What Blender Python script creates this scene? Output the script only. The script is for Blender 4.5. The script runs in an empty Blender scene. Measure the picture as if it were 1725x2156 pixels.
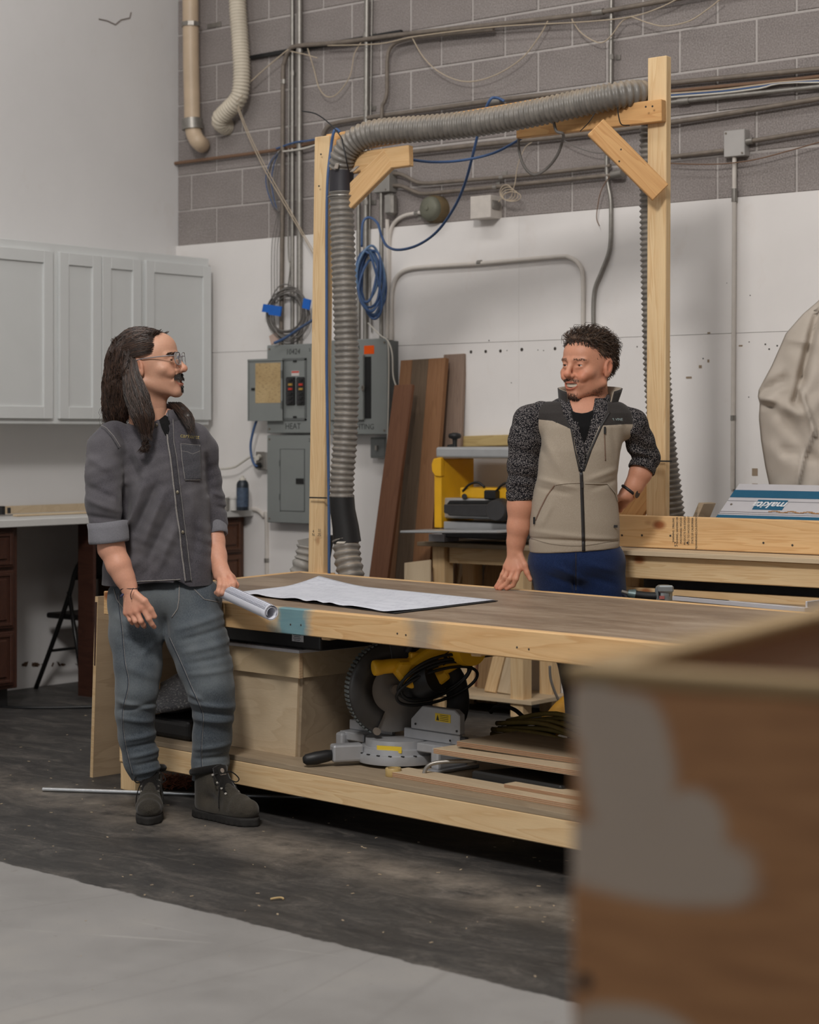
import bpy, bmesh, math, random
import numpy as np
from mathutils import Vector, Matrix, Euler
from mathutils.bvhtree import BVHTree
random.seed(7); RNG = np.random.default_rng(7)
S = bpy.context.scene
COL = S.collection
# ---------------------------------------------------------------- camera
FPX, CX, HY = 4110.0, 862.5, 916.0          # focal length in pixels, principal column, horizon row
CAM = Vector((8.152, -7.909, 1.35))
PHI = math.radians(39.1)
FW = Vector((-math.sin(PHI), math.cos(PHI), 0)); RT = Vector((math.cos(PHI), math.sin(PHI), 0)); UP = Vector((0, 0, 1))
cd = bpy.data.cameras.new('camera'); cam = bpy.data.objects.new('camera', cd); COL.objects.link(cam)
cam.matrix_world = Matrix(((RT.x, 0, -FW.x, CAM.x), (RT.y, 0, -FW.y, CAM.y), (0, 1, 0, CAM.z), (0, 0, 0, 1)))
cd.sensor_fit = 'VERTICAL'; cd.sensor_height = 36; cd.lens = 36 * FPX / 2156
cd.shift_y = -(1078 - HY) / 2156
cd.clip_start = .05; cd.clip_end = 100
cd.dof.use_dof = True; cd.dof.focus_distance = 7.1
cd.dof.aperture_fstop = (cd.lens / 1000) / .019
S.camera = cam
# ---------------------------------------------------------------- light, exposure
S.view_settings.view_transform = 'Standard'; S.view_settings.look = 'None'
S.view_settings.gamma = 1.0; S.view_settings.use_curve_mapping = False
S.view_settings.exposure = -1.0
W = bpy.data.worlds.new('world'); S.world = W; W.use_nodes = True
W.node_tree.nodes['Background'].inputs[0].default_value = (.75, .85, 1, 1)
W.node_tree.nodes['Background'].inputs[1].default_value = .25
def area(name, loc, target, sx, sy, power, col):
    l = bpy.data.lights.new(name, 'AREA'); l.shape = 'RECTANGLE'; l.size = sx; l.size_y = sy; l.energy = power; l.color = col
    o = bpy.data.objects.new(name, l); COL.objects.link(o); o.location = loc
    o.rotation_euler = (Vector(target) - Vector(loc)).to_track_quat('-Z', 'Y').to_euler(); return o
# high-bay lamp of the hall, up left of the camera
area('high_bay_lamp', (5.7, -6.9, 5.2), (3.2, -1.0, 1.0), 1.0, 1.0, 500, (1, .965, .93))
# added cool fill light behind the camera, placed by the wall opening
area('rear_fill', (5.2, -15.2, 2.1), (4.5, -1.0, 1.6), 5.5, 3.8, 150, (.93, .97, 1))
# added overhead fill lights, out of view, lifting the ambient level
for i, (lx, ly) in enumerate([(1.8, -2.4), (5.0, -2.6), (1.6, -6.0), (8.6, -4.0), (9.5, -10.0)]):
    area('overhead_fill', (lx, ly, 5.35), (lx, ly, 0), 2.4, .5, 62, (1, .985, .97))

# ---------------------------------------------------------------- pixel / place helpers
def ray(px, py): return FW + RT * ((px - CX) / FPX) + UP * ((HY - py) / FPX)
def pt(px, py, d): return CAM + ray(px, py) * d
def on_y(px, py, y): r = ray(px, py); return CAM + r * ((y - CAM.y) / r.y)
def on_x(px, py, x): r = ray(px, py); return CAM + r * ((x - CAM.x) / r.x)
def on_z(px, py, z): r = ray(px, py); return CAM + r * ((z - CAM.z) / r.z)
V = Vector

# ---------------------------------------------------------------- materials
def srgb(c):
    return tuple(((v / 255) / 12.92 if v / 255 <= .04045 else ((v / 255 + .055) / 1.055) ** 2.4) for v in c)
class NT:
    def __init__(s, name):
        s.m = bpy.data.materials.new(name); s.m.use_nodes = True; s.t = s.m.node_tree
        s.b = s.t.nodes['Principled BSDF']
    def n(s, typ, **kw):
        x = s.t.nodes.new(typ)
        for k, v in kw.items(): setattr(x, k, v)
        return x
    def link(s, a, b): s.t.links.new(a, b)
    def coord(s, scale=(1, 1, 1), kind='Object', rot=(0, 0, 0)):
        tc = s.n('ShaderNodeTexCoord'); mp = s.n('ShaderNodeMapping')
        mp.inputs['Scale'].default_value = scale; mp.inputs['Rotation'].default_value = rot
        s.link(tc.outputs[kind], mp.inputs[0]); return mp.outputs[0]
    def noise(s, co, scale, detail=4, rough=.55, dist=0):
        x = s.n('ShaderNodeTexNoise'); x.inputs['Scale'].default_value = scale; x.inputs['Detail'].default_value = detail
        x.inputs['Roughness'].default_value = rough; x.inputs['Distortion'].default_value = dist
        s.link(co, x.inputs['Vector']); return x.outputs['Fac']
    def ramp(s, fac, stops):
        r = s.n('ShaderNodeValToRGB'); e = r.color_ramp.elements
        while len(e) < len(stops): e.new(.5)
        for i, (p, c) in enumerate(stops):
            e[i].position = p; e[i].color = (*c, 1) if len(c) == 3 else c
        s.link(fac, r.inputs[0]); return r.outputs[0]
    def mix(s, fac, a, b, blend='MIX'):
        m = s.n('ShaderNodeMix', data_type='RGBA', blend_type=blend)
        for sock, v in ((m.inputs[0], fac), (m.inputs[6], a), (m.inputs[7], b)):
            if isinstance(v, (int, float)): sock.default_value = v
            elif isinstance(v, tuple): sock.default_value = (*v, 1) if len(v) == 3 else v
            else: s.link(v, sock)
        return m.outputs[2]
    def math(s, op, a, b=None, clamp=False):
        m = s.n('ShaderNodeMath', operation=op, use_clamp=clamp)
        for i, v in enumerate((a, b)):
            if v is None: continue
            if isinstance(v, (int, float)): m.inputs[i].default_value = v
            else: s.link(v, m.inputs[i])
        return m.outputs[0]
    def color(s, c):
        if isinstance(c, tuple): s.b.inputs['Base Color'].default_value = (*c, 1)
        else: s.link(c, s.b.inputs['Base Color'])
    def bump(s, h, strength=.3, dist=.005):
        b = s.n('ShaderNodeBump'); b.inputs['Strength'].default_value = strength; b.inputs['Distance'].default_value = dist
        s.link(h, b.inputs['Height']); s.link(b.outputs[0], s.b.inputs['Normal'])
    def set(s, **kw):
        for k, v in kw.items():
            s.b.inputs[{'rough': 'Roughness', 'metal': 'Metallic', 'spec': 'Specular IOR Level', 'sheen': 'Sheen Weight', 'coat': 'Coat Weight', 'trans': 'Transmission Weight', 'alpha': 'Alpha', 'sss': 'Subsurface Weight'}[k]].default_value = v
        return s
MATS = {}
def plain(name, c, rough=.6, metal=0, var=.08, scale=30, bump=0, spec=.5):
    """single colour with slight procedural variation"""
    if name in MATS: return MATS[name]
    t = NT(name); c = srgb(c); co = t.coord()
    f = t.noise(co, scale, 5)
    t.color(t.ramp(f, [(.25, tuple(v * (1 - var) for v in c)), (.75, tuple(min(1, v * (1 + var)) for v in c))]))
    t.set(rough=rough, metal=metal, spec=spec)
    if bump: t.bump(t.noise(co, scale * 6, 3), bump, .002)
    MATS[name] = t.m; return t.m
def wood(name, light, dark, knot=None, stretch=14, ringscale=2.2, rough=.62, kn=.06, edge=None):
    """grain along the local X axis of the board"""
    if name in MATS: return MATS[name]
    t = NT(name); L = srgb(light); D = srgb(dark)
    co = t.coord((.32, stretch * .42, stretch * .42)); f = t.noise(co, ringscale, 3, .5, .9)
    bands = t.math('FRACT', t.math('MULTIPLY', f, 9))
    fine = t.noise(t.coord((2, 60, 60)), 6, 4)
    c1 = t.ramp(bands, [(0, L), (.55, tuple(a * .62 + b * .38 for a, b in zip(L, D))), (.92, D), (1, L)])
    c1 = t.mix(.85, L, c1)
    c2 = t.mix(.35, c1, t.ramp(fine, [(.3, tuple(v * .7 for v in L)), (.7, L)]), 'MULTIPLY' if False else 'MIX')
    broad = t.noise(t.coord((1.5, 3, 3)), 2.5, 3)
    c2 = t.mix(t.math('MULTIPLY', broad, .5), c2, t.mix(.5, L, D))
    if knot:
        v = t.n('ShaderNodeTexVoronoi'); v.inputs['Scale'].default_value = 3.0; v.inputs['Randomness'].default_value = 1
        t.link(t.coord((1.3, 2.2, 2.2)), v.inputs['Vector'])
        k = t.ramp(v.outputs['Distance'], [(0, (1, 1, 1)), (kn, (.9, .9, .9)), (kn * 2.1, (0, 0, 0))])
        c2 = t.mix(k, c2, srgb(knot))
    t.color(c2); t.set(rough=rough, spec=.3); t.bump(fine, .15, .002)
    MATS[name] = t.m; return t.m

# ---------------------------------------------------------------- mesh builder
WM = {}
class MB:
    def __init__(s): s.v = []; s.f = []; s.mi = []; s.m = 0
    def add(s, vs, fs, m=None):
        o = len(s.v); s.v += [tuple(v) for v in vs]; s.f += [tuple(i + o for i in f) for f in fs]
        s.mi += [s.m if m is None else m] * len(fs); return s
    def hexa(s, p, m=None):   # 8 points: bottom loop 0-3, top loop 4-7
        return s.add(p, [(3, 2, 1, 0), (4, 5, 6, 7), (0, 1, 5, 4), (1, 2, 6, 5), (2, 3, 7, 6), (3, 0, 4, 7)], m)
    def box(s, a, b, m=None):
        x0, y0, z0 = (min(i, j) for i, j in zip(a, b)); x1, y1, z1 = (max(i, j) for i, j in zip(a, b))
        return s.hexa([(x0, y0, z0), (x1, y0, z0), (x1, y1, z0), (x0, y1, z0), (x0, y0, z1), (x1, y0, z1), (x1, y1, z1), (x0, y1, z1)], m)
    def obox(s, c, ax, ay, az, m=None):   # centre and three half vectors
        c, ax, ay, az = V(c), V(ax), V(ay), V(az)
        return s.hexa([c - ax - ay - az, c + ax - ay - az, c + ax + ay - az, c - ax + ay - az, c - ax - ay + az, c + ax - ay + az, c + ax + ay + az, c - ax + ay + az], m)
    def prism(s, poly, ext, m=None):   # 3-D polygon extruded by vector ext
        n = len(poly); a = [V(p) for p in poly]; e = V(ext); b = [p + e for p in a]
        return s.add(a + b, [tuple(range(n))[::-1], tuple(range(n, 2 * n))] + [(i, (i + 1) % n, n + (i + 1) % n, n + i) for i in range(n)], m)
    def tube(s, pts, r, n=10, m=None, caps=True, closed=False, flat=None):
        P = [V(p) for p in pts]; N = len(P)
        rs = r if hasattr(r, '__len__') else [r] * N
        T = []
        for i in range(N):
            if closed: t = P[(i + 1) % N] - P[i - 1]
            else: t = P[min(i + 1, N - 1)] - P[max(i - 1, 0)]
            T.append(t.normalized() if t.length > 1e-9 else (T[-1] if T else V((0, 0, 1))))
        u = T[0].orthogonal().normalized(); vs = []
        for i in range(N):
            u = (u - T[i] * u.dot(T[i])); u = u.normalized() if u.length > 1e-8 else T[i].orthogonal().normalized()
            w = T[i].cross(u)
            for k in range(n):
                a = 2 * math.pi * k / n; vs.append(P[i] + (u * math.cos(a) + w * math.sin(a)) * rs[i])
        fs = []
        for i in range(N if closed else N - 1):
            j = (i + 1) % N
            for k in range(n):
                fs.append((i * n + k, i * n + (k + 1) % n, j * n + (k + 1) % n, j * n + k))
        if caps and not closed: fs += [tuple(range(n))[::-1], tuple((N - 1) * n + k for k in range(n))]
        return s.add(vs, fs, m)
    def cyl(s, a, b, r0, r1=None, n=20, m=None): return s.tube([a, b], [r0, r0 if r1 is None else r1], n, m)
    def lathe(s, base, prof, axis=(0, 0, 1), n=28, m=None):   # prof: list of (radius, height)
        b = V(base); ax = V(axis).normalized(); u = ax.orthogonal().normalized(); w = ax.cross(u); vs = []; fs = []
        for r, h in prof:
            for k in range(n):
                a = 2 * math.pi * k / n; vs.append(b + ax * h + (u * math.cos(a) + w * math.sin(a)) * max(r, 1e-5))
        for i in range(len(prof) - 1):
            for k in range(n): fs.append((i * n + k, i * n + (k + 1) % n, (i + 1) * n + (k + 1) % n, (i + 1) * n + k))
        fs += [tuple(range(n))[::-1], tuple((len(prof) - 1) * n + k for k in range(n))]
        return s.add(vs, fs, m)
    def grid(s, P, m=None, thick=None):  # 2-D list of points
        R, Cn = len(P), len(P[0]); vs = [V(p) for row in P for p in row]
        fs = [(i * Cn + j, i * Cn + j + 1, (i + 1) * Cn + j + 1, (i + 1) * Cn + j) for i in range(R - 1) for j in range(Cn - 1)]
        return s.add(vs, fs, m)
def spl(pts, n=6, closed=False):
    P = [V(p) for p in pts]; out = []; N = len(P)
    g = lambda i: P[i % N] if closed else P[max(0, min(N - 1, i))]
    for i in range(N if closed else N - 1):
        a, b, c, d = g(i - 1), g(i), g(i + 1), g(i + 2)
        for k in range(n):
            t = k / n
            out.append(.5 * ((2 * b) + (c - a) * t + (2 * a - 5 * b + 4 * c - d) * t * t + (3 * b - a - 3 * c + d) * t ** 3))
    if not closed: out.append(P[-1])
    return out
def resample(pts, step):
    P = [V(p) for p in pts]; L = [0]
    for a, b in zip(P, P[1:]): L.append(L[-1] + (b - a).length)
    n = max(2, int(L[-1] / step) + 1); out = []; j = 0
    for i in range(n):
        t = L[-1] * i / (n - 1)
        while j < len(L) - 2 and L[j + 1] < t: j += 1
        out.append(P[j].lerp(P[j + 1], (t - L[j]) / max(1e-9, L[j + 1] - L[j])))
    return out
def tag(o, label=None, cat=None, group=None, kind=None):
    if label: o['label'] = label
    if cat: o['category'] = cat
    if group: o['group'] = group
    if kind: o['kind'] = kind
    return o
def adopt(o, parent):
    if parent is not None:
        o.parent = parent; o.matrix_parent_inverse = WM[parent].inverted()
def thing(name, label, cat, loc, group=None):
    o = bpy.data.objects.new(name, None); COL.objects.link(o); o.location = V(loc); o.empty_display_size = .05
    WM[o] = Matrix.Translation(V(loc)); return tag(o, label, cat, group)
def link_mesh(name, me, mats, M, parent=None):
    o = bpy.data.objects.new(name, me); COL.objects.link(o); o.matrix_world = M; WM[o] = M.copy()
    if mats is not None and not me.materials:
        for m in (mats if isinstance(mats, (list, tuple)) else [mats]): me.materials.append(m)
    adopt(o, parent); return o
def make(name, mb, mats, parent=None, smooth=False, bevel=0, M=None, seg=1, label=None, cat=None, group=None, kind=None, angle=None):
    """world-space builder -> object with its origin at the middle (or in frame M)"""
    me = bpy.data.meshes.new(name)
    vs = np.array(mb.v, dtype=float).reshape(-1, 3)
    if M is None:
        c = (vs.min(0) + vs.max(0)) / 2; M = Matrix.Translation(V(c)); vs = vs - c
    me.from_pydata(vs.tolist(), [], mb.f)
    me.polygons.foreach_set('material_index', mb.mi)
    if smooth: me.shade_smooth() if angle is None else me.shade_smooth()
    me.update()
    o = link_mesh(name, me, mats, M, parent)
    if smooth and angle is not None: me.set_sharp_from_angle(angle=math.radians(angle))
    if bevel:
        b = o.modifiers.new('bevel', 'BEVEL'); b.width = bevel; b.segments = seg; b.limit_method = 'ANGLE'; b.angle_limit = math.radians(40)
    return tag(o, label, cat, group, kind)
def board(name, p0, p1, w, t, mat, side, parent=None, bevel=.003, **kw):
    """plank from p0 to p1 (axis ends); w along `side` direction, t along the third axis; local X = grain"""
    p0, p1 = V(p0), V(p1); x = (p1 - p0).normalized(); s = V(side); s = (s - x * s.dot(x)).normalized(); u = x.cross(s)
    c = (p0 + p1) / 2; L = (p1 - p0).length / 2
    M = Matrix(((x.x, s.x, u.x, c.x), (x.y, s.y, u.y, c.y), (x.z, s.z, u.z, c.z), (0, 0, 0, 1)))
    mb = MB().box((-L, -w / 2, -t / 2), (L, w / 2, t / 2))
    return make(name, mb, mat, parent, bevel=bevel, M=M, **kw)
def copy_tree(o, delta=V((0, 0, 0)), parent=None, R=None):
    c = o.copy(); COL.objects.link(c)
    WM[c] = WM[o].copy()
    if parent is None: c.location = o.location + delta
    else: c.parent = parent
    for ch in o.children: copy_tree(ch, delta, c)
    return c
FONT = None
def text(name, s, size, M, mat, parent, ext=.0004, align='CENTER', shear=0, sx=1.0, xscale=1.0, bold=0):
    cu = bpy.data.curves.new(name, 'FONT'); cu.body = s; cu.size = size; cu.extrude = ext; cu.align_x = align; cu.align_y = 'CENTER'
    cu.resolution_u = 3; cu.shear = shear; cu.offset = bold
    o = bpy.data.objects.new(name, cu); COL.objects.link(o)
    dg = bpy.context.evaluated_depsgraph_get(); me = bpy.data.meshes.new_from_object(o.evaluated_get(dg))
    bpy.data.objects.remove(o); bpy.data.curves.remove(cu)
    me.materials.clear(); me.materials.append(mat)
    if xscale != 1.0: me.transform(Matrix.Diagonal((xscale, 1, 1, 1)))
    return link_mesh(name, me, mat, M, parent)
def frame(c, x, y):
    """matrix with local X along x, local Y along y, Z = x cross y"""
    x = V(x).normalized(); y = V(y); y = (y - x * y.dot(x)).normalized(); z = x.cross(y); c = V(c)
    return Matrix(((x.x, y.x, z.x, c.x), (x.y, y.y, z.y, c.y), (x.z, y.z, z.z, c.z), (0, 0, 0, 1)))
# ================================================================ setting
def m_wallpaint(name, c, rough=.75, warm=(190, 175, 160)):
    t = NT(name); co = t.coord(); n = t.noise(co, 1.3, 5, .6); n2 = t.noise(t.coord((1, 1, .6)), 5, 6, .75); fine = t.noise(co, 220, 2)
    a = t.ramp(n, [(.3, srgb(tuple(v * .965 for v in c))), (.7, srgb(c))])
    a = t.mix(t.ramp(n2, [(.58, (0, 0, 0)), (.80, (.22, .22, .22))]), a, srgb(warm))
    t.color(a); t.set(rough=rough, spec=.25); t.bump(fine, .06, .002); return t.m
M_LEFT = m_wallpaint('painted_drywall', (221, 219, 218))
M_SHEET = m_wallpaint('painted_white_sheet', (236, 232, 229), warm=(205, 188, 172))
def m_block():
    t = NT('concrete_block'); co = t.coord()
    oi = t.n('ShaderNodeObjectInfo'); f = t.noise(co, 130, 3, .7); g = t.noise(t.coord(kind='Object'), 4, 4)
    base = t.ramp(f, [(.32, srgb((108, 102, 100))), (.5, srgb((142, 135, 132))), (.7, srgb((178, 170, 166)))])
    base = t.mix(.35, base, t.ramp(g, [(.3, srgb((122, 115, 112))), (.7, srgb((160, 152, 148)))]))
    base = t.mix(t.math('MULTIPLY', oi.outputs['Random'], .25), base, srgb((136, 127, 124)))
    t.color(base); t.set(rough=.92, spec=.15); t.bump(f, .5, .004); return t.m
M_BLOCK = m_block(); M_MORTAR = plain('mortar', (180, 174, 170), .95, scale=60, bump=.4, spec=.1)
def m_floor():
    t = NT('workshop_floor'); g = t.n('ShaderNodeNewGeometry'); sp = t.n('ShaderNodeSeparateXYZ'); t.link(g.outputs['Position'], sp.inputs[0])
    co = t.coord(kind='Object')
    # line between bare concrete (near) and the black worn coating (far)
    line = t.math('ADD', sp.outputs[1], t.math('MULTIPLY', sp.outputs[0], .0548))
    line = t.math('ADD', line, t.math('MULTIPLY', t.math('SUBTRACT', t.noise(co, 7, 4, .7), .5), .05))
    sel = t.math('MULTIPLY', t.math('ADD', line, 3.760), 120, clamp=True)
    n1 = t.noise(co, 2.2, 6, .62); n2 = t.noise(co, 45, 4, .6)
    conc = t.ramp(n1, [(.3, srgb((130, 128, 126))), (.55, srgb((142, 140, 138))), (.75, srgb((149, 146, 142)))])
    sc = t.n('ShaderNodeTexVoronoi', feature='DISTANCE_TO_EDGE'); sc.inputs['Scale'].default_value = 1.1
    t.link(t.coord((1, .35, 1), rot=(0, 0, .5)), sc.inputs['Vector'])
    scr = t.ramp(sc.outputs['Distance'], [(0, (.35, .35, .35)), (.003, (0, 0, 0))])
    conc = t.mix(t.math('MULTIPLY', scr, n1), conc, srgb((104, 101, 98)))
    conc = t.mix(t.ramp(t.noise(co, 22, 4, .7), [(.64, (0, 0, 0)), (.76, (.6, .6, .6))]), conc, srgb((118, 110, 101)))
    sw = t.n('ShaderNodeTexVoronoi', feature='DISTANCE_TO_EDGE'); sw.inputs['Scale'].default_value = .8; t.link(t.coord((.5, 1.6, 1), rot=(0, 0, -.5)), sw.inputs['Vector'])
    conc = t.mix(t.math('MULTIPLY', t.ramp(sw.outputs['Distance'], [(0, (.5, .5, .5)), (.0025, (0, 0, 0))]), t.ramp(t.noise(co, 3, 4), [(.45, (0, 0, 0)), (.6, (1, 1, 1))])), conc, srgb((176, 173, 169)))
    conc = t.mix(t.ramp(t.noise(co, 120, 2), [(.72, (0, 0, 0)), (.78, (.7, .7, .7))]), conc, srgb((78, 74, 70)))
    s1 = t.noise(t.coord((1.6, 3.6, 1), rot=(0, 0, .35)), 2.6, 10, .74, .8); s2 = t.noise(t.coord((1, 9, 1), rot=(0, 0, -.45)), 3.6, 8, .75, .5)
    dark = t.ramp(s1, [(.34, srgb((48, 47, 47))), (.5, srgb((66, 64, 62))), (.62, srgb((90, 86, 82))), (.78, srgb((128, 122, 114)))])
    dark = t.mix(t.ramp(s2, [(.56, (0, 0, 0)), (.75, (.55, .55, .55))]), dark, srgb((128, 121, 112)))
    dark = t.mix(t.ramp(t.noise(co, 60, 5, .7), [(.4, (.45, .45, .45)), (.62, (0, 0, 0))]), dark, srgb((44, 43, 43)))
    # dusty trodden lane along the front of the table
    lane = t.math('ADD', t.math('MULTIPLY', sp.outputs[0], .10), t.math('ADD', sp.outputs[1], 2.83))
    lane = t.math('ABSOLUTE', lane)
    lf = t.math('MULTIPLY', t.ramp(lane, [(0, (1, 1, 1)), (.22, (0, 0, 0))]), t.ramp(t.noise(co, 5, 5, .7), [(.35, (0, 0, 0)), (.65, (.7, .7, .7))]))
    dark = t.mix(lf, dark, srgb((150, 140, 128)))
    t.color(t.mix(sel, conc, dark))
    t.set(spec=.35); r = t.ramp(n1, [(.3, (.42, .42, .42)), (.7, (.62, .62, .62))]); t.link(r, t.b.inputs['Roughness'])
    t.bump(n2, .12, .004); return t.m
M_FLOOR = m_floor()
make('floor', MB().box((-.2, -16, -.2), (14.2, .2, 0)), M_FLOOR, kind='structure')
wall_left = make('wall_left', MB().box((-.2, -16, 0), (0, .2, 5.5)), M_LEFT, kind='structure')
M_SHELL = plain('shell_paint', (205, 200, 194), .8, scale=3)
make('ceiling', MB().box((-.2, -16, 5.5), (14.2, .2, 5.7)), M_SHELL, kind='structure')
make('wall_right', MB().box((14, -16, 0), (14.2, .2, 5.5)), M_SHELL, kind='structure')
fw_ = MB(); fw_.box((-.2, -16.2, 0), (2.2, -16, 5.5)); fw_.box((8.2, -16.2, 0), (14.2, -16, 5.5)); fw_.box((2.2, -16.2, 4.2), (8.2, -16, 5.5))
make('wall_front', fw_, M_SHELL, kind='structure')
wall_back = make('wall_back', MB().box((0, .0045, 0), (14, .2, 5.5)), M_MORTAR, kind='structure')
# concrete blocks laid in running bond (0.4064 x 0.2032 module)
def chamfer_box(w, h, dp, c):
    mb = MB(); a, b = w / 2, h / 2
    front = [(-a + c, -dp, -b + c), (a - c, -dp, -b + c), (a - c, -dp, b - c), (-a + c, -dp, b - c)]
    mid = [(-a, -dp + c, -b), (a, -dp + c, -b), (a, -dp + c, b), (-a, -dp + c, b)]; back = [(x, .02, z) for x, _, z in mid]
    fs = [(0, 1, 2, 3)]
    for k in (0, 4):
        for i in range(4): fs.append((k + (i + 1) % 4, k + i, k + 4 + i, k + 4 + (i + 1) % 4))
    return mb.add(front + mid + back, fs)
bm_ = chamfer_box(.4064 - .011, .2032 - .011, 0.0, .003)
bme = bpy.data.meshes.new('block'); bme.from_pydata(bm_.v, [], bm_.f); bme.materials.append(M_BLOCK); bme.update()
xa = on_y(402, 390, 0).x      # a joint seen in course 13
for k in range(12, 20):
    off = xa if k % 2 else xa + .2032
    i0 = int(math.floor((0 - off) / .4064)) + 1
    for i in range(i0, i0 + 14):
        x = off + (i + .5) * .4064 - .4064
        if x - .2 < 0: continue
        link_mesh('block', bme, None, Matrix.Translation((x, random.uniform(-.0015, .0015), (k + .5) * .2032)), wall_back)
    xe = off + (i0 - 1) * .4064 + .4064     # narrow closing block at the corner
    w = off + (i0) * .4064 - .4064
    x0 = off + (i0 - 1) * .4064
    # first full block starts where its centre-.2 > 0
    s = off + i0 * .4064 - .4064
    while s < -1e-6 or s - .0 < 0: s += .4064
    if s > .03:
        make('block', MB().box((.003, 0, k * .2032 + .005), (s - .005, .03, (k + 1) * .2032 - .005)), M_BLOCK, wall_back)
# painted sheets on the lower wall, split along the cracked joint
for (xs, xe) in ((0.0, 1.22), (1.22, 2.44), (2.44, 3.655), (3.665, 4.88), (4.885, 7.3)):
    make('wall_panel', MB().box((xs + .0004, -.016, 0), (xe - .0004, .012, 1.8165)), M_SHEET, wall_back)
    make('wall_panel', MB().box((xs + .0004, -.016, 1.8185), (xe - .0004, .012, 2.44)), M_SHEET, wall_back)
# plugged anchor holes and chips in the sheets
M_HOLE = plain('hole_shadow', (66, 60, 55), .9); M_CHIP = plain('bare_chip', (150, 132, 112), .9)
hm = MB()
for px, py, r in ((992, 741, .012), (1023, 740, .012), (1054, 739, .012), (1099, 736, .013), (1169, 734, .012), (1068, 738, .004), (1133, 737, .004), (1145, 738, .004),
                  (1077, 806, .004), (1308, 730, .004), (1342, 730, .005), (1030, 717, .005), (1578, 720, .004), (1612, 725, .006), (1620, 735, .006), (1637, 728, .006), (1577, 836, .004), (1531, 596, .003), (1481, 755, .005), (1580, 622, .004)):
    c = on_y(px, py, -.0165); hm.cyl(c, c + V((0, -.0006, 0)), r * .7, n=10)
make('anchor_holes', hm, M_HOLE, wall_back, kind='stuff')
hm = MB()
for px, py, w, h in ((1590, 994, 6, 8), (1590, 1024, 6, 6), (1451, 795, 6, 2), (1475, 772, 3, 3), (1493, 701, 3, 1.5), (1492, 760, 2, 3), (1560, 728, 4, 1.5)):
    a = on_y(px - w, py - h, -.0165); b = on_y(px + w, py + h, -.0165); hm.box((a.x, -.0172, b.z), (b.x, -.0165, a.z))
make('chipped_patches', hm, M_CHIP, wall_back, kind='stuff')
make('wall_crack', MB().tube([on_y(196 + 15, 52, 0) * 0 + on_x(208, 40, .001), on_x(226, 44, .001), on_x(243, 52, .001), on_x(255, 42, .001), on_x(273, 38, .001), on_x(276, 26, .001)], .004, 5), plain('cobweb', (120, 110, 104), .9), wall_left)
# ================================================================ pipes, conduits and wires on the back wall
M_EMT = plain('galvanised_steel', (150, 146, 140), .42, .65, .15, 40)
M_EMTD = plain('dusty_steel', (128, 118, 108), .6, .35, .2, 25)
M_EMTW = plain('painted_conduit', (205, 198, 190), .6, 0, .06, 20)
M_PVC = plain('aged_pvc', (196, 174, 148), .45, 0, .1, 8)
M_DUCT = plain('white_duct', (208, 198, 180), .5, 0, .1, 8)
M_BLACK = plain('black_plastic', (26, 26, 27), .5, 0, .15, 40)
M_DKGREY = plain('dark_grey_plastic', (52, 51, 52), .55, 0, .15, 30)
M_STRING = plain('tan_wire', (188, 172, 150), .7)
M_BLUEC = plain('blue_cord', (64, 92, 136), .5, 0, .1, 60)
M_GREYC = plain('grey_cable', (112, 108, 104), .6)
M_WHITEC = plain('white_cord', (205, 200, 190), .6)
M_BROWNC = plain('brown_cable', (120, 92, 72), .7)
def wpath(pts, off, n=5): return spl([on_y(x, y, -off) for x, y in pts], n)
def pipe(name, label, cat, pts, r, mat, off=.03, n=5, group=None, straps=(), sides=10, couplings=(), wall_end=None):
    pts = list(pts)                                           # runs that leave the picture go on along the wall
    for i_, j_ in ((0, 1), (-1, -2)):
        (x_, y_), (xn, yn) = pts[i_], pts[j_]
        if y_ < 0 or x_ > 1725: l_ = math.hypot(x_ - xn, y_ - yn); pts[i_] = (x_ + (x_ - xn) / l_ * 300, y_ + (y_ - yn) / l_ * 300)
    t = thing(name, label, cat, on_y(*pts[-1], 0), group)
    path = wpath(pts, off, n) if len(pts) > 2 else [on_y(x, y, -off) for x, y in pts]
    if wall_end: path = path + [on_y(wall_end[0], wall_end[1], -.06), on_y(wall_end[0] + 2, wall_end[1] + 1, .0)]; path = path[:-3] + spl(path[-4:], 5)[5:]
    make('tube', MB().tube(path, r, sides), mat, t, smooth=True, angle=50)
    for sx, sy in straps:
        c = on_y(sx, sy, -off); d = min(range(len(path)), key=lambda i: (path[i] - c).length); i2 = min(d + 1, len(path) - 1); tn = (path[i2] - path[i2 - 1]).normalized()
        mb = MB().tube([c - tn * .012, c + tn * .012], r * 1.18, 10)
        u = tn.cross(V((0, 1, 0))).normalized(); mb.obox(c + u * (r * 2.0) + V((0, off - .004, 0)), u * r * 1.2, V((0, .002, 0)), tn * .012)
        make('strap', mb, M_EMT, t)
    for sx, sy in couplings:
        c = on_y(sx, sy, -off); d = min(range(len(path)), key=lambda i: (path[i] - c).length); i2 = min(d + 1, len(path) - 1); tn = (path[i2] - path[i2 - 1]).normalized()
        make('coupling', MB().tube([c - tn * .03, c + tn * .03], r * 1.35, 10), M_EMT, t, smooth=True, angle=50)
    return t
G_C = 'conduits on the block wall'
pipe('drain_pipe', 'thick tan plastic pipe with elbow high in the corner', 'pipe', [(401, -30), (402, 100), (404, 200), (405, 255), (407, 275), (411, 288), (417, 298)], .0455, M_PVC, .10, 6, wall_end=(424, 304), straps=[(402, 52)], sides=20, couplings=[(405, 262)])
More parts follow.
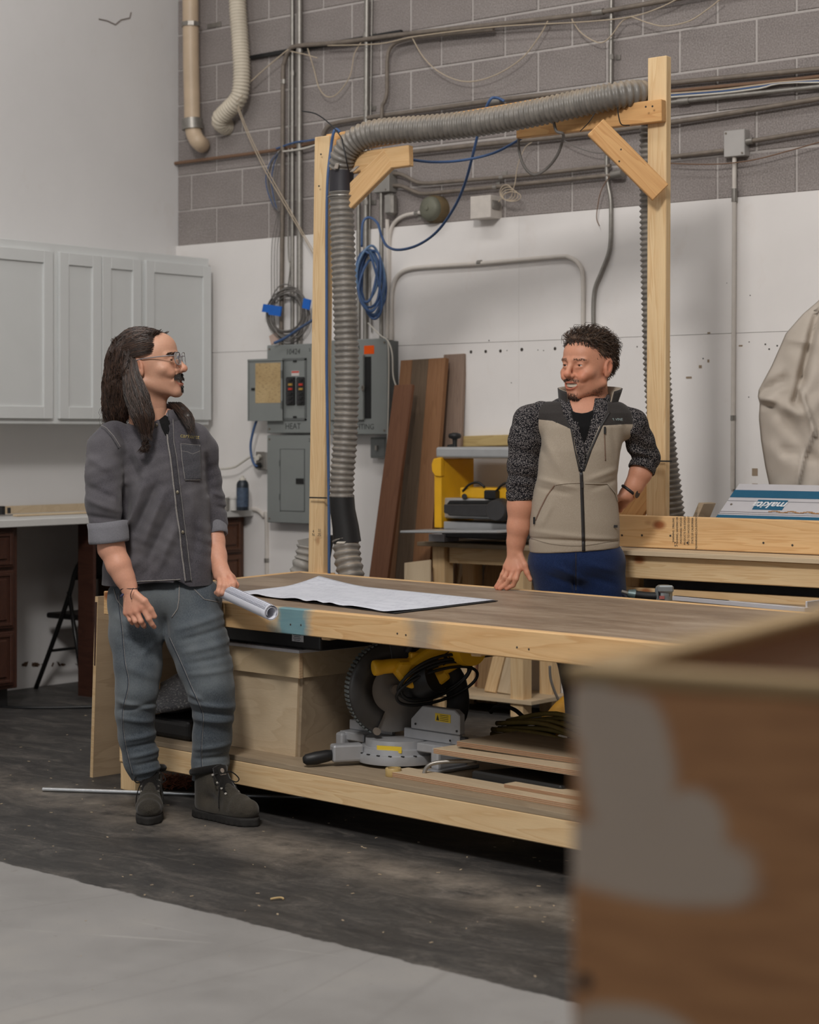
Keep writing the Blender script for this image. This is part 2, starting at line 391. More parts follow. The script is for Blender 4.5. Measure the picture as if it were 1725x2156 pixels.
# ribbed white duct hose
path = resample(wpath([(499, -30), (501, 20), (506, 90), (509, 160), (503, 205), (480, 232), (466, 246)], .10, 8) [:-1] + spl([on_y(466, 246, -.10), on_y(464, 256, -.085), on_y(472, 264, -.04), on_y(480, 266, .0)], 6), .0045)
rr = [.047 + .004 * math.cos(2 * math.pi * i * .0045 / .018) for i in range(len(path))]
t = thing('duct_hose', 'white ribbed duct hose curling back into the block wall', 'hose', path[-1])
make('hose', MB().tube(path, rr, 18), M_DUCT, t, smooth=True)
make('wire_tie', MB().tube([on_y(497, 216, -.16), on_y(512, 200, -.16)], .003, 6), M_STRING, t)
pipe('support_rail', 'dark steel channel rail crossing behind the tall conduits', 'rail', [(525, 122), (604, 108), (700, 92), (846, 67)], .014, M_BLACK, .016, 2, sides=4)
pipe('conduit', 'long dusty conduit sloping across the top then dropping down the left', 'conduit', [(1420, -2), (1330, 14), (1231, 30), (1040, 52), (860, 71), (720, 89), (626, 97), (609, 108), (599, 132), (596, 170), (595, 420), (592, 728)], .0125, M_EMTD, .045, 6, G_C, straps=[(597, 172)], couplings=[(1260, 26)])
pipe('conduit', 'narrow vertical conduit just left of the thick one above the left panel', 'conduit', [(616, -10), (616, 728)], .0115, M_EMT, .022, 1, G_C, straps=[(616, 155), (616, 620)])
pipe('conduit', 'thickest vertical conduit rising from the left electrical panel', 'conduit', [(631, -10), (631, 728)], .0165, M_EMT, .03, 1, G_C, straps=[(631, 106)])
pipe('armored_cable', 'thin ribbed cable hanging beside the left conduits', 'cable', [(609, 100), (608, 300), (607, 520), (611, 560), (606, 610)], .004, M_EMT, .03, 5)
pipe('conduit', 'vertical conduit rising behind the ribbed hose from the right panel', 'conduit', [(773, -10), (771, 300), (770, 716)], .0145, M_EMT, .03, 2, G_C, straps=[(771, 74), (771, 228), (771, 426)])
pipe('armored_cable', 'thin ribbed cable running down right of the hose', 'cable', [(784, -10), (781, 200), (779, 440), (778, 560), (783, 700)], .004, M_EMT, .025, 5)
pipe('conduit', 'dark conduit curving down from the long dusty conduit', 'conduit', [(1040, 62), (900, 76), (850, 84), (826, 96), (816, 122), (815, 190), (811, 212), (805, 226), (804, 262)], .0105, M_EMTD, .05, 6, G_C)
pipe('conduit', 'conduit passing behind the ribbed hose and the timber post', 'conduit', [(680, 286), (688, 270), (705, 260), (762, 250), (900, 231), (1100, 205), (1412, 175), (1735, 144)], .0125, M_EMTD, .03, 6, G_C, couplings=[(1045, 213)])
pipe('conduit', 'short conduit with coupling at right of the tall post', 'conduit', [(1405, 219), (1445, 212), (1735, 182)], .0115, M_EMT, .03, 2, G_C, couplings=[(1440, 213)])
pipe('conduit', 'long conduit below the ribbed hose reaching the right edge', 'conduit', [(862, 321), (1000, 306), (1362, 266), (1735, 205)], .0125, M_EMTD, .03, 4, G_C)
pipe('cable_run', 'brown sheathed cable above the blue cables right of the post', 'cable', [(1405, 193), (1520, 182), (1682, 166), (1735, 160)], .009, M_BROWNC, .02, 4)
for j, (m, dz, nm) in enumerate(((M_BLUEC, 0, 'blue'), (M_WHITEC, 4, 'white'), (M_STRING, -3, 'tan'))):
    pipe('cable_run', 'thin %s cable in the bundle right of the tall post' % nm, 'cable', [(1405, 201 + dz), (1520, 192 + dz), (1600, 182 + dz), (1680, 172 + dz * .4), (1735, 170 + dz)], .0045, m, .03, 4, 'cables right of the post')
pipe('conduit', 'upper of two bent conduits leaving the grey pull box', 'conduit', [(818, 366), (838, 366), (852, 370), (874, 382), (892, 386), (930, 384), (1115, 368), (1286, 349)], .0105, M_EMTD, .03, 6, G_C, straps=[(1057, 374)])
t = pipe('conduit', 'lower of two bent conduits ending in a capped fitting', 'conduit', [(818, 391), (838, 391), (852, 394), (874, 404), (892, 408), (930, 405), (1115, 386), (1296, 368)], .0105, M_EMTD, .03, 6, G_C, straps=[(1043, 394)])
make('fitting', MB().tube([on_y(1290, 368, -.04), on_y(1312, 364, -.05)], .02, 12), M_EMT, t, smooth=True, angle=40)
pipe('conduit', 'tall thin conduit beside the brace that jogs left lower down', 'conduit', [(1288, -10), (1287, 120), (1286, 200), (1279, 300), (1278, 350), (1280, 385), (1286, 420), (1287, 470), (1284, 525), (1268, 570), (1254, 605), (1250, 640), (1250, 692)], .0105, M_EMT, .03, 6, G_C, straps=[(1288, 120)])
pipe('conduit', 'painted conduit arching down to the box behind the bearded man', 'conduit', [(824, 716), (824, 640), (827, 605), (838, 580), (860, 567), (900, 562), (1010, 555), (1170, 541), (1200, 543), (1220, 558), (1228, 590), (1228, 692)], .0112, M_EMTW, .03, 6, G_C, straps=[(1010, 553)])
pipe('conduit', 'vertical painted conduit below the square box at right', 'conduit', [(1547, 326), (1546, 600), (1543, 1030)], .0105, M_EMTW, .028, 2, G_C, straps=[(1544, 880)], couplings=[(1547, 411)])
pipe('conduit', 'conduit leaving the square box toward the right edge', 'conduit', [(1566, 300), (1735, 272)], .0115, M_EMTD, .03, 1, G_C, couplings=[(1574, 298)])
pipe('conduit', 'dusty conduit between tall post and square box', 'conduit', [(1405, 331), (1526, 317)], .0105, M_EMTD, .03, 1, G_C)
pipe('conduit', 'grey conduit standing left of the pull box fitting', 'conduit', [(803, 372), (803, 720)], .0105, M_EMT, .05, 1, G_C)
pipe('conduit', 'painted conduit descending from the pull box elbow to the right panel', 'conduit', [(816, 462), (816, 716)], .0115, M_EMTW, .035, 1, G_C)
pipe('conduit', 'slim conduit hidden mostly behind the ribbed hose', 'conduit', [(755, 425), (755, 716)], .0115, M_EMT, .03, 1, G_C)
pipe('conduit', 'curved painted conduit leading from the alarm bell', 'conduit', [(905, 446), (876, 449), (850, 455), (832, 468), (822, 490), (819, 540), (819, 716)], .0105, M_EMTW, .026, 6, G_C, straps=[(878, 449)])
pipe('conduit', 'painted conduit curving down beside the counter end', 'conduit', [(530, 1072), (545, 1076), (556, 1088), (562, 1108), (562, 1420)], .0125, M_EMTW, .02, 6, G_C, straps=[(562, 1180)])
pipe('rail_bundle', 'brown conduit low across the block wall from the corner', 'conduit', [(369, 344), (470, 331), (580, 316), (672, 298)], .010, M_BROWNC, .025, 4)
pipe('cable_run', 'blue cable tied along the brown conduit', 'cable', [(582, 313), (620, 300), (650, 296), (690, 288)], .005, M_BLUEC, .05, 4)
pipe('cable_run', 'pale cable sagging under the brown conduit', 'cable', [(586, 320), (620, 316), (650, 310), (690, 296)], .005, M_WHITEC, .05, 4)
# pull box, elbow fitting, bell, white box, square plate, small box behind the head
def wbox(name, label, cat, x0, y0, x1, y1, dep, mat, base=0, group=None, bev=.003):
    a, b = on_y(x0, y0, -base - dep), on_y(x1, y1, -base - dep)
    t = thing(name, label, cat, ((a.x + b.x) / 2, -base, b.z), group)
    make('body', MB().box((a.x, -base, b.z), (b.x, -base - dep, a.z)), mat, t, bevel=bev)
    return t, a, b
M_STEEL = plain('box_steel', (150, 147, 142), .5, .3, .1, 20)
t, a, b = wbox('pull_box', 'grey steel pull box behind the left brace', 'junction box', 786, 358, 819, 403, .07, M_STEEL)
make('cover_screw', MB().cyl(((a.x + b.x) / 2 + .03, -.07, b.z + .012), ((a.x + b.x) / 2 + .03, -.073, b.z + .012), .004, n=8), M_EMTD, t)
t, a, b = wbox('conduit_elbow', 'rounded conduit elbow fitting under the pull box', 'fitting', 809, 408, 826, 452, .05, M_EMT, .02, bev=.012)
make('cover', MB().box((a.x + .006, -.071, b.z + .012), (b.x - .01, -.075, a.z - .008)), M_STEEL, t, bevel=.003)
c = on_y(924, 442, 0)
t = thing('alarm_bell', 'round weathered alarm bell on the block wall', 'bell', c)
make('base', MB().lathe(c, [(.072, 0), (.072, .05), (.066, .062)], (0, -1, 0)), plain('bell_brown', (104, 88, 62), .85, 0, .35, 14, .5), t, smooth=True, angle=40)
make('gong', MB().lathe(c + V((0, -.06, 0)), [(.064, 0), (.062, .02), (.045, .034), (.012, .038), (.010, .044), (.001, .045)], (0, -1, 0)), plain('bell_green', (112, 112, 98), .6, .2, .2, 12), t, smooth=True, angle=50)
t, a, b = wbox('relay_box', 'white square box beside the alarm bell', 'junction box', 990, 414, 1033, 458, .10, plain('box_white', (205, 198, 190), .5))
c = on_y(1047, 433, -.03); make('hub', MB().lathe(c, [(.028, -.0), (.028, .05), (.024, .06)], (0, -1, 0), 8), M_EMT, t)
mb = MB()
for k in range(4):
    cx, cy, rx, ry = 1066 + k * 4, 405 + 3 * k, 13 + 2 * k, 16 - k * 2
    mb.tube(spl([on_y(cx + rx * math.cos(q), cy + ry * math.sin(q), -.08 - .004 * k) for q in np.linspace(0, 6.28, 13)[:-1]], 3, True), .0022, 5, closed=True)
mb.tube(spl([on_y(*p, -.07) for p in ((1050, 425), (1062, 410), (1082, 395), (1090, 350), (1105, 312), (1120, 300))], 4), .0022, 5)
make('loose_wire', mb, M_STRING, t)
t, a, b = wbox('square_box', 'grey square cover box on the block wall at right', 'junction box', 1524, 276, 1568, 327, .05, plain('plate_steel', (186, 183, 180), .42, .35, .06, 8))
for sx, sz in ((b.x - .012, b.z + .012), (a.x + .012, a.z - .012)): make('screw', MB().cyl((sx, -.05, sz), (sx, -.053, sz), .005, n=8), M_EMTD, t)
wbox('device_box', 'painted twin box where two conduits end behind the bearded man', 'junction box', 1222, 690, 1266, 730, .05, M_EMTW)
# loose strings and wires
def wire(name, label, pts, r, mat, off=.05, cat='wire', group=None, d=None):
    P = spl([(on_y(x, y, -off) if d is None else pt(x, y, d if not hasattr(d, '__len__') else d[i])) for i, (x, y) in enumerate(pts)], 6)
    return make(name, MB().tube(P, r, 6), mat, smooth=True, label=label, cat=cat, group=group)
GS = 'loose wires on the block wall'
wire('hanging_wire', 'pair of pale strings stretched from duct hose to top conduit', [(528, 172), (566, 138), (607, 104)], .0035, M_STRING, .09, group=GS)
wire('hanging_wire', 'long pale string running diagonally down past the conduits', [(497, 218), (520, 280), (556, 355), (600, 432), (640, 500), (666, 545)], .003, M_STRING, .11, group=GS)
wire('hanging_wire', 'second diagonal string close beside the long pale one', [(500, 218), (524, 280), (560, 352), (604, 430), (644, 500), (668, 540)], .0025, M_STRING, .12, group=GS)
wire('hanging_wire', 'short string crossing under the long dusty conduit', [(612, 108), (640, 114), (668, 122)], .003, M_STRING, .06, group=GS)
wire('hanging_wire', 'small U-shaped hanging wire between tall conduits', [(648, 102), (661, 145), (672, 185), (690, 204), (712, 196), (737, 160), (746, 115), (760, 90)], .003, M_STRING, .06, group=GS)
wire('hanging_wire', 'large U-shaped hanging wire left of the top centre', [(868, 79), (890, 118), (920, 148), (960, 168), (1000, 171), (1050, 155), (1100, 122), (1135, 78), (1154, 44)], .003, M_STRING, .06, group=GS)
wire('hanging_wire', 'small curved wire hooked near the upper vertical conduit', [(1204, 40), (1225, 70), (1262, 90), (1285, 78), (1310, 45), (1330, 36)], .003, M_STRING, .06, group=GS)
wire('hanging_wire', 'pale wire draped along the long dusty conduit', [(690, 96), (800, 92), (880, 76), (1050, 56), (1230, 46), (1330, 35), (1390, 16), (1430, -4)], .003, M_STRING, .07, group=GS)
wire('hanging_wire', 'pale wire dipping near the top right', [(1330, 35), (1365, 48), (1400, 55), (1450, 45), (1490, 20), (1520, -4)], .003, M_STRING, .07, group=GS)
wire('hanging_wire', 'thin wire drooping below the square box to the right edge', [(1412, 344), (1500, 346), (1580, 338), (1660, 318), (1730, 298)], .0028, M_BROWNC, .05, group=GS)
wire('hanging_wire', 'frayed thin wire dangling beside the jogged conduit', [(1300, 362), (1284, 372), (1266, 402), (1258, 440), (1257, 462), (1263, 476)], .0025, M_BROWNC, .05, group=GS)
wire('hanging_wire', 'grey wire from the brace toward the jogged conduit', [(1186, 295), (1215, 310), (1250, 321), (1276, 322)], .0025, M_GREYC, .06, group=GS)
wire('hanging_wire', 'pale wires leaving the right panel top', [(775, 680), (800, 705), (817, 718), (826, 745), (828, 790), (834, 812)], .004, M_WHITEC, .14, group=GS)
wire('hanging_wire', 'pale wire running straight down the right panel edge', [(817, 718), (819, 760), (818, 860), (815, 960), (814, 1010)], .0035, M_WHITEC, .14, group=GS)
# thin cable loops left of the conduits
t = thing('cable_loops', 'bundle of thin blue and grey cables looped left of the conduits', 'cable', on_y(588, 445, -.03))
for i, (w, m) in enumerate(((28, M_BLUEC), (22, M_GREYC), (16, M_BLUEC), (10, M_GREYC), (24, M_GREYC))):
    make('cable', MB().tube(wpath([(590, 316), (590 - w * .8, 345), (588 - w, 385), (588 - w * .5, 430), (588, 446)], .05 + i * .006, 5), .0032, 6), m, t, smooth=True)
for i, x in enumerate((572, 578, 584)):
    make('cable', MB().tube(wpath([(587, 446), (x + 6, 480), (x, 530), (x, 640)], .05 + i * .006, 5), .0022, 5), M_GREYC, t, smooth=True)
# coiled grey cable with blue tape
t = thing('cable_coil', 'coiled grey cable with blue tape hanging above the left panel', 'cable coil', on_y(607, 725, -.06))
for k in range(11):
    rx, ry = 38 + random.uniform(-7, 10), 50 + random.uniform(-9, 9); cx, cy = 607 + random.uniform(-5, 5), 662 + random.uniform(-6, 10); q0 = random.uniform(0, 6)
    make('loop', MB().tube(spl([on_y(cx + rx * math.cos(q), cy + ry * math.sin(q) * (1 + .06 * math.sin(2 * q + q0)), -.065 - .005 * (k % 6) - .012 * math.sin(q + q0)) for q in np.linspace(0, 6.283, 17)[:-1]], 4, True), .0036, 6, closed=True), M_GREYC, t, smooth=True)
mt = plain('blue_tape', (20, 98, 190), .6)
for px, py, w, h in ((566, 650, 9, 8), (580, 654, 9, 10), (646, 640, 5, 10)):
    c = on_y(px, py, -.11); make('tape', MB().obox(c, V((w / 275 * 1.2, .004, -.006)), V((0, .004, 0)), V((.006, 0, h / 380))), mt, t)
c = on_y(578, 712, -.07); make('tag', MB().obox(c, V((.03, 0, .012)), V((0, .003, 0)), V((-.008, 0, .024))), plain('pink_tag', (190, 165, 152), .7), t)
# ================================================================ electrical panels
M_PANEL = plain('panel_grey', (136, 140, 138), .48, .1, .05, 5)
M_PANELD = plain('panel_edge', (104, 107, 106), .5, .1)
M_INK = plain('marker_ink', (48, 50, 50), .8)
def wx(px, py, dep): return on_y(px, py, -dep)
def panel(name, label, x0, y0, x1, y1, dep):
    a, b = wx(x0, y0, dep), wx(x1, y1, dep)
    t = thing(name, label, 'electrical panel', ((a.x + b.x) / 2, 0, b.z))
    make('box', MB().box((a.x + .012, 0, b.z + .012), (b.x - .012, -dep + .012, a.z - .012)), M_PANELD, t)
    make('cover', MB().box((a.x, -dep + .012, b.z), (b.x, -dep, a.z)), M_PANEL, t, bevel=.004)
    for sx, sz in ((a.x + .02, a.z - .022), (a.x + .02, b.z + .022), (b.x - .02, a.z - .022), (b.x - .02, b.z + .022)):
        make('screw', MB().cyl((sx, -dep, sz), (sx, -dep - .003, sz), .006, n=8), M_EMTD, t)
    return t, a, b
def wrect(mb, x0, y0, x1, y1, dep, th, m=None):
    a, b = wx(x0, y0, dep), wx(x1, y1, dep); return mb.box((a.x, -dep, b.z), (b.x, -dep - th, a.z), m)
def wtext(s, px, py, dep, size, parent, mat=M_INK, **kw): return text('lettering', s, size, frame(wx(px, py, dep), (1, 0, 0), (0, 0, 1)), mat, parent, **kw)
D = .11
t, a, b = panel('electrical_panel', 'grey panel marked HEAT with its breaker door open', 562, 727, 668, 912, D)
mb = MB()
for (x0, y0, x1, y1) in ((594, 755, 597.5, 885), (642.5, 755, 646, 885), (594, 755, 646, 758), (594, 882, 646, 885)): wrect(mb, x0, y0, x1, y1, D, .006)
make('door_frame', mb, M_PANELD, t)
make('dead_front', wrect(MB(), 599, 760, 642, 880, D, .003), M_PANEL, t)
mb = MB(); wrect(mb, 604, 794, 622, 853, D + .003, .002); wrect(mb, 626, 794, 643, 853, D + .003, .002); make('breaker_slot', mb, plain('slot_black', (18, 18, 19), .6), t)
bc = {0: (M_BLACK, 'b')}
for ci, x0 in enumerate((605, 627)):
    for r in range(6):
        y0 = 796 + r * 9.4
        br = make('breaker', wrect(MB(), x0, y0, x0 + 15.5, y0 + 8.4, D + .005, .012), M_DKGREY, t)
        hm_ = plain('toggle_red', (190, 52, 38), .5) if (ci, r) in ((0, 2), (1, 1)) else plain('toggle_tan', (176, 140, 60), .5) if (ci, r) in ((0, 1), (1, 2)) else M_BLACK
        make('toggle', wrect(MB(), x0 + 4, y0 + 2, x0 + 11, y0 + 6.5, D + .017, .008), hm_, br)
make('warning_label', wrect(MB(), 614, 781, 630, 791, D + .003, .0008), plain('label_white', (214, 206, 202), .6), t)
make('warning_band', wrect(MB(), 614.5, 781.5, 629.5, 785, D + .0038, .0008), plain('label_red', (205, 90, 80), .6), t)
for cy in (760.5, 878): make('latch', wrect(MB(), 618, cy - 2, 625, cy + 2, D + .003, .004), M_BLACK, t)
# open door hinged on the left of the opening
d = make('door', wrect(MB(), 523, 757, 596, 886, D + .02, .008), M_PANEL, t, bevel=.003)
mb = MB(); wrect(mb, 523, 757, 524.5, 886, D + .028, .006); wrect(mb, 523, 757, 596, 758.5, D + .028, .006); wrect(mb, 523, 884.5, 596, 886, D + .028, .006); make('door_rim', mb, M_PANEL, d)
def m_schedule():
    q = NT('paper_schedule'); co = q.coord(); n = q.noise(q.coord((14, 14, 90)), 3, 3); base = q.ramp(q.noise(co, 6, 4), [(.3, srgb((176, 148, 104))), (.7, srgb((199, 174, 130)))])
    q.color(q.mix(q.ramp(n, [(.56, (0, 0, 0)), (.62, (.55, .55, .55))]), base, srgb((120, 98, 66)))); q.set(rough=.8); return q.m
make('circuit_schedule', wrect(MB(), 538, 765, 591, 848, D + .028, .001), m_schedule(), d)
make('door_latch', wrect(MB(), 530, 817, 537, 822, D + .028, .004), M_BLACK, d)
for hy in (788, 852): make('hinge', wrect(MB(), 592, hy - 8, 595, hy + 8, D + .028, .004), M_PANELD, d)
wtext('10424', 617, 741, D, .042, t, shear=.1); wtext('3', 652, 737, D, .026, t); wtext('HEAT', 617, 898, D, .046, t)
t, a, b = panel('electrical_panel', 'closed grey panel directly below the HEAT panel', 562, 916, 668, 1104, .10)
mb = MB()
for (x0, y0, x1, y1) in ((590, 945, 591.2, 1077), (641, 945, 642.2, 1077), (590, 945, 642, 946.2), (590, 1076, 642, 1077)): wrect(mb, x0, y0, x1, y1, .10, .0015)
make('door_seam', mb, plain('seam_dark', (74, 78, 78), .7), t)
make('door', wrect(MB(), 591.4, 946.4, 640.8, 1075.8, .10, .002), M_PANEL, t)
make('latch', wrect(MB(), 624, 1007, 640, 1019, .102, .005), M_BLACK, t, bevel=.001)
for hy in (975, 1046): make('hinge', wrect(MB(), 588.5, hy - 6, 590.5, hy + 6, .10, .004), M_PANELD, t)
wtext('2', 652, 927, .10, .026, t)
t, a, b = panel('electrical_panel', 'grey panel with orange sticker right of the ribbed hose', 688, 717, 816, 915, .12)
make('opening', wrect(MB(), 769, 751, 782, 881, .12, .003), plain('slot_black', (18, 18, 19), .6), t, bevel=.001)
make('door', wrect(MB(), 700, 749, 769, 885, .12, .02), M_PANEL, t, bevel=.004)
make('pull_ring', MB().tube(spl([wx(764 + 2.2 * math.cos(q), 817 + 5 * math.sin(q), .145) for q in np.linspace(0, 6.28, 9)[:-1]], 3, True), .0025, 6, closed=True), M_EMTD, t)
make('sticker', wrect(MB(), 767, 728, 788, 745, .12, .0012), plain('orange_sticker', (240, 92, 22), .6, spec=.2), t)
wtext('10424', 742, 734, .12, .042, t); wtext('LIGHTING', 760, 899, .12, .040, t)
t, a, b = wbox('switch_box', 'small grey switch box under the sticker panel', 'switch', 780, 921, 812, 965, .07, M_PANEL)
make('plate', wrect(MB(), 781, 923, 811, 962, .07, .004), M_PANELD, t, bevel=.002); make('toggle', wrect(MB(), 793, 938, 797, 948, .074, .015), M_EMT, t)
t, a, b = wbox('outlet_box', 'steel outlet box with two plugs beside the lower panel', 'outlet', 541, 952, 562, 990, .06, M_STEEL)
make('plate', wrect(MB(), 540, 951, 558, 988, .06, .006), M_EMT, t, bevel=.002)
make('white_plug', MB().cyl(wx(546, 962, .066), wx(541, 965, .115), .016, .012, 10), M_WHITEC, t, label='pale plug')
make('black_plug', MB().cyl(wx(547, 980, .066), wx(540, 981, .115), .017, .013, 10), M_BLACK, t, label='black plug')
wire('power_cord', 'blue cord dropping from the open panel door to the outlet', [(541, 884), (534, 905), (528, 935), (530, 962), (536, 978), (542, 982)], .007, M_BLUEC, .115, 'cord')
wire('power_cord', 'pale cord sagging from the outlet toward the counter', [(541, 965), (528, 962), (512, 972), (492, 984), (462, 987), (430, 980), (400, 975)], .006, M_WHITEC, .10, 'cord')
# ================================================================ timber frame, table, bench
M_PINE = wood('pine_lumber', (230, 194, 144), (196, 142, 86), (142, 78, 40), kn=.075)
M_PINE2 = wood('pine_lumber_pale', (234, 206, 162), (204, 160, 108), (150, 90, 50), kn=.07)
M_PINE3 = wood('pine_orange', (222, 176, 120), (184, 126, 70), (140, 76, 38))
M_PLY = wood('birch_plywood', (214, 194, 164), (192, 168, 136), None, 6, 1.6)
M_PLYD = wood('dusty_plywood', (168, 150, 126), (140, 122, 100), None, 6, 1.6)
def m_plyedge():
    t = NT('plywood_edge'); co = t.coord(); sp = t.n('ShaderNodeSeparateXYZ'); t.link(co, sp.inputs[0])
    w = t.math('FRACT', t.math('MULTIPLY', sp.outputs[2], 260)); t.color(t.ramp(w, [(0, srgb((222, 200, 166))), (.5, srgb((205, 178, 140))), (.55, srgb((150, 112, 80))), (1, srgb((168, 130, 96)))]))
    t.set(rough=.75, spec=.2); return t.m
M_PLYEDGE = m_plyedge()
def m_top():
    t = NT('worn_tabletop'); n = t.noise(t.coord((.6, 2.2, 1)), 2.4, 6, .62, .5); n2 = t.noise(t.coord((1, 6, 1)), 9, 5, .7); co = t.coord()
    c = t.ramp(n, [(.3, srgb((112, 92, 74))), (.5, srgb((136, 116, 96))), (.72, srgb((168, 150, 130)))])
    c = t.mix(t.ramp(n2, [(.5, (0, 0, 0)), (.75, (.5, .5, .5))]), c, srgb((186, 172, 154)))
    c = t.mix(t.ramp(t.noise(co, 90, 2), [(.70, (0, 0, 0)), (.74, (.6, .6, .6))]), c, srgb((206, 190, 166)))
    t.color(c); t.set(spec=.4); t.link(t.ramp(n2, [(.3, (.38, .38, .38)), (.7, (.6, .6, .6))]), t.b.inputs['Roughness']); t.bump(n2, .08, .002); return t.m
M_TOP = m_top()
ZT = .75
FL, BL = on_z(218, 1244.6, ZT), on_z(632, 1202.5, ZT)
ex = (on_z(1240, 1340, ZT) - FL).normalized(); exb = (on_z(1696, 1288, ZT) - BL).normalized()
FR, BR = FL + ex * 3.05, BL + exb * 3.05
ez = V((0, 0, 1)); ey = ez.cross(ex)                     # table frame: ex along, ey away from camera
ins = lambda p, a, b: p + ex * a + ey * b
def m_frontbeam():
    """front rail: pine with a sprayed turquoise patch and a grey-blue blot"""
    m = M_PINE.copy(); m.name = 'pine_with_paint'; t = NT.__new__(NT); t.m = m; t.t = m.node_tree; t.b = m.node_tree.nodes['Principled BSDF']
    src = t.b.inputs['Base Color'].links[0].from_socket
    co = t.coord(); sp = t.n('ShaderNodeSeparateXYZ'); t.link(co, sp.inputs[0])
    def spot(cx, w, soft):
        d = t.math('ABSOLUTE', t.math('SUBTRACT', sp.outputs[0], cx)); d = t.math('ADD', d, t.math('MULTIPLY', t.math('SUBTRACT', t.noise(co, 14, 4), .5), .10))
        return t.math('SUBTRACT', 1, t.math('DIVIDE', t.math('SUBTRACT', d, w), soft), clamp=True)
    a = spot(-1.525 + 1.08, .055, .06); c = t.mix(t.math('MULTIPLY', a, .82), src, srgb((66, 142, 162)))
    g = spot(-1.525 + 1.71, .02, .08); c = t.mix(t.math('MULTIPLY', g, .6), c, srgb((120, 128, 130)))
    t.color(c); return m
T = thing('workbench_table', 'long pine work table with worn brown top and lower shelf', 'table', (FL + FR + BL + BR) / 4 * 1 - V((0, 0, ZT)))
hz = ZT - .0445
board('front_rail', ins(FL, 0, .019) - ez * .0445, ins(FR, 0, .019) - ez * .0445, .089, .038, m_frontbeam(), ez, T)
board('back_rail', BL - ey * .019 - ez * .0445, BR - ey * .019 - ez * .0445, .089, .038, M_PINE, ez, T)
board('end_rail', ins(FL, .019, .040) - ez * .0445, ins(BL, .019, -.040) - ez * .0445, .089, .038, M_PINE, ez, T)
q = [ins(FL, .0385, .0385), ins(FR, 0, .0385), ins(BR, 0, -.0385), ins(BL, .0385, -.0385)]
def poly_obj(name, poly, th, mat, parent, xaxis, **kw):
    c = sum((V(p) for p in poly), V((0, 0, 0))) / len(poly); M = frame(c, xaxis, V((0, 0, 1)).cross(V(xaxis)))
    Mi = M.inverted(); return make(name, MB().prism([Mi @ V(p) for p in poly], (0, 0, -th)), mat, parent, M=M, **kw)
poly_obj('top_sheet', [p - ez * .0015 for p in q], .018, M_TOP, T, ex)
for s in (.5, 1.2, 1.9, 2.5): board('joist', ins(FL, s, .05) - ez * .062, ins(BL, s, -.05) - ez * .062, .084, .038, M_PINE2, ez, T)
# lower frame and shelf
LF = on_z(251, 1662, 0); LFx = LF + ez * .19
fr0, fr1 = LF + ez * .1475, LF + ez * .1475 + ex * 2.85
board('lower_front_rail', fr0 + ey * .019, fr1 + ey * .019, .085, .038, M_PINE2, ez, T)
board('lower_back_rail', fr0 + ey * .92, fr1 + ey * .92, .085, .038, M_PINE2, ez, T)
board('lower_end_rail', fr0 + ex * .019 + ey * .04, fr0 + ex * .019 + ey * .90, .085, .038, M_PINE2, ez, T)
poly_obj('shelf_sheet', [LF + ez * .2085 + ex * a + ey * b for a, b in ((0, .0), (2.85, .0), (2.85, .94), (0, .94))], .018, [M_PLYD], T, ex, bevel=.001)
for a, b in ((.045, .085), (.045, .85), (2.8, .085), (2.8, .85)):
    p = LF + ex * a + ey * b; board('leg', p, p + ez * .664, .089, .089, M_PINE2, ex, T)
    if b < .5: board('leg_block', p - ey * .062 + ex * 0, p - ey * .062 + ez * .104, .089, .036, M_PINE2, ex, T)
ZS = .2087                                             # shelf surface height
# nail and screw heads in the front rail
mb = MB()
for px, py in ((612, 1315), (634, 1316), (837, 1334), (855, 1337), (1089, 1363), (1114, 1367)):
    c = on_z(px, py, ZT); r = ray(px, py); k = ((FL - CAM).dot(ey)) / r.dot(ey); c = CAM + r * k; mb.cyl(c, c - ey * .001, .0035, n=8)
make('screw_holes', mb, M_HOLE, T, kind='stuff')

# ---- overhead hose frame
HF = thing('hose_gantry', 'pine frame of two posts and a beam carrying the ribbed hose', 'frame', pt(668, 1560, 8.66))
board('post', pt(665, 1557, 8.66), pt(684, 288, 8.70), .089, .038, M_PINE2, (1, 0, 0), HF)
board('post', pt(1384, 1618, 7.9), pt(1389, 121, 7.92), .089, .038, M_PINE2, (1, 0, 0), HF)
board('beam', pt(692, 305, 8.72), pt(1362, 193, 8.05), .089, .038, M_PINE3, ez, HF)
board('hose_arm', pt(716, 348, 8.56), pt(866, 328, 8.36), .089, .038, M_PINE, ez, HF)
board('hose_arm', pt(1092, 270, 8.28), pt(1398, 233, 7.86), .089, .038, M_PINE3, ez, HF)
board('knee_brace', pt(822, 332, 8.415), pt(722, 432, 8.52), .089, .036, M_PINE, ez, HF)
board('knee_brace', pt(1254, 268, 7.85), pt(1391, 406, 7.835), .089, .036, M_PINE3, ez, HF)
board('foot_brace', pt(1322, 1096, 7.98), pt(1378, 1018, 7.93), .089, .036, M_PINE3, ez, HF)
board('foot_block', pt(656, 1216, 8.64), pt(702, 1216, 8.60), .04, .05, M_PINE3, ez, HF)
mb = MB()
for px, py, d_ in ((1308, 315, 7.83), (1304, 340, 7.83), (1350, 355, 7.83), (1364, 369, 7.83), (1368, 398, 7.83), (1360, 225, 7.84), (1374, 224, 7.84), (676, 325, 8.66), (672, 392, 8.66)):
    c = pt(px, py, d_); mb.cyl(c, c - FW * .004, .004, n=8)
make('screw_heads', mb, M_HOLE, HF, kind='stuff')
mb = MB(); c0 = pt(670, 1048, 8.62)
mb.obox(c0, V((.05, 0, 0)), V((0, .003, 0)), V((0, 0, .003))); make('cable_tie', mb, M_BLACK, HF)
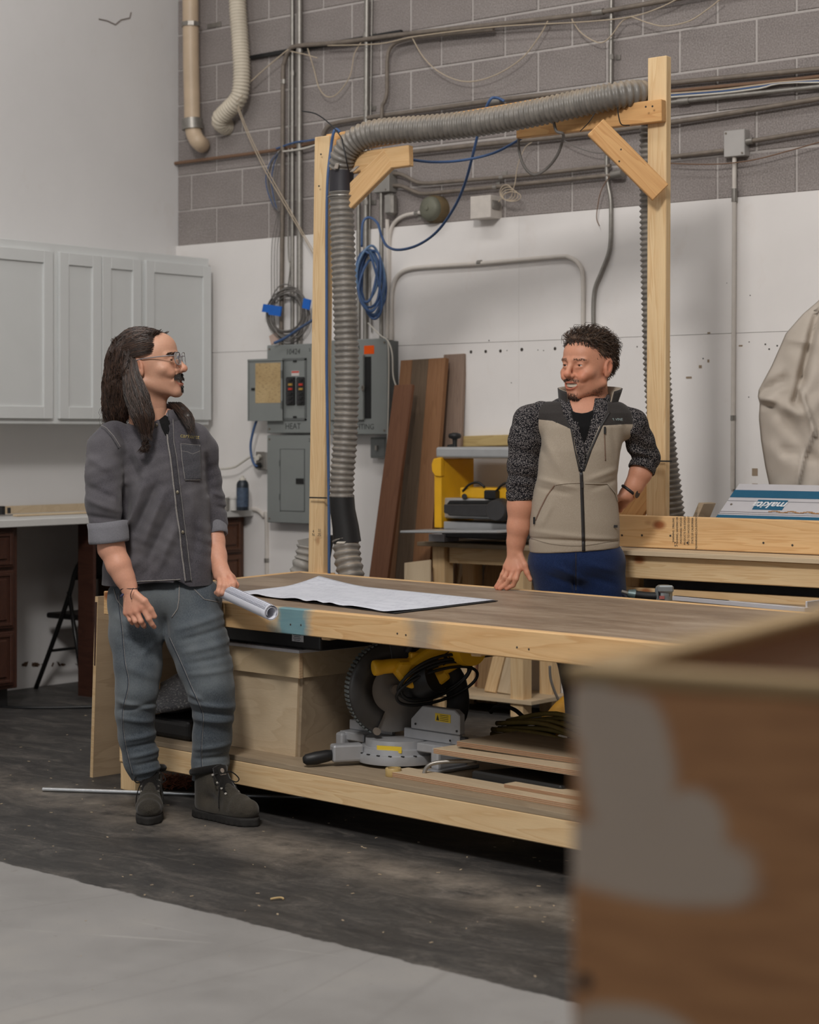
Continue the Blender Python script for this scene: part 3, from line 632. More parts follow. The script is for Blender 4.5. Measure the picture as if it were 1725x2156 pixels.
mb = MB(); mb.obox(pt(1392, 971, 7.86), V((.05, 0, 0)), V((0, .003, 0)), V((0, 0, .003))); mb2 = mb
make('cable_tie', mb2, M_BLACK, HF)
make('cable_tie', MB().tube(spl([pt(636, 234, 8.5), pt(666, 240, 8.47), (pt(696, 262, 8.45)), pt(718, 288, 8.43), pt(722, 302, 8.43), pt(728, 330, 8.41), pt(734, 358, 8.43)], 5), .003, 6), M_BLACK, HF, smooth=True)
make('wire_tie', MB().tube(spl([pt(1253, 238, 7.82), pt(1240, 258, 7.83), pt(1222, 276, 7.9)], 4), .002, 5), M_BLACK, HF)
make('wire_tie', MB().tube(spl([pt(1301, 226, 7.82), pt(1303, 245, 7.82), pt(1309, 262, 7.82), pt(1326, 264, 7.84)], 4), .0025, 5), M_BLACK, HF)
def ptext(s, px, py, d, size, parent, mat, x, y, **kw): return text('lettering', s, size, frame(pt(px, py, d), x, y), mat, parent, **kw)
for s_, px, py in (('4', 660, 1119), ('N', 660, 1126), ('31', 673, 1117), ('.25', 672, 1126)): ptext(s_, px, py, 8.625, .018, HF, M_INK, (1, 0, 0), ez)
# ---- ribbed dust hose
def m_hose():
    t = NT('ribbed_hose'); g = t.n('ShaderNodeNewGeometry'); sp = t.n('ShaderNodeSeparateXYZ'); t.link(g.outputs['Normal'], sp.inputs[0])
    co = t.coord(); n = t.noise(co, 20, 4)
    base = t.ramp(n, [(.3, srgb((104, 100, 95))), (.7, srgb((130, 125, 118)))])
    dust = t.math('MULTIPLY', t.ramp(sp.outputs[2], [(.35, (0, 0, 0)), (.9, (1, 1, 1))]), t.ramp(n, [(.2, (.25, .25, .25)), (.6, (.7, .7, .7))]))
    t.color(t.mix(dust, base, srgb((176, 158, 134)))); t.set(rough=.38, spec=.5); return t.m
M_HOSE = m_hose(); M_HOSEB = plain('brown_hose', (112, 98, 80), .5, 0, .15, 12); M_CUFF = plain('cuff_black', (40, 38, 44), .55, 0, .2, 12)
def hose(name, pts, r, pitch, amp, mat, parent, n=20):
    P = resample(spl(pts, 8), pitch / 4); rs = [r + amp * (1, .25, -.6, .25)[i % 4] for i in range(len(P))]
    return make(name, MB().tube(P, rs, n), mat, parent, smooth=True)
H = thing('dust_hose', 'grey ribbed dust hose rising along the post and across the beam', 'hose', pt(735, 1560, 8.45))
hose('upper_hose', [pt(720, 352, 8.52), pt(723, 330, 8.50), pt(737, 306, 8.48), pt(764, 287, 8.45), pt(805, 277, 8.41), pt(900, 270, 8.32), pt(1000, 260, 8.23), pt(1100, 243, 8.12), pt(1200, 222, 8.02), pt(1280, 205, 7.95), pt(1330, 198, 7.95), pt(1360, 203, 8.0), pt(1378, 230, 8.06), pt(1376, 280, 8.08),
      pt(1376, 450, 8.09), pt(1380, 650, 8.09), pt(1385, 800, 8.09), pt(1396, 940, 8.1), pt(1411, 1060, 8.1), pt(1425, 1200, 8.12), pt(1430, 1500, 8.15)], .0525, .0225, .0062, M_HOSE, H)
hose('lower_hose', [pt(719, 404, 8.52), pt(721, 480, 8.52), pt(725, 600, 8.5), pt(729, 700, 8.5), pt(731, 800, 8.5), pt(727, 920, 8.5), pt(721, 1000, 8.5), pt(720, 1048, 8.5)], .0505, .0255, .0055, M_HOSE, H)
make('cuff', MB().tube([pt(720, 360, 8.52), pt(719, 380, 8.52), pt(719, 404, 8.52)], [.054, .0525, .054], 24), M_CUFF, H, smooth=True, angle=40)
make('hose_clamp', MB().tube(spl([pt(719, 414, 8.52) + (RT * math.cos(q) - FW * math.sin(q)) * .057 for q in np.linspace(0, 6.283, 17)[:-1]], 2, True), .0035, 6, closed=True), M_EMT, H)
for px, py in ((709, 350), (747, 356)): make('clamp_knob', MB().obox(pt(px, py, 8.45), RT * .009, FW * .004, ez * .013 + RT * (.004 if px < 720 else .014)), plain('clamp_tan', (150, 140, 130), .5), H, bevel=.003)
make('reducer', MB().tube([pt(720, 1044, 8.5), pt(722, 1075, 8.5), pt(728, 1110, 8.5), pt(731, 1142, 8.5)], [.054, .055, .058, .062], 24), M_BLACK, H, smooth=True, angle=40)
hose('floor_hose', [pt(729, 1138, 8.5), pt(732, 1175, 8.48), pt(739, 1215, 8.46), pt(745, 1300, 8.45), pt(735, 1430, 8.5), pt(700, 1515, 8.6)], .056, .031, .006, M_HOSE, H)
make('label_tab', MB().obox(pt(718, 1142, 8.43), RT * .018, FW * .001, ez * .004 + RT * .004), M_WHITEC, H)
H2 = thing('hose_stub', 'short grey ribbed hose with square flange behind the left post', 'hose', pt(645, 1560, 8.8))
hose('hose', [pt(650, 1150, 8.8), pt(645, 1180, 8.8), pt(636, 1205, 8.8), pt(620, 1300, 8.85), pt(610, 1480, 8.9)], .05, .03, .007, plain('pale_ribbed', (150, 146, 140), .45), H2)
make('flange', MB().obox(pt(646, 1150, 8.78), RT * .03 + ez * .006, FW * .01, ez * .033 - RT * .012), plain('flange_grey', (140, 138, 134), .5), H2)
make('gate_bracket', MB().obox(pt(693, 1160, 8.74), RT * .012, FW * .03, ez * .07 + RT * .012), M_BLACK, H2)
# blue air line draped over the frame
def cord(name, label, pts, r, mat, cat='cord', n=6): return make(name, MB().tube(spl([pt(*p) for p in pts], n), r, 8), mat, smooth=True, label=label, cat=cat)
cord('air_line', 'blue air line running down the left timber post', [(716, 278, 8.6), (708, 272, 8.6), (702, 282, 8.6), (696, 320, 8.61), (690, 380, 8.6), (688, 480, 8.6), (688, 640, 8.6), (688, 780, 8.59), (690, 900, 8.58), (692, 1000, 8.58), (693, 1120, 8.57), (693, 1300, 8.57)], .0065, M_BLUEC)
cord('air_line', 'blue cord swooping under the ribbed hose in a wide curve', [(1062, 213, 8.6), (1045, 206, 8.6), (1030, 214, 8.6), (1010, 270, 8.7), (995, 330, 8.8), (978, 390, 8.9), (955, 440, 9.0), (920, 488, 9.1), (880, 516, 9.2), (840, 526, 9.3), (815, 518, 9.4), (803, 495, 9.5), (795, 470, 9.6), (778, 458, 9.7), (764, 470, 9.7), (762, 520, 9.7)], .0065, M_BLUEC)
cord('air_line', 'dark blue cord hanging just below the ribbed hose', [(864, 336, 8.5), (910, 341, 8.5), (970, 338, 8.4), (1040, 322, 8.35), (1100, 290, 8.3), (1140, 262, 8.3)], .006, M_BLUEC)
cord('air_line', 'small loop of blue and pale cord hanging under the right arm', [(1166, 254, 8.1), (1172, 276, 8.1), (1186, 282, 8.1), (1184, 300, 8.2), (1172, 330, 8.25), (1150, 356, 8.3), (1124, 368, 8.3), (1104, 350, 8.3), (1094, 320, 8.3), (1092, 290, 8.3)], .0065, M_GREYC)
cord('power_cord', 'blue cord tail leaving the cable coil', [(578, 722, 10.6), (600, 712, 10.55), (630, 692, 10.4), (662, 672, 10.1)], .008, M_BLUEC)
BC = thing('cord_coil', 'coil of blue extension cord hanging right of the hose', 'cable coil', pt(778, 665, 10.1))
for k in range(9):
    rx, ry = 19 + random.uniform(-6, 7), 62 + random.uniform(-16, 10); cx, cy = 779 + random.uniform(-5, 5), 588 + random.uniform(-8, 14); sk = random.uniform(-8, 10); ph_ = random.uniform(0, 6)
    make('loop', MB().tube(spl([pt(cx + rx * math.cos(q) * (1 + .18 * math.sin(2 * q + ph_)) + sk * math.sin(q), cy + ry * math.sin(q), 10.16 + .014 * (k % 4) + .03 * math.sin(q + ph_)) for q in np.linspace(0, 6.283, 15)[:-1]], 4, True), .0065, 7, closed=True), M_BLUEC if k % 3 else plain('blue_cord_pale', (96, 124, 158), .5), BC, smooth=True)
make('hanger', MB().tube([pt(776, 536, 10.12), pt(776, 532, 10.30)], .006, 6), M_BLACK, BC)
# ---- bench along the wall at right
B = thing('carpentry_bench', 'pine bench with upright back board at the right', 'workbench', pt(1500, 1640, 7.5))
XB0, XB1 = pt(1302, 1100, 7.94).x, 7.2
yb = pt(1385, 1100, 7.83).y
def m_upright():
    m = M_PINE.copy(); m.name = 'pine_upright'; return m
board('back_board', (XB0, yb, .962), (XB1, yb, .962), .128, .038, m_upright(), ez, B)
yf = on_z(1315, 1159, .895).y
mb = MB().box((XB0, yf, .877), (XB1, yb + .25, .895)); make('bench_top', mb, M_PLY, B, bevel=.001)
board('apron', (XB0, yf + .05, .83), (XB1, yf + .05, .83), .089, .038, M_PINE2, ez, B)
board('lower_rail', (XB0, yf + .10, .70), (XB1, yf + .10, .70), .089, .038, M_PINE2, ez, B)
make('lower_deck', MB().box((XB0, yf - .10, .70), (XB1, yf + .08, .715)), M_PLYD, B)
make('back_panel', MB().box((XB0 + .1, yb + .02, .0), (XB1, yb + .03, .877)), M_DKGREY, B)
for lx in (XB0 + .1, XB0 + 1.4): board('leg', (lx, yf + .14, 0), (lx, yf + .14, .786), .089, .038, M_PINE2, (1, 0, 0), B)
mb = MB()
for px, py in ((1352, 1127), (1412, 1128), (1448, 1143), (1608, 1143), (1669, 1148), (1310, 1127)):
    c = on_y(px, py, yb - .0195); mb.cyl(c, c - V((0, .001, 0)), .0045, n=8)
make('screw_holes', mb, M_HOLE, B, kind='stuff')
# lumber stamp: rows of small black print running up the back board
c0 = on_y(1444, 1117, yb - .0196)
for i, s_ in enumerate(('WARNING  DRILLING', 'SAWING, SANDING OR', 'MACHINING WOOD', 'PRODUCTS CAN EXPOSE', 'YOU TO WOOD DUST', 'STATE OF CALIFORNIA', 'P65WARNINGS.CA.GOV/WOOD')):
    text('lettering', s_, .0125, frame(c0 + V((-.056 + i * .0175, 0, 0)), (0, 0, 1), (-1, 0, 0)), M_INK, B, ext=.0002, xscale=.8 if len(s_) > 16 else .9)
text('lettering', '57', .020, frame(on_y(1424, 1146, yb - .0196), (0, 0, 1), (-1, 0, 0)), M_INK, B, ext=.0002)
# guide rail, block, nailer, tracks
M_RAIL = plain('rail_silver', (212, 210, 214), .35, .2, .04, 10); M_TEAL = plain('rail_teal', (22, 92, 124), .45, 0, .05)
tl, bl = pt(1519, 1022, 8.22), pt(1505, 1094, 8.02)
gx = V((1, .0, 0)); gy = (tl - bl); gl = gy.length; gy = gy.normalized(); G = thing('guide_rail', 'white saw guide rail with teal stripes leaning on the bench', 'guide rail', bl)
gM = frame(bl, gx, gy)
make('rail', MB().box((0, 0, -.006), (1.4, gl, .0)), M_RAIL, G, M=gM)
mb = MB(); mb.box((0, gl * .62, .0), (1.4, gl * .82, .002)); make('stripe', mb, M_TEAL, G, M=gM)
make('stripe', MB().box((0, 0, .0), (1.4, gl * .13, .002)), M_TEAL, G, M=gM)
for k in (.17, .52, .22): make('groove', MB().box((0, gl * k, .0), (1.4, gl * k + .002, .0012)), plain('rail_groove', (120, 120, 126), .4, .3), G, M=gM)
lx = (on_y(1600, 1062, bl.y).x - bl.x)
make('badge', MB().box((lx - .068, gl * .30, .0), (lx + .068, gl * .56, .0022)), M_TEAL, G, M=gM)
text('lettering', 'makita', .058, gM @ Matrix.Translation((lx, gl * .43, .0024)) @ Matrix.Rotation(math.pi, 4, 'Z'), plain('print_white', (232, 232, 234), .5), G, shear=.25, bold=.0012)
make('rivet', MB().cyl((.03, gl * .42, 0), (.03, gl * .42, .003), .005, n=10), M_EMTD, G, M=gM)
mb = MB()
for i in range(60): x = lx + .02 + i * .012; mb.obox((x, gl * (.25 + .02 * math.sin(i)), .001), (.008, 0, 0), (0, .002 + .003 * random.random() * i / 30, 0), (0, 0, .001))
make('sawdust', mb, plain('sawdust_tan', (170, 128, 84), .9), G, M=gM, kind='stuff')
make('lumber_offcut', MB().prism([pt(1458, 1090, 8.05), pt(1471, 1058, 8.02), pt(1482, 1060, 8.0), pt(1468, 1092, 8.0)], RT * .06 + FW * .05), M_PLYD, label='short grey lumber offcut standing behind the bench board', cat='offcut', bevel=.002)
NG = thing('nail_gun', 'silver and black nail gun lying behind the table edge', 'nail gun', pt(1385, 1275, 7.52))
dg_ = 7.5
M_GUN = plain('gun_metal', (170, 176, 178), .35, .6, .06); M_GUN2 = plain('gun_green', (92, 108, 108), .4, .4)
make('magazine', MB().cyl(pt(1408, 1250, dg_), pt(1385, 1252, dg_), .03, .03, 14), M_BLACK, NG)
make('head', MB().lathe(pt(1398, 1268, dg_), [(.030, 0), (.034, .01), (.034, .05), (.030, .06), (.022, .066)], ez, 16), M_GUN, NG, smooth=True, angle=40)
make('cap', MB().obox(pt(1402, 1240, dg_ - .03), RT * .03, FW * .012, ez * .014), M_GUN, NG, bevel=.006)
make('handle', MB().tube(spl([pt(1385, 1256, dg_), pt(1360, 1255, dg_), pt(1335, 1252, dg_)], 4), .017, 12), M_BLACK, NG, smooth=True)
make('end_cap', MB().cyl(pt(1337, 1252, dg_), pt(1322, 1249, dg_), .022, .014, 14), M_GUN2, NG, smooth=True, angle=40)
make('air_fitting', MB().cyl(pt(1322, 1249, dg_), pt(1309, 1245, dg_), .007, .006, 10), M_EMT, NG)
make('badge', MB().obox(pt(1394, 1258, dg_ - .036), RT * .010, FW * .002, ez * .006), plain('gun_red', (170, 96, 90), .5), NG)
TR = thing('aluminium_track', 'slotted aluminium track bar lying behind the table edge', 'track', pt(1420, 1275, 7.5))
a_, b_ = pt(1421, 1259, 7.45), pt(1700, 1284, 7.0)
board('bar', a_, b_, .016, .03, M_RAIL, ez, TR, bevel=.001); board('slot', a_ + ez * .0085 , a_.lerp(b_, .42) + ez * .0085, .002, .012, M_BLACK, ez, TR, bevel=0)
mb = MB()
for k in (.4, .53, .68, .85): c = a_.lerp(b_, k) - FW * .016; mb.cyl(c, c - FW * .002, .004, n=8)
make('rivets', mb, M_EMTD, TR, kind='stuff')
make('metal_bracket', MB().box(pt(1696, 1300, 7.02), pt(1730, 1262, 7.1)), M_RAIL, label='pale metal bracket at the end of the track', cat='bracket', bevel=.002)
# ================================================================ left wall cabinets and counter
M_CAB = plain('cabinet_white', (214, 216, 215), .5, 0, .02, 6)
XF = .33
UC = thing('wall_cabinet', 'white four-door wall cabinet above the counter', 'cabinet', (.16, -1.2, 1.41))
yE = on_x(445, 700, XF + .02).y; yS = -4.2
make('carcass', MB().box((.001, yS, 1.408), (XF, yE, 2.345)), M_CAB, UC, bevel=.002)
def shaker(x0, x1, parent, z0=1.435, z1=2.30, nm='door'):
    y0, y1 = (on_x(x0, 700, XF + .02).y, on_x(x1, 700, XF + .02).y) if x0 is not None else x1
    d_ = thing(nm, None, None, (XF, (y0 + y1) / 2, z0)); del_ = d_; adopt(d_, parent)
    r = .062; mb = MB()
    fr = make('door', MB().box((XF + .001, y0 + r - .004, z0 + r - .004), (XF + .010, y1 - r + .004, z1 - r + .004)), M_CAB, parent)
    bpy.data.objects.remove(d_)
    for a, b in (((XF + .001, y0, z0), (XF + .021, y0 + r, z1)), ((XF + .001, y1 - r, z0), (XF + .021, y1, z1))): make('stile', MB().box(a, b), M_CAB, fr, bevel=.0015)
    for a, b in (((XF + .001, y0 + r, z0), (XF + .021, y1 - r, z0 + r)), ((XF + .001, y0 + r, z1 - r), (XF + .021, y1 - r, z1))): make('rail', MB().box(a, b), M_CAB, fr, bevel=.0015)
for x0, x1 in ((-75, 112), (126, 214), (216, 298), (308, 445)): shaker(x0, x1, UC)
CT = thing('countertop', 'off-white countertop running along the left wall', 'countertop', (.3, -2, .90))
make('slab', MB().box((.001, -4.5, .898), (.62, -.001, .935)), plain('counter_white', (208, 207, 204), .4, 0, .03, 8), CT, bevel=.003)
make('backsplash', MB().box((.001, -4.5, .935), (.012, -.02, .975)), M_PLY, CT)
M_DKWOOD = wood('dark_stained_wood', (74, 46, 36), (46, 28, 23), None, 8, 2, .4)
M_DKWOOD2 = wood('brown_stained_wood', (96, 62, 44), (66, 42, 30), None, 8, 2, .4)
def base_cab(label, y0, y1, drawers, mat, toe=.10):
    t = thing('base_cabinet', label, 'cabinet', (.3, (y0 + y1) / 2, 0), 'drawer cabinets under the counter')
    make('carcass', MB().box((.012, y0, toe), (.555, y1, .897)), mat, t, bevel=.003)
    make('toe_kick', MB().box((.012, y0 + .01, 0), (.49, y1 - .01, toe)), M_BLACK, t)
    m = .035
    for z0, z1 in drawers:
        d_ = make('drawer', MB().box((.556, y0 + m, z0), (.574, y1 - m, z1)), mat, t, bevel=.005, seg=2)
        r = .05; mb = MB()
        for a, b in (((.574, y0 + m + .012, z0 + .012), (.582, y0 + m + .03, z1 - .012)), ((.574, y1 - m - .03, z0 + .012), (.582, y1 - m - .012, z1 - .012)),
                     ((.574, y0 + m + .03, z0 + .012), (.582, y1 - m - .03, z0 + .028)), ((.574, y0 + m + .03, z1 - .028), (.582, y1 - m - .03, z1 - .012))):
            make('moulding', MB().box(a, b), mat, d_, bevel=.003)
        make('raised_panel', MB().box((.574, y0 + m + r, z0 + r * .8), (.584, y1 - m - r, z1 - r * .8)), mat, d_, bevel=.008)
    return t
yk0 = on_x(38, 1250, .56).y; yk1 = on_x(196, 1250, .555).y
base_cab('dark stained drawer cabinet at the left edge under the counter', yk0 - .50, yk0, ((.70, .88), (.40, .685), (.12, .385)), M_DKWOOD)
base_cab('brown stained drawer cabinet by the corner behind the long-haired man', -.62, -.03, ((.70, .88), (.40, .685), (.12, .385)), M_DKWOOD2)
SP = make('desk_divider', MB().box((.44, yk1, 0), (.555, yk1 + .02, .897)), M_DKWOOD, label='dark stained support panel under the counter beside the chair', cat='panel')
# stained lower drywall seen in the kneehole
hm = MB()
for i in range(30):
    if random.random() < .35: continue
    px = 48 + i * 4.2; h = 8 + 10 * abs(math.sin(i * 1.3)) * random.random(); c = on_x(px, 1402 - h * .3, .0015); hm.obox(c, V((.0008, 0, 0)), V((0, random.uniform(.004, .010), random.uniform(-.006, .006))), V((0, random.uniform(-.006, .006), .003 + h * .0009 * random.random())))
make('damp_stain', hm, plain('stain_brown', (84, 62, 46), .9), wall_left, kind='stuff')
# ---- things on the counter
ZC = .9352
def onc(px, py): return on_z(px, py, ZC)
def bottle(name, label, px, wpx, prof, mat, extra=None, dd=10.6, cat='bottle'):
    c = pt(px, 1072, dd); c = V((c.x, c.y, ZC)); t = thing(name, label, cat, c); make('body', MB().lathe(c, prof, n=20), mat, t, smooth=True, angle=35); 
    if extra: extra(t, c)
    return t
def ex_can(t, c):
    make('nozzle', MB().lathe(c + ez * .165, [(.020, 0), (.018, .012), (.008, .016), (.007, .026), (.003, .028)], n=14), M_WHITEC, t, smooth=True, angle=35)
    make('label', MB().tube([c + ez * .02 + V((.0, 0, 0)), c + ez * .125], .0345, 20, caps=False), plain('can_label', (70, 84, 104), .5, 0, .4, 60), t, smooth=True)
bottle('spray_can', 'dark spray can with white nozzle on the counter end', 511, 26, [(.033, 0), (.034, .004), (.034, .14), (.030, .155), (.020, .166)], plain('can_dark', (46, 52, 60), .35, .2), ex_can, 10.75, 'spray can')
bottle('jar', 'small white lidded jar beside the spray can', 490, 18, [(.024, 0), (.024, .062), (.027, .064), (.027, .076), (.010, .078)], plain('jar_white', (212, 209, 204), .5), None, 10.75, 'jar')
bottle('tin', 'short grey tin beside the white jar', 474, 15, [(.021, 0), (.021, .062), (.0225, .064), (.0225, .07), (.019, .071)], plain('tin_grey', (150, 146, 140), .45, .2), None, 10.72, 'tin')
bottle('jar', 'black jar half hidden by the grey tin', 463, 12, [(.018, 0), (.018, .055), (.020, .057), (.020, .066), (.008, .068)], plain('jar_black', (30, 28, 27), .4), None, 10.76, 'jar')
bottle('bottle', 'tall pale bottle with olive cap behind the rolled sleeve', 450, 14, [(.026, 0), (.026, .125), (.022, .135)], plain('bottle_pale', (170, 170, 172), .4), lambda t, c: make('cap', MB().lathe(c + ez * .135, [(.022, 0), (.022, .055), (.020, .058)], n=18), plain('cap_olive', (112, 96, 62), .6), t, smooth=True, angle=40), 10.7, 'bottle')
CL = thing('bar_clamp', 'small black clamp lying on the counter at the left edge', 'clamp', onc(8, 1084))
make('bar', MB().obox(onc(20, 1087) + ez * .006, V((.02, .16, 0)), V((.006, -.001, 0)), V((0, 0, .003))), M_EMT, CL)
make('jaw', MB().obox(onc(4, 1086) + ez * .025, V((.012, 0, 0)), V((0, .014, 0)), V((0, 0, .025))), M_BLACK, CL, bevel=.003)
make('screw_handle', MB().cyl(onc(19, 1085) + ez * .01, onc(19, 1085) + ez * .04, .009, n=10), M_BLACK, CL)
board('wood_strip', onc(30, 1088) + ez * .006, onc(196, 1081) + ez * .006, .03, .011, M_PLY, V((1, 0, 0)), label='thin wood strip lying at the back of the counter', cat='strip')
# ---- folding chair at the counter
FC = thing('folding_chair', 'black metal folding chair tucked under the counter', 'chair', (.5, -.9, 0))
MCH = plain('chair_black', (24, 23, 23), .35, .3)
yN = on_z(75, 1450, 0).y; wch = .42
def ch(px, py, y): return on_y(px, py, y)
for k, y in enumerate((yN, yN + wch)):
    dxy = V((0, y - yN, 0))
    p = [ch(75, 1450, yN) + dxy, ch(110, 1356, yN) + dxy, ch(146, 1252, yN) + dxy, ch(158, 1205, yN) + dxy, ch(176, 1170, yN) + dxy]
    make('long_leg', MB().tube(spl(p, 4), .0125, 10), MCH, FC, smooth=True)
    make('rear_leg', MB().tube([ch(145, 1246, yN) + dxy, ch(178, 1468, yN) + dxy], .0115, 10), MCH, FC, smooth=True)
    make('foot_cap', MB().cyl(ch(177.6, 1462, yN) + dxy, ch(178, 1468, yN) + dxy, .0145, n=10), M_BLACK, FC)
top0 = ch(176, 1170, yN); arch = [top0, top0 + V((.045, .05, .045)), top0 + V((.06, wch / 2, .062)), top0 + V((.045, wch - .05, .045)), top0 + V((0, wch, 0))]
make('top_rail', MB().tube(spl(arch, 5), .0125, 10), MCH, FC, smooth=True)
P = []
for i in range(9):
    u_ = i / 8; row = []
    for j in range(9):
        v = j / 8; bx = .03 * math.sin(math.pi * v); row.append(ch(152, 1222, yN) .lerp(top0 + V((.05 * math.sin(math.pi * v) ** .5, 0, .05 * math.sin(math.pi * v) ** .5)), u_) + V((bx, wch * v, 0)))
    P.append(row)
o = make('backrest', MB().grid(P), MCH, FC, smooth=True); sm = o.modifiers.new('th', 'SOLIDIFY'); sm.thickness = .004
zs_ = ch(100, 1298, yN).z; xs0, xs1 = ch(90, 1298, yN).x, ch(176, 1312, yN).x
make('seat', MB().box((xs0, yN + .02, zs_ - .012), (xs1 + .02, yN + wch - .02, zs_ + .018)), MCH, FC, bevel=.012, seg=3)
make('cross_bar', MB().cyl(ch(108, 1370, yN), ch(108, 1370, yN) + V((0, wch, 0)), .008, n=8), MCH, FC)
make('cross_bar', MB().cyl(ch(163, 1375, yN), ch(163, 1375, yN) + V((0, wch, 0)), .008, n=8), MCH, FC)
# ---- ply sheet leaning on the table end
p0 = on_z(190, 1636, 0); p1 = p0 + ey * 1.15; q0 = p0 + ex * .035 + ez * .715; q1 = p1 + ex * .035 + ez * .715
LS = thing('leaning_sheet', 'plywood sheet standing against the left end of the table', 'plywood sheet', (p0 + p1) / 2)
Ms = frame((p0 + q1) / 2, ey, ez); Mi = Ms.inverted(); th = ex * .018
make('sheet', MB().hexa([Mi @ v for v in (p0, p0 + th, p1 + th, p1, q0, q0 + th, q1 + th, q1)]), wood('sheet_face', (178, 156, 128), (150, 128, 102), None, 6, 1.6), LS, M=Ms)
make('edge_band', MB().hexa([v - ey * .0015 for v in (p0, p0 + th, p0 + th + ey * .002, p0 + ey * .002, q0, q0 + th, q0 + th + ey * .002, q0 + ey * .002)]), wood('edge_wood', (214, 186, 146), (180, 146, 104)), LS)
a_, b_ = p0.lerp(q0, .62), p0.lerp(q0, .97)
make('dark_stain', MB().hexa([v - ey * .0035 for v in (a_ + th * .45, a_ + th * .8, a_ + th * .8 + ey * .002, a_ + th * .45 + ey * .002, b_, b_ + th * .8, b_ + th * .8 + ey * .002, b_ + ey * .002)]), plain('burnt_edge', (58, 36, 26), .8), LS)
# ================================================================ boards leaning on the back wall
M_RED = wood('red_brown_plank', (128, 88, 64), (98, 62, 44), None, 16, 3)
M_ORB = wood('orange_brown_strip', (148, 108, 76), (120, 82, 54), None, 14, 3)
M_WAL = wood('walnut_strip', (112, 94, 76), (84, 68, 54), None, 14, 3)
M_GSTR = wood('grey_grain_plank', (156, 134, 118), (106, 86, 76), None, 30, 4)
def lean(name, label, cat, top, bot, w, th_, mat, grp='boards leaning on the wall', **kw): return board(name, bot, top, w, th_, mat, V((1, 0, 0)), label=label, cat=cat, group=grp, **kw)
def floor_at(px, d): r = ray(px, 0); p = CAM + (FW + RT * ((px - CX) / FPX)) * d; return V((p.x, p.y, .001))
lean('plank', 'reddish brown plank leaning furthest left on the wall', 'plank', pt(852, 811, 9.92), floor_at(763, 9.6), .118, .025, M_RED)
LB = thing('laminated_board', 'wide board of brown and walnut strips leaning on the wall', 'board', floor_at(845, 9.8), 'boards leaning on the wall')
tp, bt = pt(895, 757, 10.02), floor_at(838, 9.78); xx = (tp - bt).normalized(); sd = V((1, 0, 0)); sd = (sd - xx * sd.dot(xx)).normalized()
for off, w, m in ((-.110, .078, M_ORB), (-.018, .106, M_WAL), (.090, .110, M_ORB)): board('strip', bt + sd * off, tp + sd * off, w - .001, .03, m, V((1, 0, 0)), LB, bevel=.001)
lean('plank', 'grey wide-grained plank leaning behind the planer', 'plank', pt(959, 746, 9.98), floor_at(925, 9.83), .135, .025, M_GSTR)
board('horizontal_board', on_y(965, 930, -.03), on_y(1130, 925, -.03), .055, .025, wood('yellow_board', (196, 172, 120), (166, 140, 90)), ez, label='pale yellow board fixed flat on the wall behind the planer', cat='board')
lean('ply_offcut', 'small square plywood offcut standing before the boards', 'offcut', pt(880, 1182, 9.62), floor_at(878, 9.45), .165, .012, M_PLY)
lean('board_offcut', 'knotty board leaning under the planer stand', 'board', on_y(1045, 1160, -.04), on_y(1025, 1480, -.14), .12, .02, wood('knotty', (170, 140, 104), (120, 92, 64), (70, 50, 36)))
lean('board_offcut', 'narrow board with row of holes under the planer stand', 'board', on_y(975, 1165, -.05), on_y(972, 1480, -.12), .05, .02, M_PLY)
lean('board_offcut', 'dark brown board under the planer stand', 'board', on_y(995, 1165, -.05), on_y(998, 1480, -.10), .06, .02, M_RED)
lean('board_offcut', 'diagonal brace board under the planer stand', 'board', on_y(978, 1180, -.09), on_y(900, 1400, -.16), .05, .02, M_PLY)
# ---- planer stand
yq = -.36
PS = thing('planer_stand', 'small pine stand carrying the thickness planer', 'stand', on_y(1010, 1500, yq))
def yl(px, y=yq): return on_y(px, 1300, y).x
xl0, xl1 = yl(906), yl(1100); zt_ = .822
for x in (xl0 + .045, xl1 - .04):
    for y in (yq + .045, -.075): board('leg', (x, y, .0), (x, y, zt_ - .02), .075, .075, M_PINE2, (1, 0, 0), PS)
make('top_board', MB().box((xl0 - .06, yq - .03, zt_ - .02), (xl1 + .1, -.03, zt_)), M_PLYD, PS, bevel=.002)
board('apron', (xl0 + .09, yq + .05, zt_ - .062), (xl1 - .085, yq + .05, zt_ - .062), .08, .03, M_PINE2, ez, PS)
make('lower_shelf', MB().box((xl0 - .01, yq - .01, .07), (xl1 + .06, -.03, .088)), M_PLY, PS)
for i, (px, w) in enumerate(((1002, .07), (1035, .10))): board('shelf_board', (yl(px), yq + .12, .09), (yl(px) + .03, -.05, .62), w, .02, (M_PINE2, M_PLY)[i], (1, 0, 0), PS)
# ---- planer
PL = thing('thickness_planer', 'yellow and silver thickness planer on the pine stand', 'planer', on_y(1000, 1140, yq))
M_YEL = plain('tool_yellow', (236, 178, 30), .45, 0, .06, 14); M_SILV = plain('cast_silver', (186, 188, 190), .38, .45, .06, 14)
def yb_(x0, y0, x1, y1, y, dep): a, b = on_y(x0, y0, y), on_y(x1, y1, y); return MB().box((a.x, y, b.z), (b.x, y + dep, a.z))
make('top_plate', yb_(917, 941, 1106, 966, yq + .02, .28), M_SILV, PL, bevel=.012, seg=3)
for x0, x1 in ((914, 929), (1090, 1104)): make('side_column', yb_(x0, 966, x1, 1112, yq + .02, .27), M_YEL, PL, bevel=.004)
make('side_tab', MB().prism([on_y(*p, yq + .01) for p in ((928, 963), (928, 1004), (916, 1003), (909, 992), (908, 978), (912, 966))], (0, .03, 0)), M_YEL, PL, bevel=.004)
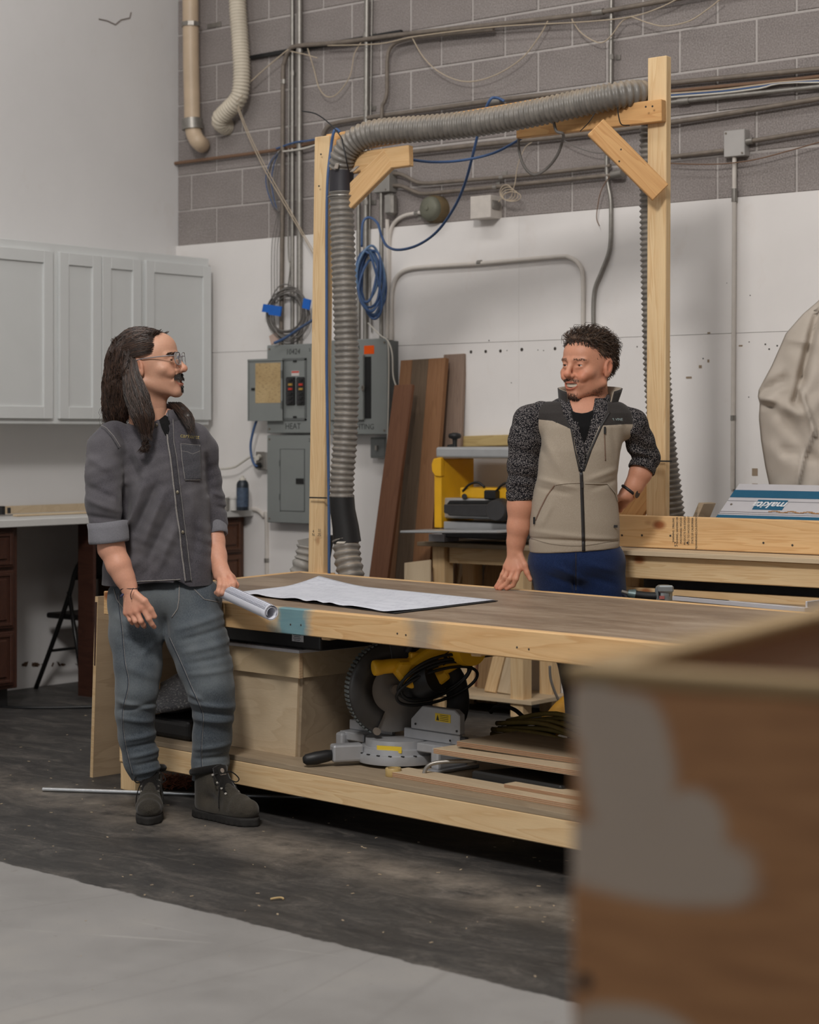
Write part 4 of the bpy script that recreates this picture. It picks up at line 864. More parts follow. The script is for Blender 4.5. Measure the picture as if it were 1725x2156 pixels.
for x in (944, 968): make('guide_post', MB().cyl(on_y(x, 968, yq + .2), on_y(x, 1110, yq + .2), .011, n=12), M_EMT if x > 950 else M_BLACK, PL)
make('inner_shield', yb_(930, 966, 936, 1090, yq + .10, .14), M_BLACK, PL)
make('cutter_head', yb_(968, 1026, 1090, 1052, yq + .06, .18), M_YEL, PL, bevel=.008, seg=2)
make('chute', MB().prism([on_y(*p, yq - .02) for p in ((934, 1062), (1090, 1062), (1090, 1090), (945, 1086), (942, 1082), (934, 1080))], (0, .16, 0)), M_DKGREY, PL, bevel=.004)
make('chute_top', MB().prism([on_y(*p, yq + .02) for p in ((946, 1054), (1090, 1054), (1090, 1062), (940, 1062))], (0, .1, 0)), M_BLACK, PL, bevel=.003)
make('dust_port', MB().lathe(on_y(1056, 1073, yq - .01), [(.055, -.01), (.054, .04), (.050, .09), (.046, .10)], V((.35, -1, 0)), 24), M_DKGREY, PL, smooth=True, angle=40)
make('head_casting', yb_(930, 1048, 1090, 1096, yq + .05, .2), M_SILV, PL, bevel=.006)
make('carriage_block', yb_(1018, 1032, 1042, 1052, yq + .02, .05), M_BLACK, PL, bevel=.006)
make('knob', MB().cyl(on_y(978, 1045, yq + .06), on_y(978, 1045, yq + .035), .013, n=14), M_BLACK, PL)
for hx in (975, 1045): make('carry_handle', MB().tube(spl([on_y(hx, 1034, yq + .06), on_y(hx + 14, 1020, yq + .05), on_y(hx + 32, 1016, yq + .05), on_y(hx + 46, 1026, yq + .06)], 4), .006, 8), M_BLACK, PL, smooth=True)
make('infeed_table', MB().prism([on_y(896, 1114, yq - .02), on_y(1100, 1114, yq - .02), on_y(1100, 1114, yq - .02) + V((0, -.20, 0)), on_y(896, 1114, yq - .02) + V((-.0, -.20, 0))], (0, 0, -.012)), M_SILV, PL, bevel=.003)
make('bed', yb_(934, 1098, 1092, 1120, yq + .02, .24), M_SILV, PL, bevel=.003)
make('base_casting', yb_(930, 1118, 1095, 1138, yq + .0, .26), M_DKGREY, PL, bevel=.004)
make('foot_block', yb_(903, 1124, 936, 1141, yq - .01, .12), plain('foot_white', (188, 188, 194), .5), PL)
make('crank_knob', MB().lathe(on_y(958, 922, yq + .1), [(.012, -.045), (.011, -.02), (.013, -.006), (.030, .0), (.033, .01), (.030, .02), (.012, .026)], ez, 20), M_BLACK, PL, smooth=True, angle=60)
make('crank_arm', MB().tube([on_y(944, 940, yq + .1), on_y(960, 938, yq + .1)], .009, 8), M_BLACK, PL, smooth=True)
# ================================================================ under the table
def sh(a, b, z=0): return LF + ex * a + ey * b + ez * (ZS + z)
def sbox(a0, b0, z0, a1, b1, z1): return MB().hexa([sh(a0, b0, z0), sh(a1, b0, z0), sh(a1, b1, z0), sh(a0, b1, z0), sh(a0, b0, z1), sh(a1, b0, z1), sh(a1, b1, z1), sh(a0, b1, z1)])
SM = frame(sh(0, 0), ex, ey)
CR = thing('plywood_crate', 'birch plywood crate with overhanging lid under the table', 'crate', sh(.65, .35))
def taper(a0, b0, a1, b1, z0, z1, t): return MB().hexa([sh(a0 + t, b0 + t * .6, z0), sh(a1 - t, b0 + t * .6, z0), sh(a1 - t, b1, z0), sh(a0 + t, b1, z0), sh(a0, b0, z1), sh(a1, b0, z1), sh(a1, b1, z1), sh(a0, b1, z1)])
make('body', taper(.36, .10, .905, .60, 0, .30, .045), M_PLY, CR)
make('side_panel', MB().hexa([sh(.862, .135, 0), sh(.876, .135, 0), sh(.876, .6, 0), sh(.862, .6, 0), sh(.906, .11, .3), sh(.920, .11, .3), sh(.920, .6, .3), sh(.906, .6, .3)]), M_PLYD, CR)
make('lid', sbox(.33, .085, .287, .925, .62, .375), wood('lid_ply', (206, 184, 150), (182, 158, 124), None, 6, 1.6), CR, bevel=.001)
make('lid_edge', sbox(.925, .085, .287, .929, .10, .375), M_PLYEDGE, CR)
make('lid_top', sbox(.33, .08, .375, .93, .62, .387), plain('lid_laminate', (204, 202, 206), .35), CR, bevel=.002)
PR = thing('black_case', 'flat black tool case lying on the plywood crate lid', 'case', sh(.65, .3, .388))
make('case', sbox(.40, .10, .3885, 1.02, .42, .448), M_BLACK, PR, bevel=.008, seg=2)
c_ = sh(.905, .0985, .428); make('label', MB().obox(c_, ex * .03, ey * .0006, ez * .014), plain('label_paper', (200, 198, 200), .6), PR)
mb = MB()
for i in range(4): mb.obox(c_ + ez * (.009 - i * .006) - ex * .004 - ey * .0008, ex * (.02 - .004 * (i % 2)), ey * .0003, ez * .0009)
make('print_lines', mb, M_INK, PR, kind='stuff')
# moulded grey rock-like casting on black base, behind the legs
RK = thing('speckled_hood', 'grey speckled moulded hood on a black base under the table', 'hood', sh(.28, .3))
bm = bmesh.new(); bmesh.ops.create_icosphere(bm, subdivisions=4, radius=1)
for v in bm.verts:
    n_ = .07 * math.sin(v.co.x * 5 + 1) * math.sin(v.co.y * 4) + .05 * math.sin(v.co.z * 9 + v.co.x * 4)
    z = max(v.co.z, -.1); v.co = V((v.co.x * (.22 + n_ * .2) * (1 - .45 * max(0, z)), v.co.y * (.19 + n_ * .2) * (1 - .4 * max(0, z)), .10 + z * .135 + n_ * .06 + .05 * max(0, v.co.x)))
me = bpy.data.meshes.new('hood'); bm.to_mesh(me); bm.free(); me.shade_smooth()
tk = NT('speckled_grey'); co = tk.coord(); tk.color(tk.ramp(tk.noise(co, 120, 2), [(.4, srgb((88, 88, 92))), (.6, srgb((108, 108, 110))), (.68, srgb((168, 166, 162)))])); tk.set(rough=.7)
link_mesh('hood', me, tk.m, SM @ Matrix.Translation((.145, .24, .0)), RK)
make('base', sbox(-.06 + .07, .07, 0, .335, .42, .075), M_BLACK, RK, bevel=.02, seg=3)
make('neck', MB().cyl(sh(.22, .26, .2), sh(.23, .27, .32), .05, .04, 14), M_BLACK, RK)
# ---- mitre saw
MS = thing('mitre_saw', 'yellow and black mitre saw on the table shelf', 'mitre saw', sh(1.21, .3))
def mloc(a, b, z): return sh(1.21 + a, .30 + b, z)
def mbox(a0, b0, z0, a1, b1, z1): return sbox(1.21 + a0, .30 + b0, z0, 1.21 + a1, .30 + b1, z1)
M_ALU = plain('saw_aluminium', (170, 171, 174), .45, .35, .08, 18); M_LBL = plain('label_yellow', (222, 190, 48), .5)
for sx in (-1, 1):
    make('foot', MB().prism([mloc(sx * .21, -.11, 0), mloc(sx * .26, -.11, 0), mloc(sx * .27, .12, 0), mloc(sx * .21, .12, 0)], ez * .012), M_ALU, MS, bevel=.003)
    make('base_end', mbox(sx * .215, -.07, .01, sx * .255, .08, .088), M_ALU, MS, bevel=.01, seg=2)
    make('base_deck', mbox(sx * .13, -.05, .06, sx * .255, .08, .09), M_ALU, MS, bevel=.004)
make('turntable', MB().lathe(mloc(0, 0, .012), [(.150, 0), (.152, .012), (.150, .03), (.138, .034), (.136, .05), (.120, .052), (.118, .078), (.05, .079)], ez, 48), M_ALU, MS, smooth=True, angle=30)
ring = MB()
for k in range(9):
    q = math.radians(200 + k * 17); c = mloc(math.cos(q) * .147, math.sin(q) * .147, .045); ring.obox(c, ex * .006, ey * .003, ez * .0015)
make('detents', ring, M_BLACK, MS, kind='stuff')
make('warning_label', MB().obox(mloc(.062, -.112, .066) , ex * .042 + ey * .018, (ey - ex * .4) * .0008, ez * .011), M_LBL, MS)
arm_d = V((-.55, -1, 0)).normalized()
def lev(t_, z): return mloc(arm_d.x * t_, arm_d.y * t_, z)
make('mitre_arm', MB().obox(lev(.19, .045), (ex * arm_d.x + ey * arm_d.y) * .055, (ex * arm_d.y - ey * arm_d.x) * .026, ez * .03), M_ALU, MS, bevel=.008, seg=2)
make('mitre_grip', MB().tube([lev(.235, .04), lev(.26, .036), lev(.30, .03), lev(.335, .026), lev(.345, .025)], [.016, .021, .023, .019, .010], 14), M_BLACK, MS, smooth=True)
for x0, x1, p in ((.03, .27, [(.03, .0), (.27, .0), (.27, .035), (.03, .035)]),):
    make('fence', mbox(.02, .0, .09, .285, .02, .125), M_ALU, MS, bevel=.003)
    make('sliding_fence', MB().prism([mloc(.06, -.006, .127), mloc(.292, -.006, .127), mloc(.292, -.006, .195), mloc(.268, -.006, .21), mloc(.115, -.006, .21), mloc(.06, -.006, .16)], ey * .028), M_ALU, MS, bevel=.003)
make('fence', mbox(-.255, .0, .09, -.04, .02, .125), M_ALU, MS, bevel=.003)
make('fence_vent', mbox(.286, .0, .09, .31, .022, .12), M_DKGREY, MS, bevel=.003)
make('fence_label', MB().obox(mloc(.215, -.0068, .178), ex * .036, ey * .0006, ez * .014), M_LBL, MS)
mb = MB(); mb.prism([mloc(.184, -.0076, .168), mloc(.198, -.0076, .168), mloc(.191, -.0076, .187)], -ey * .0004); make('warning_triangle', mb, M_INK, MS)
mb = MB()
for i in range(4): mb.obox(mloc(.222, -.0076, .187 - i * .006), ex * .02, ey * .0003, ez * .0008)
make('label_print', mb, M_INK, MS, kind='stuff')
mb = MB()
for a, z in ((.085, .145), (.28, .14), (.25, .105)): mb.cyl(mloc(a, -.007, z), mloc(a, -.009, z), .004, n=8)
make('bolts', mb, M_BLACK, MS, kind='stuff')
THM = math.radians(27); hx = ex * math.cos(THM) - ey * math.sin(THM); hy = ex * math.sin(THM) + ey * math.cos(THM)
mloc0, ex0, ey0 = mloc, ex, ey; MC0 = sh(1.21, .30, 0)
def mloc(a, b, z): return MC0 + ez * z + hx * a + hy * b
ex, ey = hx, hy                                                # the head is swung to the left
BCn = (0.0, -.02, .258)                                       # blade centre
make('blade', MB().lathe(mloc(.003, BCn[1], BCn[2]), [(.146, -.0015), (.150, 0), (.146, .0015), (.02, .002)], ex, 64), plain('blade_steel', (128, 124, 120), .38, .6, .12, 10), MS, smooth=True, angle=30)
make('arbor', MB().cyl(mloc(-.004, BCn[1], BCn[2]), mloc(.03, BCn[1], BCn[2]), .018, n=14), M_EMTD, MS)
# lower guard: smoked shell over the front half with ribbed rim
gv, rimv = MB(), []
def gp(q, r, a): return mloc(a, BCn[1] + r * math.cos(q), BCn[2] + r * math.sin(q))
qs = np.linspace(math.radians(72), math.radians(243), 34)
ring_o = [[gp(q, r, a) for q in qs] for r, a in ((.085, .014), (.120, .018), (.160, .018), (.166, .010), (.166, -.030), (.160, -.038), (.12, -.038))]
tg = NT('smoked_plastic'); tg.color(srgb((40, 38, 37))); tg.set(rough=.3, trans=.55); 
o = make('lower_guard', MB().grid(ring_o), plain('guard_smoke', (48, 46, 44), .35, 0, .2, 20), MS, smooth=True); o.modifiers.new('t', 'SOLIDIFY').thickness = .002
mb = MB()
for q in qs[1:-1]:
    c = gp(q, .1685, -.010); rd = (ey * math.cos(q) + ez * math.sin(q)); tn = (-ey * math.sin(q) + ez * math.cos(q)); mb.obox(c, ex * .021, rd * .0035, tn * .0042)
make('guard_ribs', mb, plain('rib_grey', (92, 98, 98), .4), MS, kind='stuff')
make('guard_roller', MB().cyl(gp(qs[-1], .158, .02), gp(qs[-1], .158, .034), .013, n=14), M_EMTD, MS)
make('upper_guard', MB().prism([gp(q, .172, -.028) for q in np.linspace(math.radians(18), math.radians(100), 12)] + [gp(math.radians(100), .07, -.028), gp(math.radians(18), .05, -.028)], ex * .05), M_DKGREY, MS, bevel=.006)
make('gearbox', MB().tube([mloc(.02, .06, .29), mloc(.07, .08, .30), mloc(.10, .10, .31)], [.075, .072, .06], 20), M_BLACK, MS, smooth=True, angle=50)
SHF = .10
make('body_shell', MB().prism([mloc(.03, b + SHF, z) for b, z in ((-.12, .325), (-.10, .285), (-.03, .278), (.05, .315), (.15, .365), (.19, .42), (.16, .462), (.06, .452), (-.04, .40), (-.10, .36))], hx * .07), M_YEL, MS, bevel=.014, seg=3)
make('motor', MB().tube([mloc(.06, .20, .40), mloc(.12, .205, .40), mloc(.17, .21, .398)], [.056, .058, .05], 22), M_YEL, MS, smooth=True, angle=50)
make('motor_cap', MB().tube([mloc(.05, .26, .42), mloc(.06, .34, .425), mloc(.06, .40, .43)], [.062, .058, .03], 22), M_BLACK, MS, smooth=True, angle=50)
make('handle', MB().tube(spl([mloc(.06, .02, .345), mloc(.06, -.03, .346), mloc(.06, -.07, .344), mloc(.06, -.105, .341), mloc(.06, -.118, .340)], 4), [.025] * 10 + [.0265, .0275, .028, .027, .026, .022, .013], 16), M_YEL, MS, smooth=True)
make('handle_base', MB().prism([mloc(.04, b, z) for b, z in ((-.05, .33), (-.0, .27), (.10, .26), (.16, .30), (.12, .36), (-.03, .365))], hx * .06), M_YEL, MS, bevel=.012, seg=2)
make('trigger_lock', MB().obox(mloc(.06, .035, .378), hx * .016, hy * .018, ez * .012), M_YEL, MS, bevel=.004)
make('badge', MB().obox(mloc(.1015, .072, .345), hy * .036 + ez * .010, hx * .001, ez * .015), M_BLACK, MS)
text('lettering', 'XPS', .022, frame(mloc(.1030, .078, .347), hy + ez * .28, ez), M_WHITEC, MS)
make('badge', MB().obox(mloc(.1015, .185, .395), hy * .06 + ez * .032, hx * .001, ez * .019), M_BLACK, MS)
text('lettering', 'DEWALT', .034, frame(mloc(.1030, .185, .395), hy + ez * .53, ez), M_YEL, MS, bold=.0008)
make('pivot_arm', MB().tube(spl([mloc(.0, .13, .06), mloc(.0, .21, .16), mloc(.02, .20, .27), mloc(.03, .15, .34)], 5), .04, 14), M_DKGREY, MS, smooth=True)
make('carry_bar', MB().tube(spl([mloc(.03, .02, .385), mloc(.03, .05, .44), mloc(.04, .12, .47)], 5), .013, 10), M_DKGREY, MS, smooth=True)
for k in range(4):
    cxy = (random.uniform(-.01, .02), random.uniform(-.045, -.01)); ra, rb = .135 + random.uniform(-.02, .02), .06 + random.uniform(-.015, .02)
    make('cord_loop', MB().tube(spl([mloc(.085 + .03 * math.sin(q) + k * .004, .09 + cxy[0] + ra * math.cos(q), .315 + cxy[1] + rb * math.sin(q) + .03 * math.cos(q)) for q in np.linspace(0, 6.283, 15)[:-1]], 4, True), .0055, 7, closed=True), M_BLACK, MS, smooth=True)
mloc, ex, ey = mloc0, ex0, ey0
make('tape_roll', MB().lathe(sh(1.385, .095, 0), [(.0255, 0), (.027, .002), (.027, .026), (.0255, .028), (.019, .028), (.019, .003), (.001, .002)], ez, 24), plain('tape_tan', (186, 160, 106), .4), smooth=True, angle=40, label='roll of tan tape beside the mitre saw foot', cat='tape roll')
# ---- ply strips and offcuts on the shelf
def plyslab(name, label, a0, b0, a1, b1, w, z, th_=.018, m=None, tilt=0):
    p0_, p1_ = sh(a0, b0, z + th_ / 2), sh(a1, b1, z + th_ / 2 + tilt)
    t = thing(name, label, 'offcut', p0_, 'plywood offcuts on the table shelf')
    x = (p1_ - p0_).normalized(); s = ez.cross(x).normalized()
    board('panel', p0_ + s * w / 2, p1_ + s * w / 2, w, th_, m or M_PLYD, s, t, bevel=0)
    for k in (-.28, .02, .32): board('ply_layer', p0_ - s * .0006 + ez * th_ * k, p1_ - s * .0006 + ez * th_ * k, .0015, th_ * .13, plain('ply_glue', (168, 124, 92), .8), s, t, bevel=0)
    return t
plyslab('ply_strip', 'long narrow plywood strip along the front of the shelf', 1.375, .075, 2.55, .055, .10, .0005, .018, M_PLY)
plyslab('ply_strip', 'shorter plywood strip lying on the long front strip', 1.86, .12, 2.6, .11, .12, .019, .012, M_PLY)
plyslab('plywood_sheet', 'upper plywood panel propped across the saw base at right', 1.56, .22, 2.5, .24, .30, .105, .018, None, .0)
plyslab('plywood_sheet', 'lower plywood panel sticking out under the propped one', 1.50, .17, 2.45, .13, .30, .080, .018, M_PLY, .01)
make('support_block', sbox(2.1, .2, 0, 2.3, .5, .078), M_BLACK, label='black block holding up the plywood panels', cat='block', bevel=.004)
make('black_tray', MB().prism([sh(1.66, .18, .002), sh(2.05, .17, .002), sh(2.15, .34, .002), sh(1.75, .38, .002)], ez * .04), plain('tray_black', (24, 25, 26), .6), label='black plastic tray under the plywood panels', cat='tray', bevel=.006)
make('bent_rod', MB().tube(spl([sh(1.49, .13, .004), sh(1.50, .14, .04), sh(1.53, .17, .055), sh(1.62, .25, .06)], 5), .007, 8), M_EMT, smooth=True, label='bent silver rod beside the saw foot', cat='rod')
make('wood_scrap', sbox(1.76, .175, .0005, 1.785, .19, .014), M_PLY, label='tiny wood scrap on the shelf under the panels', cat='scrap')
# ---- bundled extension cords behind the panels
CB = thing('cord_bundle', 'bundle of dusty olive extension cords behind the mitre saw', 'cord bundle', sh(1.9, .5))
M_OL = plain('olive_cord', (110, 92, 40), .7, 0, .2, 20)
for k in range(16):
    q = k * 2.4; r_ = .022 + .05 * math.sqrt(k / 16)
    pts = [sh(1.42 + .02 * math.sin(q), .59 + r_ * math.cos(q) * .9, .10 + r_ * math.sin(q) * .6), sh(1.7, .58 + r_ * math.cos(q + .5), .13 + r_ * math.sin(q + .5)), sh(2.0, .56 + r_ * math.cos(q + 1.1), .115 + r_ * math.sin(q + 1.1)), sh(2.35, .54 + r_ * .5 * math.cos(q + 1.7), .09 + r_ * .5 * math.sin(q + 1.7))]
    make('cord', MB().tube(spl(pts, 5), .0085, 7), M_OL, CB, smooth=True)
cord('power_cord', 'black cable arching over the olive cord bundle', [(1034, 1500, 7.0), (1042, 1490, 6.98), (1062, 1487, 6.95), (1085, 1495, 6.9), (1110, 1515, 6.85), (1145, 1530, 6.8), (1170, 1540, 6.75)], .0075, M_BLACK)
YH = thing('yellow_hose', 'short yellow ribbed hose end on the floor beyond the shelf', 'hose', on_z(1170, 1540, 0))
yh0, yh1, yh2 = pt(1152, 1523, 8.4), pt(1172, 1505, 8.5), pt(1188, 1480, 8.7)
hose('hose', [pt(1155, 1531, 8.3), pt(1172, 1517, 8.35), pt(1190, 1496, 8.5), pt(1215, 1480, 8.7), pt(1250, 1500, 8.8)], .05, .014, .003, plain('yellow_hose', (206, 150, 44), .3), YH)
make('mouth', MB().cyl(pt(1152, 1533, 8.29), pt(1160, 1527, 8.32), .044, n=18), M_BLACK, YH)
cord('power_cord', 'thin grey cable hanging near the yellow hose', [(1158, 1402, 8.6), (1160, 1430, 8.6), (1170, 1460, 8.6), (1185, 1490, 8.6), (1195, 1510, 8.6)], .006, M_GREYC)
# ---- floor things
make('metal_rod', MB().tube([on_z(90, 1662, .008), on_z(700, 1681, .008)], .0075, 10), plain('rod_silver', (196, 198, 200), .3, .7), smooth=True, label='thin silver rod lying on the floor under the table', cat='rod', angle=50)
cord('power_cord', 'dark cord lying on the floor left of the table', [(0, 1487, 9.68), (12, 1489, 9.66), (60, 1490, 9.62), (120, 1490, 9.62), (200, 1488, 9.64)], .008, M_BLACK)
mb = MB()
for i in range(420):
    p = on_z(random.uniform(345, 402), random.uniform(1643, 1664), 0); a = random.random() * 6; s_ = random.uniform(.004, .014)
    mb.obox(p + ez * random.uniform(.002, .03), V((math.cos(a) * s_, math.sin(a) * s_, random.uniform(-.006, .006))), V((-math.sin(a) * .002, math.cos(a) * .002, 0)), ez * .0006)
make('shavings_pile', mb, plain('shavings_red', (140, 84, 58), .8, 0, .3), label='small pile of reddish shavings under the table', cat='shavings', kind='stuff')
mb = MB()
for i in range(340):
    x = random.uniform(1.0, 8.5); y = random.uniform(-4.0, -2.6) if i % 3 else random.uniform(-3.9, -1.2); a = random.random() * 6; s_ = random.uniform(.002, .007)
    mb.obox((x, y, .0008), V((math.cos(a) * s_, math.sin(a) * s_, 0)), V((-math.sin(a) * s_ * .4, math.cos(a) * s_ * .4, 0)), ez * .0006)
for i in range(60):
    x = random.uniform(2.0, 7.5); y = random.uniform(-6.0, -4.2); a = random.random() * 6; s_ = random.uniform(.001, .003)
    mb.obox((x, y, .0008), V((math.cos(a) * s_, math.sin(a) * s_, 0)), V((-math.sin(a) * s_ * .5, math.cos(a) * s_ * .5, 0)), ez * .0006)
make('floor_chips', mb, plain('chip_tan', (176, 158, 132), .8), label='tiny scattered wood chips on the floor', cat='wood chips', kind='stuff')
make('wood_curl', MB().tube(spl([on_z(570, 1893, .003), on_z(580, 1891, .006), on_z(592, 1890, .006), on_z(598, 1893, .003)], 4), .003, 6), plain('curl_tan', (196, 168, 120), .7), label='curled wood shaving on the dark floor', cat='shaving')
# ================================================================ drawings on the table
def m_plan():
    t = NT('plan_print'); co = t.coord(); base = srgb((212, 215, 224)); c = base
    for sc, off, w, k in ((3.1, (0, 0, 0), .012, .55), (7.7, (.3, .1, 0), .03, .4), (17, (.2, .6, 0), .06, .32)):
        b = t.n('ShaderNodeTexBrick'); b.inputs['Scale'].default_value = sc; b.inputs['Mortar Size'].default_value = w * .25; b.inputs['Mortar Smooth'].default_value = 0; b.inputs['Color1'].default_value = b.inputs['Color2'].default_value = (0, 0, 0, 1); b.inputs['Mortar'].default_value = (1, 1, 1, 1)
        mp = t.n('ShaderNodeMapping'); mp.inputs['Location'].default_value = off; t.link(co, mp.inputs[0]); t.link(mp.outputs[0], b.inputs['Vector'])
        msk = t.ramp(t.noise(mp.outputs[0], sc * .9, 1), [(.50, (0, 0, 0)), (.54, (k, k, k))])
        c = t.mix(t.math('MULTIPLY', b.outputs['Color'], msk), c, srgb((66, 74, 110)))
    t.color(c); t.set(rough=.7, spec=.2); return t.m
M_PLAN = m_plan()
A, Bq, Cq, Dq = (on_z(*p, ZT + .004) for p in ((672, 1226), (1042, 1263), (824, 1289), (500, 1249)))
DR = thing('blueprints', 'sheets of architectural drawings spread on the table', 'drawings', (A + Bq + Cq + Dq) / 4)
P = []
for i in range(25):
    row = []
    for j in range(49):
        u, v = j / 48, i / 24
        p = A.lerp(Bq, u).lerp(Dq.lerp(Cq, u), v)
        lift = .026 * max(0, 1 - (u * 3.2 + v * 2.2)) ** 1.5 + 0.0028 * v ** 5 * (1 + math.sin(u * 40 + 2 * math.sin(u * 11))) + .0015 * (1 + math.sin(u * 9 + v * 3)) * v
        p = p + ez * lift + (Dq - A).normalized() * (.004 * v ** 6 * math.sin(u * 40 + 1)); row.append(p)
    P.append(row)
Md = frame((A + Bq + Cq + Dq) / 4, Bq - A, A - Dq); Mi = Md.inverted()
o = make('top_sheet', MB().grid([[Mi @ p for p in r] for r in P]), M_PLAN, DR, smooth=True, M=Md); o.modifiers.new('t', 'SOLIDIFY').thickness = .0008
nx = (Bq - A).normalized(); poly_obj('backing_sheet', [A + nx * .25 - ez * .0015, Bq + nx * .018 - ez * .0015, Cq + nx * .02 + (Cq - Dq).normalized() * 0 - ez * .0015, Dq + nx * .3 - ez * .0015], .002, plain('backing_black', (30, 31, 34), .6), DR, nx)
# rolled drawing held by the long-haired man
r0, r1 = pt(474, 1245, 6.93), pt(572, 1290, 6.66)
RP = thing('rolled_drawing', 'rolled white drawing held against the table edge', 'paper roll', r0)
ax = (r1 - r0).normalized(); u_ = ax.orthogonal().normalized(); w_ = ax.cross(u_)
rows = []
NTH = 88
for e in range(12):
    row = []
    for k in range(NTH + 1):
        th_ = k / NTH * math.pi * 2 * 2.35 + .8; rr_ = .0285 - .0075 * k / NTH - (.003 if k > 62 else 0)
        row.append(r0 + (r1 - r0) * (e / 11) + (u_ * math.cos(th_) + w_ * math.sin(th_)) * rr_)
    rows.append(row)
tpn = NT('rolled_plan_paper'); co = tpn.coord(); tpn.color(srgb((222, 224, 234))); tpn.set(rough=.65)
o = make('sheet', MB().grid(rows), tpn.m, RP, smooth=True); o.modifiers.new('t', 'SOLIDIFY').thickness = .0009
for q in (.35, .62, .8, .95, 1.1, 1.22, 1.34):
    base = None
    c0 = (-FW * .75 + ez * .55 + RT * .1); c0 = (c0 - ax * c0.dot(ax)).normalized(); c1 = ax.cross(c0)
    dr = c0 * math.cos(q - .7) + c1 * math.sin(q - .7) * 1
    make('ink_line', MB().tube([r0 + dr * .0291 + ax * .002, r1 + dr * .0291 - ax * .004], .0006, 4), plain('ink_blue', (70, 74, 100), .7), RP)
# ================================================================ canvas bag and foreground box
CV = thing('canvas_bag', 'creased cream canvas dust bag hanging at the right edge', 'dust bag', pt(1680, 1030, 8.2))
left = [(1745, 610), (1725, 632), (1690, 662), (1655, 702), (1645, 725), (1625, 770), (1598, 820), (1596, 835), (1600, 850), (1598, 880), (1603, 930), (1611, 980), (1620, 1022), (1624, 1034)]
P = []
for i in range(61):
    t_ = i / 60 * (len(left) - 1); k = min(int(t_), len(left) - 2); f = t_ - k; lx_ = left[k][0] * (1 - f) + left[k + 1][0] * f; ly_ = left[k][1] * (1 - f) + left[k + 1][1] * f
    row = []
    for j in range(61):
        u = j / 60; px = lx_ + u * (1900 - lx_) ; py = ly_ + u * 4
        dp = 8.28 - .22 * math.sin(math.pi * min(1, u * 1.0)) ** .6
        def crease(x0, y0, x1, y1, w, a):
            vx, vy = x1 - x0, y1 - y0; tt = max(0, min(1, ((px - x0) * vx + (py - y0) * vy) / (vx * vx + vy * vy))); d2 = (px - x0 - tt * vx) ** 2 + (py - y0 - tt * vy) ** 2; return a * math.exp(-d2 / w ** 2)
        dp += crease(1722, 660, 1690, 790, 9, 0.0700) + crease(1600, 826, 1650, 800, 10, 0.0600) + crease(1598, 850, 1625, 856, 6, 0.0600) + crease(1690, 800, 1675, 845, 8, 0.0700) + crease(1640, 860, 1700, 950, 16, 0.0300) + crease(1650, 950, 1720, 965, 8, 0.0240)
        dp -= crease(1685, 815, 1714, 905, 5, 0.0400) + crease(1714, 905, 1690, 965, 5, 0.0400) + crease(1690, 965, 1678, 1025, 5, 0.0360) + crease(1605, 838, 1680, 870, 14, 0.0400) + crease(1660, 715, 1700, 722, 8, 0.0200)
        dp += .010 * math.sin(px * .09 + 2 * math.sin(py * .03)) * math.sin(py * .05 + px * .02)
        row.append(pt(px, py, dp))
    P.append(row)
def m_canvas():
    t = NT('cream_canvas'); co = t.coord(); n = t.noise(co, 5, 5); c = t.ramp(n, [(.3, srgb((186, 176, 164))), (.7, srgb((202, 192, 181)))])
    c = t.mix(t.ramp(t.noise(co, 38, 3), [(.70, (0, 0, 0)), (.76, (.5, .5, .5))]), c, srgb((140, 116, 90))); t.color(c); t.set(rough=.9, spec=.1); t.bump(t.noise(co, 400, 2), .1, .001); return t.m
o = make('cloth', MB().grid(P), m_canvas(), CV, smooth=True); o.modifiers.new('t', 'SOLIDIFY').thickness = -.004
make('burn_mark', MB().obox(pt(1629, 1022, 8.27), RT * .012, FW * .003, ez * .005), plain('burn', (60, 44, 34), .9), CV)
# wooden crate close to the camera, far out of focus
ab_ = math.radians(33); fx_dir = None
kd = 1.4; K = pt(1204, 1399, kd)
va = math.atan2(2400, FPX)                                # receding side: vanishing point to the right
side = (FW * math.cos(va) + RT * math.sin(va)); side.z = 0; side.normalize(); frn = V((side.y, -side.x, 0)); 
if frn.dot(RT) < 0: frn = -frn
def m_box():
    t = NT('stained_crate_board'); co = t.coord(); n = t.noise(co, 12, 3, .5, .8); g = t.noise(t.coord((4, 4, 30)), 3, 4)
    brown = t.ramp(g, [(.3, srgb((158, 110, 70))), (.55, srgb((182, 130, 85))), (.75, srgb((194, 144, 98)))])
    sp = t.n('ShaderNodeSeparateXYZ'); t.link(co, sp.inputs[0])
    def blob(x, z, rx, rz):
        a = t.math('POWER', t.math('DIVIDE', t.math('SUBTRACT', sp.outputs[0], x), rx), 2); b = t.math('POWER', t.math('DIVIDE', t.math('SUBTRACT', sp.outputs[2], z), rz), 2)
        return t.math('SUBTRACT', 1, t.math('ADD', a, b))
    m1 = None
    for bl_ in ((.043, -.072, .040, .062), (.060, -.135, .094, .033), (.020, -.036, .022, .030), (.215, -.038, .026, .022), (.228, -.105, .022, .026), (.045, -.254, .055, .019), (.09, -.11, .03, .03)):
        g_ = blob(*bl_); m1 = g_ if m1 is None else t.math('MAXIMUM', m1, g_)
    m1 = t.math('ADD', m1, t.math('MULTIPLY', t.math('SUBTRACT', n, .5), .9)); m1 = t.math('MULTIPLY', m1, 3, clamp=True)
    t.color(t.mix(t.math('MULTIPLY', m1, .9), brown, srgb((196, 180, 164)))); t.set(rough=.55, spec=.4); return t.m
M_BOX = m_box(); M_RIM = wood('crate_rim', (176, 150, 110), (150, 122, 84)); M_BIN = plain('crate_inside', (96, 68, 44), .8)
FB = thing('foreground_crate', 'open stained wooden crate very close at the lower right', 'crate', V((K.x, K.y, 0)))
